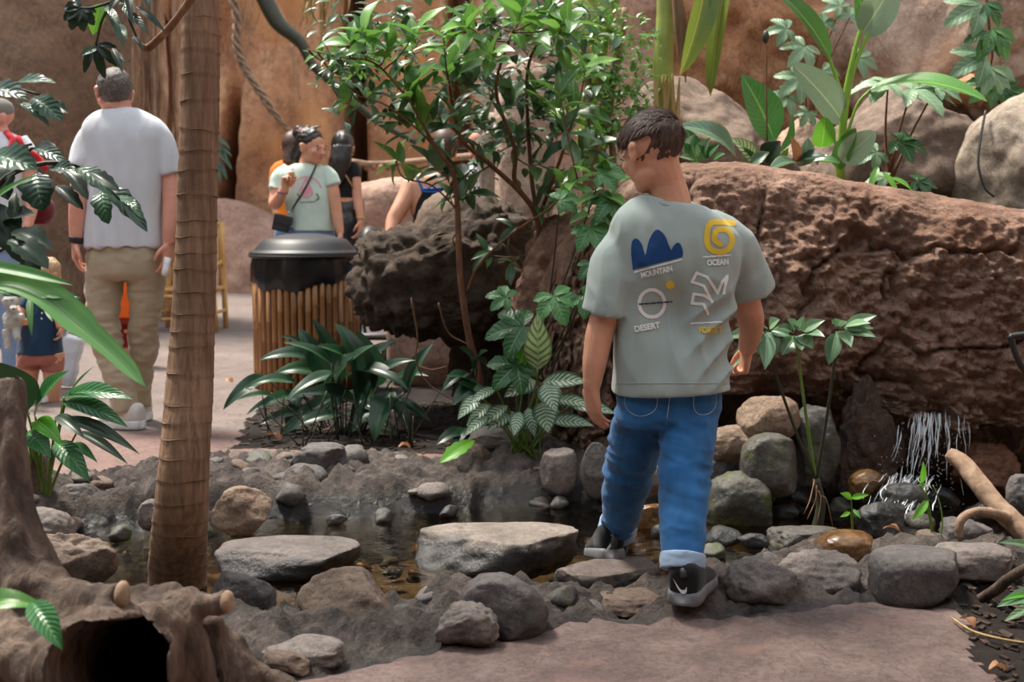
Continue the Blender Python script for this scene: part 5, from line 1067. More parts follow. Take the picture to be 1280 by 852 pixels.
# ---- leaf over the stump, seedlings, leaves at the right edge
fl_ = empty('folded_leaf_plant', W(-40, 800, 2.1), 'single folded glossy green leaf over the driftwood stump', 'plant'); fl_.location.z = .0
leafpx(fl_, L_STREL, w_ellip, (-50, 772, 2.08), (60, 762, 2.1), 34, 1.5, .4, Vector((0, -.5, .85)), .05, 0, 18); leafpx(fl_, L_LILY, w_ellip, (40, 752, 2.08), (78, 812, 2.02), 34, .8, .5, Vector((.4, -.8, .3)), .05, 1, 18)
tube('leaf_stalk', [W(-50, 772, 2.08), W(-100, 860, 2.1), Vector((W(-110, 900, 2.15).x, 2.15, 0))], [.005, .006, .008], M_GREENSTEM, fl_, 6, 10)
for lab, bx, by, d, lv in (('seedling with two bright leaves among wet stones', 1066, 650, 3.95, (((1064, 622), (1050, 616), 9), ((1064, 622), (1086, 618), 8), ((1062, 640), (1050, 646), 6), ((1066, 636), (1076, 648), 5))), ('seedling with upright leaf before the waterfall', 1168, 672, 3.85, (((1152, 604), (1154, 576), 9), ((1160, 625), (1140, 650), 10), ((1156, 604), (1146, 606), 4)))):
    sd = empty('seedling', (W(bx, by, d).x, d, -.05), lab, 'plant')
    for b, t, w in lv: B = W(*b, d); tube('stem', [W(bx, by+20, d), (W(bx, by, d)+B)/2, B], [.003, .002], M_GREENSTEM, sd, 5, 8); leafpx(sd, L_BRIGHT, w_ellip, (*b, d), (*t, d-.03), w, .6, .2, Vector((0, -.9, .4)))
    if bx > 1100: tube('stem', Wp((1172, 690, d), (1178, 650, d), (1172, 620, d), (1166, 606, d)), [.003, .002], M_GREENSTEM, sd, 5, 12)
re_ = empty('edge_plant', W(1330, 800, 3.0), 'grey green leaves poking in over the mulch corner', 'plant'); re_.location.z = 0
for mt, b, t, w in ((L_PHIL, (1300, 690), (1248, 678), 14), (L_PHIL, (1310, 742), (1246, 758), 26), (L_PALE, (1300, 756), (1256, 776), 16), (L_BRIGHT, (1300, 744), (1252, 750), 10)): leafpx(re_, mt, w_lance, (*b, 3.1), (*t, 3.05), w, .7, .3, Vector((0, -.6, .8)))
tube('stem', [Vector((W(1330, 800, 3.1).x, 3.1, 0)), W(1325, 740, 3.1), W(1300, 700, 3.1)], [.008, .005], M_GREENSTEM, re_, 6, 8)
wl_ = empty('wall_fern', W(277, 200, 12), 'small drooping fern hanging on the cave wall beside the palm trunk', 'fern')
for b, t, w in (((270, 172), (288, 188), 6), ((272, 178), (286, 206), 6), ((270, 190), (290, 212), 6), ((272, 200), (284, 226), 7), ((270, 205), (276, 230), 6), ((272, 184), (290, 196), 5)): leafpx(wl_, L_LEFT, w_lance, (*b, 12), (*t, 11.9), w, .8, .3)
# ---- mulch chips and fallen leaves
def chips(name, poly, n, seed, parent, z=.0):
    r = random.Random(seed); V, F = [], []; xs = [p.x for p in poly]; ys = [p.y for p in poly]; k = 0
    while k < n:
        x, y = r.uniform(min(xs), min(max(xs), 2.2)), r.uniform(min(ys), max(ys))
        if not inside(np.array([x]), np.array([y]), poly)[0] or y > 7: k += .2; continue
        R = Matrix.Rotation(r.uniform(0, 6.3), 3, 'Z') @ Matrix.Rotation(r.uniform(-.6, .6), 3, 'X'); v, f = box_vf((x, y, gz(x, y)+.004), (r.uniform(.01, .05), r.uniform(.006, .016), .005), R); o = len(V); V += v; F += [tuple(i+o for i in q) for q in f]; k += 1
    o = child(name, new_mesh(name, V, F, False), bark_mat(name+'_bark', rgb(30, 20, 15), rgb(60, 43, 33), rgb(96, 74, 58), (6, 6, 6), .3, .004, world=True), parent); o['kind'] = 'stuff'
chips('mulch_chips', BEDPX, 1500, 3, ZOBJ['planting_bed']); chips('bark_chips', SOIL, 900, 4, ZOBJ['soil_corner'])
for lab, px, py, w, a in (('tan curled fallen leaf on the mulch corner', 1218, 780, .05, .5), ('pale broken fallen leaf at the edge of the slab path', 1256, 834, .05, 2.0), ('dry fallen leaf under the aspidistra clump', 350, 548, .09, 1.0), ('crumpled fallen leaf beside the squared block', 512, 556, .07, 2.4), ('yellow fallen leaf on the path behind the palm trunk', 290, 478, .08, 2.9), ('red brown fallen leaf on the wet stones by the waterfall', 1126, 656, .06, 1.4)):
    g = G(px, py, 0.02 if py > 470 else 0); o = link('fallen_leaf', leaf_mesh(L_DRY, w_ellip, .5, 1.6, .5, 8, 3, .3, 1)); o.location = (g.x, g.y, max(gz(g.x, g.y), -.02)+.012); o.rotation_euler = (.2, .1, a); o.scale = (w, w, w); tag(o, lab, 'fallen leaf')

# ---- palm crown over the trunk (above the picture)
ptop = path_top = Vector((W(262, -800, 3.55).x, 3.55, 4.2)); ptop = Vector(TRUNK_TOP)
for k in range(9):
    a = k*2*math.pi/9+.3; dirv = Vector((math.cos(a), math.sin(a), 0)); ns = 26; V, F = [], []
    mid = smooth_path([ptop, ptop+dirv*.4+Vector((0, 0, .35)), ptop+dirv*.95+Vector((0, 0, .3)), ptop+dirv*1.5+Vector((0, 0, -.2))], ns); sd = Vector((-dirv.y, dirv.x, 0))
    V, F = tube_vf(mid, [.016, .01, .003], 6, ns)
    for i in range(4, ns):
        for sg in (-1, 1):
            t = i/(ns-1); L = .42*math.sin(math.pi*min(1, .15+t*.8)); b = mid[i]; e = b+sd*sg*L*.85+dirv*L*.45+Vector((0, 0, -.25*L)); w = (mid[i]-mid[i-1]).normalized()*.012; o = len(V)
            V += [b-w, b+w, (b+e)/2+w*1.2+Vector((0, 0, .02)), (b+e)/2-w*1.2+Vector((0, 0, .02)), e]; F += [(o, o+1, o+2, o+3), (o+3, o+2, o+4)]
    child('frond', new_mesh('frond', V, F, False), L_DARK, tp)   # palm crown
# ================================================================ PEOPLE
def loft_vf(secs, seg=32, p=2.3):
    """closed tube through superellipse sections (centre, half-axis, half-axis)"""
    V = []
    for C, ex, ey in secs:
        for s in range(seg):
            a = 2*math.pi*s/seg; c, q = math.cos(a), math.sin(a)
            V.append(C + ex*(math.copysign(abs(c)**(2/p), c)) + ey*(math.copysign(abs(q)**(2/p), q)))
    n = len(secs); F = [(i*seg+s, i*seg+(s+1) % seg, (i+1)*seg+(s+1) % seg, (i+1)*seg+s) for i in range(n-1) for s in range(seg)]
    return V, F+[tuple(range(seg-1, -1, -1)), tuple((n-1)*seg+s for s in range(seg))]
def loft_smooth(secs, n=None, **k):
    n = n or len(secs)*5; C = smooth_path([s[0] for s in secs], n); X_ = smooth_path([s[1] for s in secs], n); Y_ = smooth_path([s[2] for s in secs], n)
    return loft_vf(list(zip(C, X_, Y_)), **k)
def rgbskin(name, c):
    m = NT(name); n = m.noise(m.coords(world=True), 22, 4); m.set(Base_Color=m.ramp(n, [(.3, tuple(x*.9 for x in c)), (.7, tuple(min(1, x*1.08) for x in c))]), Roughness=.5, Subsurface_Weight=.12, Subsurface_Scale=.02)
    m.b.inputs['Subsurface Radius'].default_value = (1, .35, .2); return m.m
def cloth(name, c, vary=.1, rough=.85, bump=.25, stretch=(1, 1, 1), scale=9, weave=500):
    m = NT(name); v = m.coords(stretch, world=True); n = m.noise(v, scale, 4, .6); m.set(Base_Color=m.ramp(n, [(.3, tuple(x*(1-vary) for x in c)), (.7, tuple(min(1, x*(1+vary)) for x in c))]), Roughness=rough, Sheen_Weight=.15, Specular_IOR_Level=.25)
    m.bump(m.noise(m.coords(world=True), weave, 2), bump, .0015); return m.m
SK = rgbskin('skin_light', rgb(206, 150, 122)); SKT = rgbskin('skin_tan', rgb(188, 128, 98)); SKR = rgbskin('skin_rosy', rgb(214, 150, 128))
H_BROWN = bark_mat('hair_brown', rgb(46, 31, 24), rgb(82, 58, 45), rgb(124, 92, 74), (30, 30, 8), .6, .004, .5, world=True); H_GREY = bark_mat('hair_grey', rgb(60, 52, 48), rgb(96, 86, 80), rgb(150, 140, 134), (40, 40, 20), .5, .003, .6, world=True)
H_DARK = bark_mat('hair_dark', rgb(18, 13, 11), rgb(34, 24, 20), rgb(60, 42, 34), (30, 30, 8), .5, .004, .4, world=True); H_BLOND = bark_mat('hair_blond', rgb(150, 118, 84), rgb(190, 158, 120), rgb(216, 190, 154), (30, 30, 10), .5, .004, .5, world=True)
M_EYE = plain('eye_white', rgb(235, 232, 228), .2, .02); M_IRIS = plain('iris', rgb(50, 36, 26), .2, .05); M_LIP = plain('lips', rgb(176, 96, 88), .45, .05)
def frame(f, up=(0, 0, 1)):
    f = Vector(f).normalized(); r = f.cross(Vector(up)).normalized(); return r, f, r.cross(f)
def head_vf(C, f, h, up=(0, 0, 1)):
    r, f, u = frame(f, up); R = Matrix((r, f, u)).transposed(); o = []
    def e(p, q, rot=None): o.append(ell_vf(C+R@(Vector(p)*h), [x*h for x in q], R if rot is None else R@rot, 3))
    e((0, -.06, .12), (.34, .43, .37)); e((0, .12, -.08), (.275, .29, .36)); e((0, .2, -.36), (.15, .15, .12)); e((0, .05, -.3), (.24, .26, .16))
    e((0, .42, -.05), (.045, .05, .11)); e((0, .455, -.115), (.062, .06, .05)); e((0, .36, .07), (.21, .06, .05)); e((0, .375, -.235), (.09, .045, .04))
    for s in (-1, 1):
        e((s*.345, -.03, -.03), (.045, .10, .16), Matrix.Rotation(s*.35, 3, 'Z')); e((s*.35, -.05, .03), (.06, .11, .09), Matrix.Rotation(s*.4, 3, 'Z')); e((s*.18, .27, -.1), (.1, .09, .1))
    return merge(*o), R
def face_parts(root, C, f, h, up=(0, 0, 1), hairm=None):
    r, f, u = frame(f, up); R = Matrix((r, f, u)).transposed()
    for s in (-1, 1):
        ey = child('eye', new_mesh('eye', *ell_vf(C+R@(Vector((s*.15, .345, .0))*h), [.05*h, .022*h, .024*h], R, 2)), M_EYE, root)
        child('iris', new_mesh('iris', *ell_vf(C+R@(Vector((s*.15, .362, .0))*h), [.026*h, .012*h, .028*h], R, 2)), M_IRIS, ey)
        child('eyebrow', new_mesh('eyebrow', *ell_vf(C+R@(Vector((s*.16, .365, .1))*h), [.085*h, .03*h, .018*h], R, 2)), hairm or H_DARK, root)
    child('lips', new_mesh('lips', *ell_vf(C+R@(Vector((0, .41, -.235))*h), [.09*h, .03*h, .032*h], R, 2)), M_LIP, root)
def hand_vf(wr, dr, pn, ts, L, curl=.35, spread=.1):
    """hand: wrist, direction of the fingers, palm-facing normal, thumb side"""
    dr = Vector(dr).normalized(); pn = Vector(pn); pn = (pn-dr*pn.dot(dr)).normalized(); ts = Vector(ts); ts = (ts-dr*ts.dot(dr)-pn*ts.dot(pn)).normalized(); o = []
    o.append(loft_smooth([(wr-dr*.12*L, ts*.165*L, pn*.14*L), (wr+dr*.08*L, ts*.18*L, pn*.12*L), (wr+dr*.3*L, ts*.225*L, pn*.10*L), (wr+dr*.48*L, ts*.23*L, pn*.085*L), (wr+dr*.53*L, ts*.2*L, pn*.06*L)], 14, seg=16))
    for k, (off, ln) in enumerate(((.17, .44), (.06, .49), (-.055, .46), (-.165, .36))):
        p = wr+dr*(.5-.03*abs(k-1.2))*L+ts*off*L; a = .12; pts = [p-dr*.1*L, p]
        for sgm in (.46, .32, .24):
            a += curl*(1+.15*k); d2 = dr*math.cos(a)+pn*math.sin(a)+ts*off*spread*2; p = p+d2.normalized()*ln*sgm*L; pts.append(p)
        o.append(tube_vf(pts, [.058*L, .056*L, .052*L, .047*L, .036*L], 8, 16)); o.append(ell_vf(pts[-1], .037*L, None, 2))
    p = wr+dr*.12*L+ts*.14*L; pts = [p, p+(dr*.55+ts*.7+pn*.25).normalized()*.2*L]; pts.append(pts[-1]+(dr*.85+ts*.4+pn*.35).normalized()*.17*L); pts.append(pts[-1]+(dr*.95+pn*.4).normalized()*.13*L)
    o.append(tube_vf(pts, [.09*L, .07*L, .058*L, .045*L], 8, 12)); o.append(ell_vf(pts[-1], .045*L, None, 2))
    return merge(*o)
class Fig:
    def __init__(s, name, label, d, foot, cat='person', group=None):
        s.d = d; s.s = F_PX/d; s.root = empty(name, (W(foot, 278, d).x, d, 0), label, cat, group)
    def J(s, px, py, dd=0.0): return W(px, py, s.d+dd)
    def limb(s, pts, seg=14):
        """pts: (px, py, extra distance, radius px)"""
        return tube_vf([s.J(*q[:3]) for q in pts], [q[3]*(s.d+q[2])/F_PX for q in pts], seg, len(pts)*5)
    def torso(s, secs, f=(0, 1, 0), seg=36, p=2.4):
        """secs: (px, py, extra distance, half breadth px, half depth m[, tilt px])"""
        r, f, u = frame(f); out = []
        for q in secs:
            k = (s.d+q[2])/F_PX; tl = q[5] if len(q) > 5 else 0
            out.append((s.J(*q[:3]), Vector((r.x*q[3]*k, r.y*q[3]*k, -tl*k)), f*q[4]))
        return loft_smooth(out, seg=seg, p=p)
    def skin(s, name, vfs, mat, vox=.006, sm=3, fn=None, parent=None): return child(name, remesh(name, merge(*vfs), vox, sm, .5, fn), mat, parent or s.root)
def folds(amp, scale=(1, 1, 1), freq=9, seed=0, ridge=.0):
    sc = np.array(scale)
    def fn(P, N):
        d = amp*fbm(P*sc, freq, 3, seed)
        if ridge: d = d + ridge*(.25-np.abs(fbm(P*sc, freq*.8, 2, seed+4)))
        return P+N*d[:, None]
    return fn
def shoe(fig, heel, dr, L, mat, solem, up=(0, 0, 1), name='shoe', wd=.36, high=.42):
    """shoe from its heel point on the ground; direction towards the toe"""
    r, f, u = frame(dr, up); heel = Vector(heel); secs = []
    for t, w, h in ((.0, .22, high*.8), (.05, .29, high), (.2, .33, high), (.38, .33, high*.86), (.55, .37, high*.6), (.75, .40, high*.42), (.9, .33, high*.33), (1.0, .15, high*.2)):
        w *= wd/.36; secs.append((heel+f*t*L+u*(.06*L+h*L/2), r*w*L/2, u*h*L/2))
    o = child(name, remesh(name, merge(loft_smooth(secs, 30, seg=24, p=2.5)), .006, 3), mat, fig.root)
    V = []; out = [(0, .0), (.0, .1), (.04, .14), (.2, .165), (.4, .16), (.6, .185), (.78, .2), (.92, .16), (1.0, .07)]
    ring = [(t, w) for t, w in out]+[(t, -w) for t, w in reversed(out)]
    for zz, e in ((.0, 1.0), (.03, 1.06), (.09, 1.05), (.125, .98)):
        for t, w in ring: V.append(heel+f*((t-.5)*L*(1+.03*(e-1)*10)+.5*L)+r*w*L*e*wd/.36+u*zz*L*(1+.25*(1-t)))
    n = len(ring); F = [(i*n+k, i*n+(k+1) % n, (i+1)*n+(k+1) % n, (i+1)*n+k) for i in range(3) for k in range(n)]+[tuple(range(n-1, -1, -1)), tuple(3*n+k for k in range(n))]
    child('sole', new_mesh('sole', V, F), solem, o); return o
def bvh_of(o):
    me = o.data; M = o.matrix_basis; L = root_loc(o); return BVHTree.FromPolygons([v.co+L for v in me.vertices], [p.vertices[:] for p in me.polygons])
CAMP = Vector((0, 0, CAM_H))
def on_surface(bvh, px, py, off=.0015, dflt=None):
    """point of a garment under a photo point, lifted a little off the cloth"""
    hit, n, i, dist = bvh.ray_cast(CAMP, ray(px, py).normalized())
    if hit is None: return None
    return hit - ray(px, py).normalized()*off
def print_cells(parent, bvh, name, inside_fn, box, cell, mat, off=.0015):
    x0, y0, x1, y1 = box; V, F, idx = [], [], {}
    def vid(i, j):
        if (i, j) not in idx:
            p = on_surface(bvh, x0+i*cell, y0+j*cell, off)
            if p is None: idx[(i, j)] = -1
            else: idx[(i, j)] = len(V); V.append(p)
        return idx[(i, j)]
    for i in range(int((x1-x0)/cell)):
        for j in range(int((y1-y0)/cell)):
            if inside_fn(x0+(i+.5)*cell, y0+(j+.5)*cell):
                q = [vid(i, j), vid(i, j+1), vid(i+1, j+1), vid(i+1, j)]
                if min(q) >= 0: F.append(q)
    return child(name, new_mesh(name, V, F), mat, parent)
def in_poly(poly):
    def fn(x, y):
        r = False; j = len(poly)-1
        for i in range(len(poly)):
            a, b = poly[i], poly[j]
            if (a[1] > y) != (b[1] > y) and x < (b[0]-a[0])*(y-a[1])/(b[1]-a[1])+a[0]: r = not r
            j = i
        return r
    return fn
def near_line(pts, w):
    P = [np.array(p, float) for p in pts]
    def fn(x, y):
        q = np.array((x, y))
        for a, b in zip(P[:-1], P[1:]):
            ab = b-a; t = np.clip(np.dot(q-a, ab)/max(np.dot(ab, ab), 1e-9), 0, 1)
            if np.linalg.norm(q-a-ab*t) < w/2: return True
        return False
    return fn
def smooth2(pts, n): return [(p.x, p.y) for p in smooth_path([(a, b, 0) for a, b in pts], n)]
def print_line(parent, bvh, name, pts, w, mat, cell=.6, off=.0015):
    xs, ys = [p[0] for p in pts], [p[1] for p in pts]
    return print_cells(parent, bvh, name, near_line(pts, w), (min(xs)-w, min(ys)-w, max(xs)+w, max(ys)+w), cell, mat, off)
def print_text(parent, bvh, text, x, y, width, height, ang, mat, off=.0045):
    cu = bpy.data.curves.new('lettering', 'FONT'); cu.body = text; cu.offset = .035; o = bpy.data.objects.new('tmp', cu); COL.objects.link(o)
    me = bpy.data.meshes.new_from_object(o.evaluated_get(bpy.context.evaluated_depsgraph_get())); bpy.data.objects.remove(o)
    P = np.array([v.co[:] for v in me.vertices]); mn, mx = P.min(0), P.max(0); F = [p.vertices[:] for p in me.polygons]; V = []; c, s = math.cos(ang), math.sin(ang)
    for q in P:
        u = (q[0]-mn[0])/(mx[0]-mn[0])*width; v = (q[1]-mn[1])/(mx[1]-mn[1])*height
        V.append(on_surface(bvh, x+u*c+v*s, y+u*s-v*c, off) or Vector((0, 9, 0)))
    bpy.data.meshes.remove(me); F = [f for f in F if all(V[i].y < 8 for i in f)]
    return child('lettering', new_mesh('lettering', V, F, False), mat, parent)
def hair_strands(fig, C, R, h, mat, n, length, keep, flow, seed=0, w=.0016, lift=.012, rad=(.365, .46, .40), cen=(0, -.06, .13)):
    """short hair: many thin blades rooted on the scalp and combed along a flow"""
    r = random.Random(seed); V, F = [], []; Cc = C+R@(Vector(cen)*h)
    while n > 0:
        q = Vector((r.gauss(0, 1), r.gauss(0, 1), r.gauss(0, 1))).normalized()
        if not keep(q): n -= .3; continue
        n -= 1; p = Vector((q.x*rad[0], q.y*rad[1], q.z*rad[2]))*h; nr = Vector((q.x/rad[0], q.y/rad[1], q.z/rad[2])).normalized(); fl = Vector(flow(q)); fl = fl+Vector((r.gauss(0, .25), r.gauss(0, .25), r.gauss(0, .25)))
        t = (fl-nr*fl.dot(nr)).normalized(); sd = t.cross(nr)*w; L = length(q)*r.uniform(.7, 1.2); o = len(V); pts = [p*.97, p+t*L*.35+nr*lift*.6, p+t*L*.7+nr*lift*.7, p+t*L+nr*lift*.3]
        for k, z in enumerate(pts):
            ww = (1, 1, .8, .15)[k]; V.append(Cc+R@(z-sd*ww)); V.append(Cc+R@(z+sd*ww))
        F += [(o+2*k, o+2*k+1, o+2*k+3, o+2*k+2) for k in range(3)]
    o = child('hair_strands', new_mesh('hair_strands', V, F), mat, fig); o['kind'] = 'stuff'; return o

# ---------------------------------------------------------------- the boy
B_D = 3.38
boy = Fig('person', 'boy in grey-green printed T-shirt and blue jeans stepping across the stream stones', B_D, 835)
M_TEE = cloth('tee_sage', rgb(156, 168, 164), .06, .9, .2); M_DENIM = cloth('denim', rgb(42, 98, 150), .32, .8, .5, (1, 1, .4), 14, 400); M_CUFF = cloth('denim_cuff', rgb(150, 172, 196), .1, .85, .5)
M_SHOEB = cloth('shoe_black', rgb(19, 19, 22), .2, .75, .4); M_SOLEG = plain('sole_grey', rgb(112, 112, 114), .6); M_NAVY = cloth('sock_navy', rgb(34, 46, 92)); M_WHITE = plain('print_white', rgb(232, 233, 231), .7, .03)
HC = boy.J(814, 192, .0); FACE = (-.52, .78, -.30); UPH = (-.12, .30, 1)
hv, HR = head_vf(HC, FACE, .208, UPH)
body = [hv, boy.limb([(820, 190, -.01, 26), (826, 208, -.015, 24), (834, 228, -.008, 21.5), (838, 254, .0, 26), (840, 300, .0, 30)]),
        boy.limb([(784, 306, .0, 17), (768, 345, -.03, 19), (757, 392, -.045, 18.5), (749, 420, -.05, 18), (743, 455, -.06, 15.4), (740, 484, -.06, 10.8)]),
        boy.limb([(902, 302, .02, 17), (922, 340, .06, 18), (934, 380, .09, 17.5), (939, 402, .14, 16.5), (937, 422, .20, 14), (934, 436, .24, 10.8)]),
        hand_vf(boy.J(739, 482, -.06), (.10, .18, -1), (.75, .45, .1), (.35, .9, .1), .152, .22, .1),
        hand_vf(boy.J(934, 434, .24), (-.08, .25, -1), (-.8, -.1, .2), (-.3, .9, -.1), .148, .75, .05)]
skin_o = boy.skin('body', body, SK, .0042, 3)
# hair: rounded cap plus combed strands
r_, f_, u_ = frame(FACE, UPH)
def HP(p): return HC+HR@(Vector(p)*.208)
cap = [ell_vf(HP((0, -.075, .16)), [.375*.208, .46*.208, .39*.208], HR, 4), ell_vf(HP((0, .12, .33)), [.3*.208, .3*.208, .2*.208], HR, 3), ell_vf(HP((-.06, .33, .27)), [.22*.208, .12*.208, .13*.208], HR, 3)]
def cap_fn(P, N):
    q = (P-np.array(HC))@np.array(HR)/.208     # local head coordinates
    d = .010*fbm(q*np.array((3.0, 1.2, 1.6)), 3.2, 3, 4)
    lo = np.clip((-.18-q[:, 2])/.14, 0, 1)*np.clip((.25-q[:, 1])/.3, 0, 1)      # tapered nape and sides
    fr = np.clip((q[:, 1]-.16)/.2, 0, 1)*np.clip((.22-q[:, 2])/.12, 0, 1)          # face stays free
    side = np.clip((np.abs(q[:, 0])-.27)/.1, 0, 1)*np.clip((.12-q[:, 2])/.1, 0, 1)
    return P+N*(d-.045*lo-.05*fr-.03*side)[:, None]
boy.skin('hair', cap, H_BROWN, .0045, 2, cap_fn)
hair_strands(boy.root, HC, HR, .208, H_BROWN, 8000, lambda q: .045 if q.z > .3 else .02, lambda q: q.z > .38 or (q.y < .2 and q.z > -.5 and not (abs(q.x) > .5 and q.z < .2)) or (q.z > .1 and q.y < .6), lambda q: (-.5*(q.z > .3)-.15, .9*(q.z > .25)-.25, -.9 if q.z < .35 else -.1), 3, w=.0009, lift=.009)
# T-shirt
TS = [(836, 250, -.0, 34, .052, 5), (837, 258, .0, 50, .075, 6), (839, 270, .0, 68, .095, 7), (842, 288, .0, 80, .108, 7), (843, 310, .0, 82, .118, 5), (843, 345, .0, 78, .125, 3), (839, 400, .0, 74, .13, 0), (838, 450, .0, 73, .135, -2), (838, 480, .0, 74, .14, -3), (838, 488, .0, 74, .14, -3)]
tee = [boy.torso(TS, (-.06, 1, 0)), boy.limb([(812, 288, .0, 20), (788, 300, .0, 27), (772, 322, -.01, 30), (765, 352, -.03, 31), (760, 384, -.04, 32), (759, 391, -.04, 32)], 24), boy.limb([(872, 282, .01, 20), (898, 292, .02, 27), (917, 312, .035, 30), (928, 338, .06, 30), (936, 360, .075, 30), (938, 366, .08, 30)], 24)]
def tee_fn(P, N):
    # long slanting drapes from the left side towards the right shoulder
    q = P[:, 0]*.62 - (P[:, 2])*.85; back = np.clip((B_D+.06-P[:, 1])/.1, 0, 1); hem = np.clip((P[:, 2]-.57)/.06, .15, 1)
    sn = 1-2*np.abs(np.sin(q*44+3.4*fbm(P, 3.2, 2, 5)))**.8; d = .010*sn*np.clip((1.10-P[:, 2])/.25, .1, 1)*back*np.clip(.5+1.4*fbm(P, 3, 2, 15), 0, 1) + .008*fbm(P*np.array((1.6, 1, .8)), 7, 3, 7) + .020*(.2-np.abs(fbm(P*np.array((1.3, 1, .6))+np.array((0, 0, .5))*P[:, :1], 8, 2, 9))) - .05*np.exp(-((P[:, 2]-.80+.25*(P[:, 0]-.44))/.09)**2)*back*np.clip(1.2-np.abs(P[:, 0]-.44)/.12, 0, 1)
    d = d*hem
    return P+N*d[:, None]
tee_o = boy.skin('t_shirt', tee, M_TEE, .006, 3, tee_fn)
tb = bvh_of(tee_o)
cq = boy.J(837, 252.5); col_pts = [cq+Vector((.080*math.cos(a), .060*math.sin(a), -.013*math.cos(a)+.012*math.sin(a))) for a in np.linspace(0, 6.2832, 33)]
child('collar', new_mesh('collar', *tube_vf(col_pts, .006, 8, 64)), M_TEE, tee_o)
child('hem_seam', new_mesh('hem_seam', *tube_vf([p for p in (on_surface(tb, x, 479+.0*x, .0003) for x in np.linspace(768, 908, 30)) if p is not None], .0013, 6, 50)), M_TEE, tee_o)
I_NAVY = cloth('print_navy', rgb(24, 62, 112)); I_YEL = cloth('print_yellow', rgb(222, 186, 60)); I_DK = cloth('print_dark', rgb(40, 50, 66))
mt_poly = smooth2([(791, 337), (789, 316), (790, 302), (795, 298), (801, 303), (805, 314), (807, 318), (811, 301), (817, 290), (823, 287), (831, 294), (836, 306), (839, 312), (842, 307), (847, 303), (851, 306), (854, 315), (853, 321)], 80)
print_cells(tee_o, tb, 'mountain_print', in_poly(mt_poly), (786, 284, 858, 340), .6, I_NAVY)
print_line(tee_o, tb, 'rule_print', [(793, 340), (852, 324)], 2.0, M_WHITE); print_text(tee_o, tb, 'MOUNTAIN', 802, 347.5, 40, 7.5, -.22, M_WHITE)
print_line(tee_o, tb, 'wave_print', smooth2([(917, 279), (902, 277), (888, 279), (884, 292), (885, 307), (894, 314), (908, 313), (915, 303), (913, 291), (904, 286), (895, 289), (893, 299), (900, 305)], 60), 7.0, I_YEL)
print_line(tee_o, tb, 'rule_print', [(879, 321), (913, 318.5)], 1.7, M_WHITE); print_text(tee_o, tb, 'OCEAN', 884, 332, 27, 7.5, -.06, M_WHITE)
for pts in (((897, 366), (890, 355), (884, 346), (871, 341), (865, 352), (880, 357), (890, 377)), ((897, 366), (903, 352), (909, 345)), ((888, 374), (880, 369), (867, 367), (865, 379), (880, 380), (885, 392)), ((905, 366), (907, 354), (909, 348))): print_line(tee_o, tb, 'palm_print', pts, 3.6, M_WHITE)
print_line(tee_o, tb, 'rule_print', [(864, 404), (903, 402)], 1.8, M_WHITE); print_text(tee_o, tb, 'FOREST', 874, 416.5, 29, 8, -.03, I_YEL)
ring = [(815+16*math.cos(a), 379+17*math.sin(a)) for a in np.linspace(0, 6.2832, 40)]
print_line(tee_o, tb, 'ring_print', ring, 4.4, M_WHITE); print_line(tee_o, tb, 'horizon_print', [(799, 380), (840, 377)], 1.6, I_DK, off=.003)
print_cells(tee_o, tb, 'sun_print', lambda x, y: (x-838)**2+(y-356)**2 < 30, (830, 348, 846, 364), .6, I_YEL); print_text(tee_o, tb, 'DESERT', 794, 415, 32, 8, -.17, M_WHITE)
# jeans
jeans = [boy.torso([(838, 462, .0, 64, .105), (836, 490, .0, 66, .112), (834, 515, .0, 66, .11), (832, 530, .0, 60, .10)]),
         boy.limb([(806, 505, .02, 36), (796, 545, .09, 35), (786, 590, .18, 32), (780, 622, .24, 28), (775, 645, .30, 24), (773, 660, .33, 22)], 20),
         boy.limb([(864, 505, .0, 36), (860, 545, -.05, 36), (856, 590, -.10, 34), (855, 640, -.17, 31), (854, 675, -.21, 29), (853, 700, -.235, 27)], 20)]
def jean_fn(P, N):
    kn = np.exp(-((P[:, 2]-.34)/.10)**2)+.8*np.exp(-((P[:, 2]-.10)/.06)**2)+.5*np.exp(-((P[:, 2]-.52)/.05)**2)
    rg = .22-np.abs(fbm(P*np.array((.7, .7, 2.6))+np.array((0, 0, .6))*P[:, :1], 9, 2, 3)); d = (.004+.016*kn)*rg + .005*fbm(P*np.array((1, 1, 1.6)), 10, 3, 8)
    return P+N*d[:, None]
jn = boy.skin('jeans', jeans, M_DENIM, .006, 2, jean_fn)
jb = bvh_of(jn)
for pk in (((783, 478), (782, 508), (800, 520), (820, 510), (821, 480)), ((868, 480), (868, 512), (882, 518), (894, 508), (895, 482))): child('pocket_seam', new_mesh('pocket_seam', *tube_vf([p for p in (on_surface(jb, *q, .0008) for q in smooth2(pk, 20)) if p is not None], .0012, 5, 30)), M_CUFF, jn)
child('back_seam', new_mesh('back_seam', *tube_vf([p for p in (on_surface(jb, *q, .0008) for q in ((838, 492), (836, 505), (834, 520), (833, 530))) if p is not None], .0014, 5, 20)), M_CUFF, jn)
boy.skin('jeans_cuff', [boy.limb([(853.5, 691, -.227, 29.5), (853, 701, -.235, 30), (853, 711, -.243, 29.5)], 24)], M_CUFF, .004, 2, folds(.003, (1, 1, 3), 20, 3))
boy.skin('jeans_cuff', [boy.limb([(773, 652, .32, 24.5), (772, 659, .335, 25), (771, 667, .35, 24.5)], 24)], M_CUFF, .004, 2, folds(.003, (1, 1, 3), 20, 4))
boy.skin('sock', [boy.limb([(854, 700, -.235, 20), (855, 722, -.235, 20), (857, 738, -.22, 20)])], M_NAVY, .005); boy.skin('sock', [boy.limb([(771, 655, .34, 17), (769, 675, .36, 17), (768, 690, .37, 17)])], M_NAVY, .005)
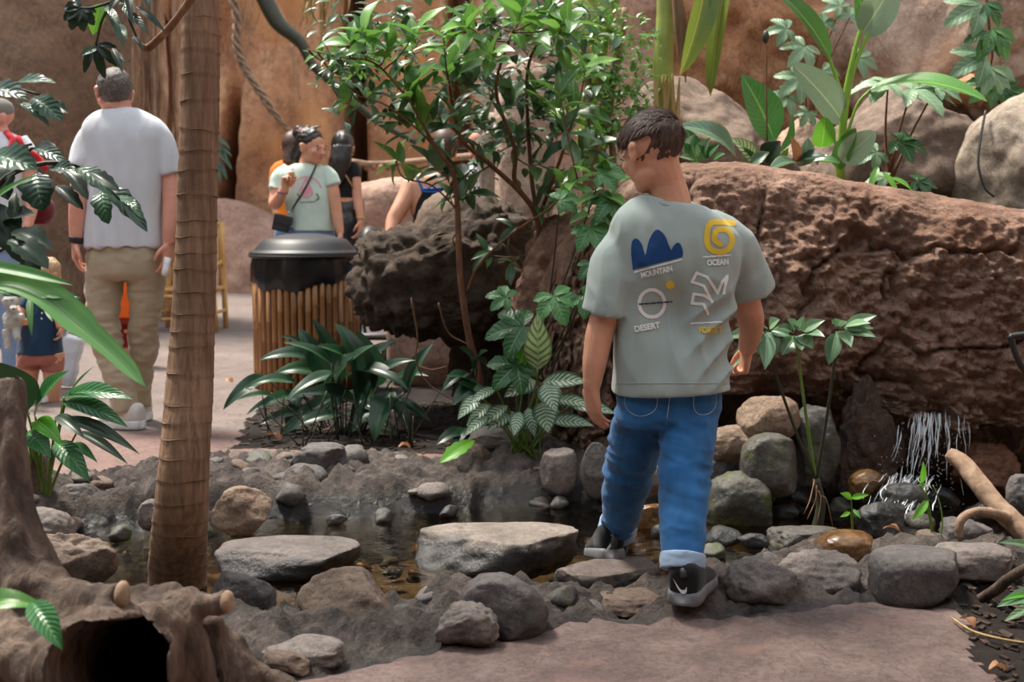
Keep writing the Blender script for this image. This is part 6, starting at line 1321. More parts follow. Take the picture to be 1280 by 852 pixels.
rf = boy.J(853, 757, -.30); RFZ = rf.z
sr_ = shoe(boy, rf, (.34, .94, .02), .235, M_SHOEB, M_SOLEG, wd=.44, high=.44)
lf = boy.J(766, 700, .26)
sl_ = shoe(boy, lf, (-.12, .97, -.22), .235, M_SHOEB, M_SOLEG, (0, .22, 1), wd=.42, high=.44)
for o_, tp_ in ((sr_, ((852, 706, -.28), (854, 714, -.297), (855, 722, -.305))), (sl_, ((769, 664, .285), (768, 674, .262), (767, 686, .255)))): tube('heel_tab', [boy.J(*q) for q in tp_], [.008, .011, .009], M_BLACK, o_, 8, 10)
swoosh = smooth2([(841, 722), (846, 730), (851, 736.5), (856, 737), (858, 733.5), (858.5, 738), (856.5, 741.5), (852, 741.5), (847, 735)], 50)
print_cells(sr_, bvh_of(sr_), 'swoosh_mark', in_poly(swoosh), (838, 718, 862, 745), .4, M_WHITE, .002)
print_line(sl_, bvh_of(sl_), 'swoosh_mark', [(758, 688), (766, 677)], 3.0, M_WHITE, .4, .003)

# ---------------------------------------------------------------- man in white
M_WTEE = cloth('tee_white', rgb(206, 208, 214), .04); M_CHINO = cloth('chino', rgb(172, 156, 132), .06); M_SHOEW = cloth('shoe_white', rgb(206, 200, 192), .08); M_SOLEW = plain('sole_white', rgb(214, 212, 208), .6)
mn = Fig('person', 'man in white T-shirt and beige trousers seen from behind beside the palm trunk', 6.15, 155)
C = mn.J(142, 117); hv, R_ = head_vf(C, (-.5, .8, -.25), .238, (-.05, .2, 1))
mn.skin('body', [hv, mn.limb([(147, 128, 0, 15), (150, 142, 0, 16), (155, 165, 0, 22)]), mn.limb([(120, 172, 0, 10), (110, 196, -.01, 12), (103, 220, -.02, 13), (99, 250, -.05, 12.5), (97, 275, -.06, 11), (95, 302, -.07, 8)]), mn.limb([(196, 174, 0, 10), (207, 198, 0, 11), (213, 220, .0, 12), (215, 250, -.02, 12), (213, 280, -.05, 10), (211, 304, -.06, 8)]),
          hand_vf(mn.J(95, 301, -.07), (-.12, .1, -1), (.8, .3, 0), (.2, -.9, 0), .185, .3), hand_vf(mn.J(211, 303, -.06), (-.05, -.05, -1), (-.8, .3, 0), (.1, -.9, 0), .185, .3)], SKR, .006, 3)
mn.skin('hair', [ell_vf(C+R_@(Vector((0, -.10, .12))*.238), [.36*.238, .43*.238, .40*.238], R_, 4)], H_GREY, .006, 1, lambda P, N: P+N*(.004*fbm(P, 60, 2, 3)-.016*np.clip((118.5-(P[:, 2]*0+118))/1, 0, 1)*0)[:, None])
tw = mn.skin('t_shirt', [mn.torso([(152, 135, 0, 19, .055), (153, 141, 0, 32, .08), (155, 151, 0, 47, .10), (157, 166, 0, 54, .12), (157, 188, 0, 51, .13), (158, 230, 0, 48, .135), (158, 275, 0, 48, .14), (158, 305, 0, 48, .145), (158, 309, 0, 48, .145)], (-.1, 1, 0)), mn.limb([(132, 160, 0, 12), (118, 166, 0, 16), (109, 182, 0, 17), (105, 204, -.02, 18.5), (104, 209, -.02, 18.5)], 18), mn.limb([(182, 160, 0, 12), (198, 168, 0, 15), (208, 190, 0, 15), (213, 213, 0, 15.5), (214, 218, 0, 15.5)], 18)], M_WTEE, .008, 3,
       lambda P, N: P+N*(.010*np.sin((P[:, 0]+.12*P[:, 2])*70+2*fbm(P, 3, 2, 4))*np.clip((1.5-P[:, 2])/.3, 0, 1)*.6+.012*fbm(P*np.array((1.5, 1, .5)), 6, 3, 6))[:, None])
mn.skin('trousers', [mn.torso([(157, 300, 0, 44, .12), (157, 325, 0, 48, .135), (157, 343, 0, 46, .13), (157, 349, 0, 40, .10)]), mn.limb([(132, 335, 0, 25), (129, 380, -.02, 21), (132, 420, -.04, 18), (144, 460, -.06, 17), (154, 500, -.08, 17), (155, 512, -.08, 16)], 18), mn.limb([(182, 335, 0, 25), (182, 380, .02, 20.5), (180, 420, .05, 17.5), (176, 460, .1, 16), (172, 500, .16, 16), (172, 508, .16, 16)], 18)], M_CHINO, .008, 3,
        lambda P, N: P+N*(.012*(.3-np.abs(fbm(P*np.array((.8, .8, 2.2)), 9, 2, 4)))*(1+1.6*np.exp(-((P[:, 2]-.42)/.16)**2))+.009*fbm(P*np.array((1, 1, 1.4)), 9, 3, 6))[:, None])
h1 = mn.J(178, 521, -.1); h1.z = .002; shoe(mn, h1, (-1, .22, 0), .30, M_SHOEW, M_SOLEW, high=.38); h2 = mn.J(184, 512, .16); h2.z = .002; shoe(mn, h2, (-.8, .6, 0), .30, M_SHOEW, M_SOLEW, high=.38)
mn.skin('watch', [mn.limb([(96, 296, -.07, 9.6), (95, 304, -.07, 9.2)])], M_BLACK, .005, 1)
tube('phone', [mn.J(210, 322, -.1), mn.J(206, 344, -.12)], [.02, .02], M_WHITE, mn.root, 4, 4)

# ---------------------------------------------------------------- woman with the ice cream
w1 = Fig('person', 'woman in mint printed T-shirt holding an ice cream cone behind the bin', 8.3, 388)
M_MINT = cloth('tee_mint', rgb(190, 208, 196), .04); M_JEAN2 = cloth('denim_pale', rgb(96, 128, 164), .15)
C = w1.J(390, 184, -.02); FD = (.80, -.52, -.18); hv, R_ = head_vf(C, FD, .232, (.0, 0, 1))
w1.skin('body', [hv, w1.limb([(386, 194, .02, 9), (384, 206, .02, 10), (384, 220, .02, 14)]), w1.limb([(352, 222, .02, 9), (347, 240, 0, 9), (344, 254, -.04, 8.5), (350, 246, -.14, 7), (356, 236, -.19, 5.5)]), w1.limb([(412, 220, 0, 9), (416, 240, -.02, 8.5), (420, 262, -.03, 7.6), (423, 280, -.05, 6.4), (425, 291, -.06, 5.2)]),
          hand_vf(w1.J(356, 237, -.19), (.15, -.1, 1), (.8, -.5, .1), (.4, .8, .2), .17, .75), hand_vf(w1.J(425, 290, -.06), (.05, -.1, -1), (-.8, -.2, 0), (-.1, -.9, 0), .17, .3)], SK, .0055, 3)
face_parts(w1.root, C, FD, .232)
hr_ = w1.skin('hair', [ell_vf(C+R_@(Vector((0, -.13, .18))*.232), [.38*.232, .445*.232, .40*.232], R_, 4), ell_vf(w1.J(375, 166, .02), [.05, .05, .05], None, 3), w1.limb([(378, 176, .06, 8), (371, 190, .1, 7), (368, 204, .1, 5)])]+[tube_vf([w1.J(384, 166, 0), w1.J(384+k*3.2, 160-abs(k-2), -.02), w1.J(388+k*4, 157+k*.6, -.03)], [.012, .008, .002], 6, 8) for k in range(5)], H_DARK, .006, 1, lambda P, N: P+N*(.006*fbm(P*np.array((1, 1, 2)), 30, 2, 3))[:, None])
child('scrunchie', new_mesh('scrunchie', *torus_vf(w1.J(379, 167, -.01), .028, .014, (.8, -.2, .5))), cloth('scrunchie_red', rgb(180, 40, 70)), w1.root)
t1 = w1.skin('t_shirt', [w1.torso([(384, 205, .02, 16, .06), (384, 210, .02, 27, .08), (383, 220, .02, 34, .10), (385, 242, .02, 31, .12), (388, 268, .02, 29, .125), (389, 287, .02, 29, .13), (389, 289, .02, 29, .13)], (.15, -1, 0)), w1.limb([(362, 213, .02, 10), (352, 222, .02, 12), (348, 234, .0, 12), (346, 239, -.01, 12)], 16), w1.limb([(404, 213, .02, 10), (412, 221, 0, 11), (416, 232, -.01, 11)], 16)], M_MINT, .007, 3, folds(.012, (1, 1, .7), 8, 3))
b1 = bvh_of(t1); I_PINK = cloth('print_pink', rgb(220, 150, 160)); I_GRN = cloth('print_green', rgb(120, 130, 110))
print_line(t1, b1, 'emblem_print', smooth2([(383, 223), (378, 232), (375, 240), (380, 246), (388, 245), (390, 239), (386, 231), (383, 223)], 40), 2.2, I_PINK, .4); print_cells(t1, b1, 'emblem_print', lambda x, y: (x-383)**2/30+(y-238)**2/34 < 1, (375, 230, 392, 246), .4, I_PINK)
print_line(t1, b1, 'arc_lettering', [(383+19*math.cos(a), 240+19*math.sin(a)) for a in np.linspace(3.4, 6.0, 24)], 1.8, I_PINK, .4)
for x in (372, 396): print_line(t1, b1, 'flower_print', [(x, 242), (x+3, 248), (x-1, 250)], 2.0, I_GRN, .4)
print_line(t1, b1, 'line_lettering', [(375, 253), (394, 252)], 1.2, I_GRN, .4)
w1.skin('jeans', [w1.torso([(389, 280, .02, 27, .11), (389, 300, .02, 30, .125), (389, 320, .02, 29, .12)], (.15, -1, 0)), w1.limb([(376, 312, .02, 15), (377, 370, .02, 12), (378, 420, .02, 9), (378, 466, .02, 7.5)]), w1.limb([(402, 312, .02, 15), (402, 370, .02, 12), (402, 420, .02, 9), (402, 466, .02, 7.5)])], M_JEAN2, .01, 3, folds(.01, (1, 1, 2), 8, 5))
for x in (378, 402): hh = w1.J(x, 470, .08); hh.z = .002; shoe(w1, hh, (.1, -1, 0), .25, M_SHOEW, M_SOLEW)
strap = [p for p in (on_surface(b1, *q, .006) for q in ((395, 207), (390, 218), (383, 232), (375, 246), (367, 258))) if p is not None]
bagr = empty('shoulder_bag', w1.J(352, 279, -.12), 'small black shoulder bag hanging at the hip of the woman with ice cream', 'bag')
child('strap', new_mesh('strap', *tube_vf(strap+[w1.J(362, 266, -.13)], .007, 6, 24)), M_BLACK, bagr)
child('bag_body', remesh('bag_body', merge(box_vf(w1.J(352, 280, -.12), (.11, .07, .10), Matrix.Rotation(.25, 3, 'Y')), box_vf(w1.J(354, 274, -.13), (.12, .075, .06), Matrix.Rotation(.25, 3, 'Y'))), .007, 3), M_BLACK, bagr)
child('clasp_ring', new_mesh('clasp_ring', *torus_vf(w1.J(361, 267, -.14), .012, .003, (0, 1, 0))), plain('steel', (.6, .6, .6), .3, metal=1), bagr)
ic = empty('ice_cream', w1.J(364, 224, -.21), 'small soft serve ice cream in a cone held by the woman', 'ice cream')
child('cone', new_mesh('cone', *tube_vf([w1.J(363, 232, -.21), w1.J(363.5, 224, -.21), w1.J(364, 216, -.21)], [.008, .018, .024], 14, 8)), plain('wafer', rgb(196, 140, 88), .8), ic)
child('scoop', remesh('scoop', merge(ell_vf(w1.J(364, 215, -.21), (.024, .024, .014)), ell_vf(w1.J(364, 212, -.21), (.017, .017, .015)), ell_vf(w1.J(364, 209.5, -.21), (.009, .009, .012))), .004, 2), plain('soft_serve', rgb(238, 234, 226), .5, .03), ic)
child('bracelet', new_mesh('bracelet', *torus_vf(w1.J(353, 240, -.17), .036, .005, (.2, -.2, 1))), cloth('bead_violet', rgb(90, 60, 120)), w1.root)

# ---------------------------------------------------------------- woman in black
w2 = Fig('person', 'woman with long dark hair in black crop top and leather trousers seen from behind', 9.2, 436)
C = w2.J(429, 186); hv, R_ = head_vf(C, (.15, 1, -.1), .225)
M_BLKT = cloth('top_black', rgb(22, 22, 24)); M_LEATH = plain('leather_black', (.02, .02, .022), .3, .2, 8)
w2.skin('body', [hv, w2.limb([(430, 194, 0, 8), (432, 206, 0, 9), (434, 220, 0, 12)]), w2.torso([(434, 236, 0, 14, .09), (435, 250, 0, 13, .085), (436, 262, 0, 15, .10)], (.3, 1, 0)), w2.limb([(443, 210, -.05, 7), (445, 228, -.06, 6.6), (447, 246, -.07, 6), (449, 262, -.1, 5.2), (451, 276, -.12, 4.2)]), w2.limb([(422, 210, .05, 7), (420, 240, .06, 6), (421, 272, 0, 5)]), hand_vf(w2.J(451, 276, -.12), (-.05, -.1, -1), (-.8, .2, 0), (0, -.9, 0), .17, .4)], SK, .007, 3)
w2.skin('hair', [ell_vf(C+Vector((0, -.02, .03)), (.085, .10, .105), None, 4), loft_smooth([(w2.J(428, 182, -.08), Vector((.075, 0, 0)), Vector((0, .05, 0))), (w2.J(424, 205, -.11), Vector((.085, 0, 0)), Vector((0, .045, 0))), (w2.J(422, 220, -.12), Vector((.07, 0, 0)), Vector((0, .035, 0))), (w2.J(420, 232, -.12), Vector((.03, 0, 0)), Vector((0, .02, 0)))], 18)], H_DARK, .008, 2, lambda P, N: P+N*(.010*fbm(P*np.array((3, 3, .5)), 14, 2, 3))[:, None])
w2.skin('crop_top', [w2.torso([(433, 202, 0, 9, .05), (434, 208, 0, 15, .08), (434, 222, 0, 16, .105), (434, 238, 0, 15, .10), (435, 247, 0, 14.2, .095)], (.3, 1, 0)), w2.limb([(440, 206, -.03, 7), (443, 212, -.05, 8), (444, 222, -.06, 8)])], M_BLKT, .008, 3)
w2.skin('trousers', [w2.torso([(436, 250, 0, 13.6, .09), (436, 262, 0, 15.5, .105), (436, 282, 0, 17, .12), (436, 300, 0, 15, .11)], (.3, 1, 0)), w2.limb([(431, 290, 0, 9.5), (432, 350, 0, 7), (433, 405, 0, 5.5), (433, 446, 0, 5)]), w2.limb([(442, 290, 0, 9.5), (442, 350, 0, 7), (443, 405, 0, 5.5), (443, 446, 0, 5)])], M_LEATH, .01, 3, folds(.008, (1, 1, 2), 8, 5))
for x in (432, 443): hh = w2.J(x, 450, -.1); hh.z = .002; shoe(w2, hh, (.2, 1, 0), .24, M_SHOEB, M_SOLEG)
child('belt', new_mesh('belt', *torus_vf(w2.J(436, 252, 0), .085, .006, (0, 0, 1))), plain('gold_belt', rgb(200, 150, 70), .35, metal=.6), w2.root)
child('wristband', new_mesh('wristband', *torus_vf(w2.J(450.5, 272, -.12), .03, .006, (.1, 0, 1))), plain('gold_band', rgb(200, 160, 80), .35, metal=.6), w2.root)
hbg = empty('handbag', w2.J(451, 256, .0), 'tan handbag carried at the side of the woman in black', 'bag'); child('bag_body', remesh('bag_body', merge(ell_vf(w2.J(449.5, 258, .08), (.035, .10, .09))), .008, 2), plain('bag_tan', rgb(130, 102, 84), .6), hbg)
child('strap', new_mesh('strap', *tube_vf([w2.J(449, 250, .1), w2.J(440, 232, -.11), w2.J(428, 212, -.13)], .006, 6, 14)), plain('strap_tan', rgb(170, 130, 80), .6), hbg)

# ---------------------------------------------------------------- person in orange behind the woman
o1 = Fig('person', 'brown haired person in orange top half hidden by the woman with ice cream', 9.0, 366)
C = o1.J(367, 186); hv, R_ = head_vf(C, (.3, 1, -.1), .225); M_ORG = cloth('top_orange', rgb(224, 120, 30), .08)
o1.skin('body', [hv, o1.limb([(366, 194, 0, 8), (364, 210, 0, 10)]), o1.limb([(346, 214, 0, 7), (343, 240, 0, 6.5), (346, 268, -.05, 5)]), o1.limb([(380, 214, 0, 7), (383, 240, 0, 6.5), (382, 268, -.05, 5)]), hand_vf(o1.J(346, 268, -.05), (0, -.1, -1), (.8, .2, 0), (.1, -.9, 0), .17, .3)], SK, .008, 3)
H_MID = bark_mat('hair_mid_brown', rgb(48, 31, 23), rgb(78, 53, 40), rgb(108, 78, 60), (30, 30, 8), .5, .004, .5, world=True)
o1.skin('hair', [ell_vf(C+Vector((0, -.02, .03)), (.085, .10, .105), None, 4), loft_smooth([(o1.J(367, 184, -.07), Vector((.07, 0, 0)), Vector((0, .05, 0))), (o1.J(363, 204, -.1), Vector((.06, 0, 0)), Vector((0, .04, 0)))], 10)], H_MID, .008, 2)
o1.skin('top', [o1.torso([(363, 200, 0, 10, .05), (362, 206, 0, 18, .08), (362, 220, 0, 20, .11), (362, 250, 0, 17, .11), (362, 278, 0, 18, .12)], (.1, 1, 0)), o1.limb([(351, 207, 0, 7), (346, 215, 0, 8.5), (344, 230, 0, 8)]), o1.limb([(374, 207, 0, 7), (380, 215, 0, 8.5), (382, 230, 0, 8)])], M_ORG, .009, 3, folds(.01, (1, 1, .7), 8, 2))
o1.skin('trousers', [o1.torso([(362, 270, 0, 16, .10), (362, 290, 0, 18, .12), (362, 305, 0, 16, .11)], (.1, 1, 0)), o1.limb([(356, 298, 0, 10), (356, 360, 0, 7), (356, 410, 0, 5.5), (356, 455, 0, 5)]), o1.limb([(368, 298, 0, 10), (368, 360, 0, 7), (368, 410, 0, 5.5), (368, 455, 0, 5)])], M_JEAN2, .01, 3)
for x in (356, 368): hh = o1.J(x, 458, -.1); hh.z = .002; shoe(o1, hh, (.1, 1, 0), .24, M_SHOEW, M_SOLEW)

# ---------------------------------------------------------------- seated woman in black vest
w3 = Fig('person', 'woman in black vest with blue straps sitting behind the rock shelf', 7.75, 545); w3.root.location.z = 0
C = w3.J(556, 186, -.05); hv, R_ = head_vf(C, (.3, .9, -.3), .225)
w3.skin('body', [hv, w3.limb([(552, 196, 0, 9), (546, 212, 0, 10), (544, 230, 0, 16)]), w3.torso([(543, 216, 0, 16, .05), (541, 224, 0, 30, .085), (541, 240, 0, 33, .10), (543, 270, 0, 29, .11)], (.2, 1, -.1)), w3.limb([(514, 231, 0, 12), (507, 248, -.04, 11.5), (498, 264, -.08, 10.5), (492, 275, -.1, 9.5), (489, 288, -.14, 8), (487, 300, -.18, 6)]), w3.limb([(570, 231, 0, 12), (580, 252, 0, 10.5), (588, 272, -.05, 9), (578, 292, -.12, 7)]), hand_vf(w3.J(487, 299, -.18), (.0, -.5, -.8), (.4, .3, -.6), (.8, -.3, 0), .175, .3), hand_vf(w3.J(506, 292, -.22), (-.2, -.4, -.8), (.2, .3, -.6), (-.8, -.2, 0), .17, .3)], SK, .007, 3)
w3.skin('hair', [ell_vf(C+Vector((.0, -.02, .03)), (.09, .105, .105), None, 4), ell_vf(w3.J(562, 178, -.12), (.05, .05, .05))], H_MID, .008, 2)
vt = w3.skin('vest', [w3.torso([(546, 234, 0, 27, .10), (545, 248, 0, 29, .115), (546, 275, 0, 29.5, .125), (548, 300, 0, 31, .135), (549, 325, 0, 30, .13)], (.2, 1, -.1))], M_BLKT, .008, 3, folds(.008, (1, 1, .7), 8, 2))
M_BLUE = cloth('strap_blue', rgb(40, 90, 170)); w3b = bvh_of(next(c for c in w3.root.children if c.name.startswith('body')))
for pts in (((521, 221), (526, 232), (528, 240)), ((529, 236), (540, 236), (552, 235)), ((529, 239), (540, 240), (552, 239))):
    q = [p for p in (on_surface(w3b, *z, .004) for z in smooth2(pts, 8)) if p is not None]
    if len(q) > 2: child('blue_strap', new_mesh('blue_strap', *tube_vf(q, .008, 6, 14)), M_BLUE, w3.root)
w3.skin('jeans', [w3.torso([(548, 310, .0, 29, .13), (548, 334, 0, 31, .15), (548, 350, .05, 28, .14)], (.2, 1, 0)), w3.limb([(536, 340, .05, 16), (532, 342, .42, 14), (532, 385, .5, 10), (532, 430, .5, 8)]), w3.limb([(560, 340, .05, 16), (562, 342, .42, 14), (562, 385, .5, 10), (562, 430, .5, 8)])], M_JEAN2, .01, 3)
seat_rock = boulder('seat_rock', (w3.root.location.x+.02, 7.95, .26), (.36, .34, .34), M_BENCH, 77, sub=5, box=.35); tag(seat_rock, 'low tan rock seat under the woman in the black vest', 'rock')
for x in (532, 562): hh = w3.J(x, 470, .42); hh.z = .002; shoe(w3, hh, (0, 1, 0), .24, M_SHOEW, M_SOLEW)
# ---------------------------------------------------------------- person in checked shirt
def check_mat():
    m = NT('checked_shirt'); ck = m.n('ShaderNodeTexChecker'); ck.inputs['Scale'].default_value = 34; ck.inputs[1].default_value = (.75, .75, .75, 1); ck.inputs[2].default_value = (.05, .05, .06, 1); m.l(m.coords(world=True), ck.inputs[0]); m.set(Base_Color=ck.outputs[0], Roughness=.85); return m.m
p5 = Fig('person', 'person in black and white checked shirt sitting behind the shrub leaves', 8.35, 598)
C = p5.J(600, 180); hv, R_ = head_vf(C, (-.5, -.8, -.3), .225)
p5.skin('body', [hv, p5.limb([(600, 190, 0, 9), (600, 212, 0, 11)]), p5.limb([(582, 222, 0, 9), (578, 244, -.05, 8), (590, 262, -.2, 6)]), p5.limb([(616, 222, 0, 9), (620, 244, -.05, 8), (606, 262, -.2, 6)]), hand_vf(p5.J(590, 262, -.2), (.8, -.4, 0), (0, 0, -1), (.2, -.8, 0), .17, .3)], SKR, .008, 3); face_parts(p5.root, C, (-.5, -.8, -.3), .225)
p5.skin('hair', [ell_vf(C+R_@(Vector((0, -.12, .17))*.225), [.37*.225, .42*.225, .37*.225], R_, 4)], H_MID, .008, 1)
p5.skin('shirt', [p5.torso([(600, 204, 0, 10, .06), (600, 210, 0, 18, .09), (600, 225, 0, 21, .115), (600, 255, 0, 19, .12), (600, 285, 0, 20, .13)], (-.2, -1, 0)), p5.limb([(588, 212, 0, 9), (582, 224, 0, 11), (579, 240, -.04, 10)]), p5.limb([(612, 212, 0, 9), (617, 224, 0, 11), (620, 240, -.04, 10)])], check_mat(), .009, 3, folds(.008, (1, 1, .7), 8, 2))
p5.skin('trousers', [p5.torso([(600, 278, 0, 18, .12), (600, 310, 0, 20, .14)], (-.2, -1, 0)), p5.limb([(592, 308, 0, 12), (588, 312, -.4, 11), (588, 360, -.44, 9), (588, 425, -.44, 7)]), p5.limb([(608, 308, 0, 12), (612, 312, -.4, 11), (612, 360, -.44, 9), (612, 425, -.44, 7)])], M_JEAN2, .01, 3)
sb2 = boulder('seat_rock', (p5.root.location.x+.1, 8.75, .28), (.28, .26, .38), M_BENCH, 78, sub=5, box=.35); tag(sb2, 'low tan rock seat under the person in the checked shirt', 'rock')

# ---------------------------------------------------------------- toddler with plush toy
td = Fig('person', 'blond toddler in dark denim dress and rust shorts hugging a plush toy', 7.0, 50)
C = td.J(57, 344); hv, R_ = head_vf(C, (-.45, -.85, -.25), .185)
M_DRESS = cloth('denim_dark', rgb(26, 54, 82), .15); M_RUST = cloth('shorts_rust', rgb(158, 100, 88), .08)
td.skin('body', [hv, td.limb([(56, 354, 0, 9), (54, 366, 0, 10), (53, 380, 0, 14)]), td.limb([(36, 376, 0, 9), (24, 392, -.04, 8.5), (16, 400, -.14, 7), (22, 400, -.2, 6)]), td.limb([(70, 376, 0, 9), (75, 396, -.03, 8), (77, 410, -.06, 6)]), td.limb([(38, 440, 0, 15), (36, 468, 0, 12), (36, 492, 0, 9), (36, 502, 0, 8)]), td.limb([(66, 440, 0, 15), (66, 468, 0, 12), (66, 492, 0, 9), (66, 502, 0, 8)]),
          hand_vf(td.J(20, 401, -.19), (.9, -.2, -.1), (-.2, .8, .1), (0, .1, 1), .10, .4), hand_vf(td.J(77, 409, -.06), (-.1, -.15, -1), (-.8, -.2, 0), (-.2, -.9, 0), .10, .4)], SK, .006, 3)
face_parts(td.root, C, (-.45, -.85, -.25), .185, hairm=H_BLOND)
td.skin('hair', [ell_vf(C+R_@(Vector((0, -.12, .16))*.185), [.385*.185, .45*.185, .40*.185], R_, 4), td.limb([(62, 336, .04, 13), (66, 352, .05, 10), (67, 362, .05, 5)])], H_BLOND, .006, 2, lambda P, N: P+N*(.006*fbm(P*np.array((2, 2, .7)), 20, 2, 3))[:, None])
dr_ = td.skin('dress', [td.torso([(54, 368, 0, 12, .05), (53, 374, 0, 19, .07), (52, 392, 0, 21, .085), (51, 415, 0, 24, .10), (50, 438, 0, 27, .115), (50, 442, 0, 27, .115)], (-.3, -1, 0)), td.limb([(42, 372, 0, 9), (34, 380, -.01, 10), (30, 386, -.02, 10)]), td.limb([(64, 372, 0, 9), (71, 380, -.01, 9), (73, 388, -.02, 9)])], M_DRESS, .006, 3, folds(.008, (1, 1, .7), 12, 2))
db = bvh_of(dr_)
for k in range(3):
    p = on_surface(db, 53-k*.5, 384+k*7, .002)
    if p is not None: child('button', new_mesh('button', *ell_vf(p, (.005, .003, .005), None, 2)), M_WHITE, dr_)
td.skin('shorts', [td.torso([(50, 432, 0, 25, .10), (50, 446, 0, 26, .11), (50, 454, 0, 25, .10)], (-.3, -1, 0)), td.limb([(38, 444, 0, 16), (36, 460, 0, 15)]), td.limb([(65, 444, 0, 16), (66, 464, 0, 14)])], M_RUST, .006, 3, folds(.008, (1, 1, 1), 12, 4))
for x in (36, 66): hh = td.J(x, 500, .05); hh.z = .002; shoe(td, hh, (-.2, -1, 0), .14, M_SHOEW, M_SOLEW)
pl = empty('plush_toy', td.J(14, 400, -.22), 'pale grey plush sheep held in the toddler arms', 'toy'); M_PLUSH = cloth('plush_grey', rgb(176, 172, 166), .12, .95, .8, weave=160)
child('plush_body', remesh('plush_body', merge(ell_vf(td.J(16, 400, -.2), (.055, .05, .07)), ell_vf(td.J(13, 377, -.22), (.042, .045, .045)), ell_vf(td.J(17, 386, -.26), (.022, .03, .02)), ell_vf(td.J(3, 372, -.2), (.018, .012, .026)), ell_vf(td.J(24, 372, -.2), (.018, .012, .026)), tube_vf([td.J(18, 395, -.24), td.J(30, 396, -.27)], [.02, .018], 8, 3), tube_vf([td.J(8, 412, -.22), td.J(10, 436, -.24)], [.022, .018], 8, 3), tube_vf([td.J(20, 412, -.22), td.J(22, 424, -.26)], [.022, .018], 8, 3)), .005, 2, .5, lambda P, N: P+N*(.005*fbm(P, 50, 2, 3))[:, None]), M_PLUSH, pl)
for x in (8, 15): child('toy_eye', new_mesh('toy_eye', *ell_vf(td.J(x, 375, -.268), (.005, .004, .005), None, 2)), M_BLACK, pl)
child('toy_nose', new_mesh('toy_nose', *ell_vf(td.J(17, 386, -.29), (.009, .005, .006), None, 2)), M_BLACK, pl)
# ---------------------------------------------------------------- adult with red backpack straps
ad = Fig('person', 'adult in grey cap and white shirt with red backpack straps', 7.6, 2)
C = ad.J(-4, 148); hv, R_ = head_vf(C, (-.7, -.6, -.2), .232); M_CAPG = cloth('cap_grey', rgb(120, 116, 108)); M_RED = cloth('strap_red', rgb(190, 40, 50)); M_PJ = cloth('denim_sky', rgb(126, 146, 178))
ad.skin('body', [hv, ad.limb([(-2, 158, 0, 10), (2, 172, 0, 12)]), ad.limb([(30, 190, 0, 11), (38, 225, 0, 10), (40, 255, -.05, 8), (34, 285, -.1, 6)]), ad.limb([(-34, 190, 0, 11), (-40, 225, 0, 10), (-36, 285, -.1, 6)]), hand_vf(ad.J(34, 284, -.1), (-.2, -.1, -1), (-.8, 0, 0), (0, -.9, 0), .18, .4)], SKR, .008, 3)
face_parts(ad.root, C, (-.7, -.6, -.2), .232)
ad.skin('cap', [ell_vf(C+R_@(Vector((0, -.06, .2))*.232), [.375*.232, .45*.232, .34*.232], R_, 4), ell_vf(C+R_@(Vector((0, .5, .2))*.232), [.26*.232, .3*.232, .04*.232], R_, 3)], M_CAPG, .007, 2)
as_ = ad.skin('shirt', [ad.torso([(0, 164, 0, 12, .06), (0, 172, 0, 28, .09), (0, 190, 0, 36, .12), (0, 240, 0, 31, .13), (0, 300, 0, 31, .14), (0, 314, 0, 31, .14)], (-.4, -1, 0)), ad.limb([(22, 174, 0, 12), (31, 190, 0, 14), (36, 212, 0, 13)]), ad.limb([(-22, 174, 0, 12), (-32, 190, 0, 14), (-37, 212, 0, 13)])], M_WTEE, .009, 3, folds(.012, (1, 1, .7), 7, 2))
ad.skin('jeans', [ad.torso([(0, 306, 0, 28, .12), (0, 335, 0, 31, .13), (0, 352, 0, 28, .12)], (-.4, -1, 0)), ad.limb([(-12, 345, 0, 16), (-12, 410, 0, 12), (-12, 478, 0, 9)]), ad.limb([(13, 345, 0, 16), (13, 410, 0, 12), (13, 478, 0, 9)])], M_PJ, .01, 3)
for x in (-12, 13): hh = ad.J(x, 482, .08); hh.z = .002; shoe(ad, hh, (-.3, -1, 0), .27, M_SHOEW, M_SOLEW)
bk = empty('backpack', ad.J(10, 230, .2), 'red and black backpack worn by the adult in the grey cap', 'backpack'); ab = bvh_of(as_)
for pts in (((8, 166), (16, 176), (12, 192), (9, 208)), ((22, 172), (30, 186), (46, 196), (58, 212))):
    q = [on_surface(ab, *z, .012) or ad.J(z[0], z[1], -.02) for z in smooth2(pts, 8)]; child('strap', new_mesh('strap', *tube_vf(q, .022, 8, 16)), M_RED, bk)
child('pack', remesh('pack', merge(ell_vf(ad.J(24, 232, .2), (.17, .13, .26))), .012, 3), M_BLACK, bk); child('side_pouch', remesh('side_pouch', merge(ell_vf(ad.J(54, 262, .12), (.07, .09, .09)), box_vf(ad.J(50, 272, .12), (.1, .1, .08))), .008, 2), cloth('pouch_dark_red', rgb(96, 24, 28)), bk)
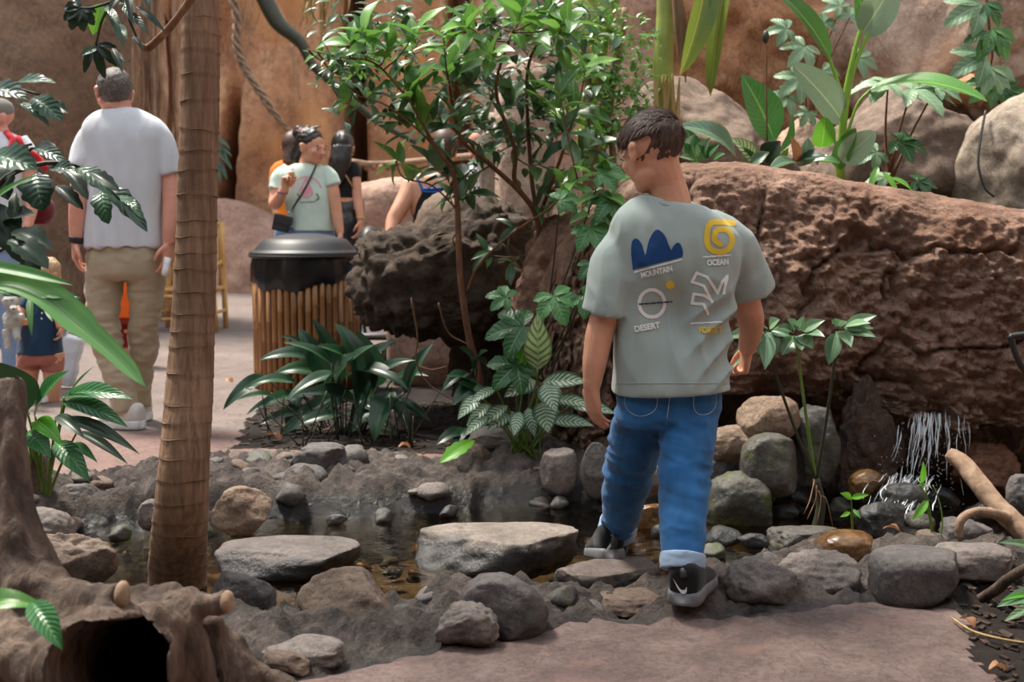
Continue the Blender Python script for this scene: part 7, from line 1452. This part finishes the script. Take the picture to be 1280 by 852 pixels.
# ---------------------------------------------------------------- child in orange behind the man
ok = Fig('person', 'child in orange shirt and dark red shorts glimpsed behind the trousers of the man', 8.8, 160)
C = ok.J(160, 312); hv, R_ = head_vf(C, (-.3, 1, 0), .19); M_DRED = cloth('shorts_red', rgb(120, 30, 20), .2)
ok.skin('body', [hv, ok.limb([(160, 320, 0, 7), (160, 338, 0, 9)]), ok.limb([(145, 342, 0, 7), (141, 364, 0, 6), (142, 388, 0, 4.5)]), ok.limb([(176, 342, 0, 7), (180, 364, 0, 6), (179, 388, 0, 4.5)]), ok.limb([(153, 410, 0, 9), (153, 435, 0, 7), (153, 455, 0, 5)]), ok.limb([(167, 410, 0, 9), (167, 435, 0, 7), (167, 455, 0, 5)])], SK, .008, 3)
ok.skin('hair', [ell_vf(C+R_@(Vector((0, -.1, .17))*.19), [.38*.19, .45*.19, .38*.19], R_, 4)], H_MID, .008, 1)
ok.skin('shirt', [ok.torso([(160, 332, 0, 9, .05), (160, 338, 0, 15, .08), (160, 360, 0, 17, .09), (160, 396, 0, 19, .10)]), ok.limb([(150, 338, 0, 7), (144, 346, 0, 8), (142, 358, 0, 8)]), ok.limb([(170, 338, 0, 7), (177, 346, 0, 8), (179, 358, 0, 8)])], cloth('shirt_orange', rgb(226, 96, 24)), .008, 3, folds(.006, (1, 1, 1), 10, 2))
ok.skin('shorts', [ok.torso([(160, 392, 0, 17, .09), (160, 404, 0, 18, .10)]), ok.limb([(152, 402, 0, 9.5), (152, 434, 0, 9)]), ok.limb([(168, 402, 0, 9.5), (168, 434, 0, 9)])], M_DRED, .008, 3)
for x in (153, 167): hh = ok.J(x, 456, -.08); hh.z = .002; shoe(ok, hh, (-.1, 1, 0), .19, M_SHOEW, M_SOLEW)
# white paper bag beside the toddler
wb = W(86, 440, 7.6); wbo = empty('paper_bag', (wb.x, 7.6, 0), 'crumpled white paper carrier bag behind the toddler', 'bag')
child('bag_body', remesh('bag_body', merge(box_vf((wb.x, 7.6, .17), (.12, .09, .32), Matrix.Rotation(.25, 3, 'Y'))), .012, 1, .5, folds(.012, (1, 1, 1), 12, 3)), M_WTEE, wbo)
child('handle', new_mesh('handle', *torus_vf((wb.x+.04, 7.6, .33), .05, .004, (0, 1, 0))), M_WHITE, wbo)
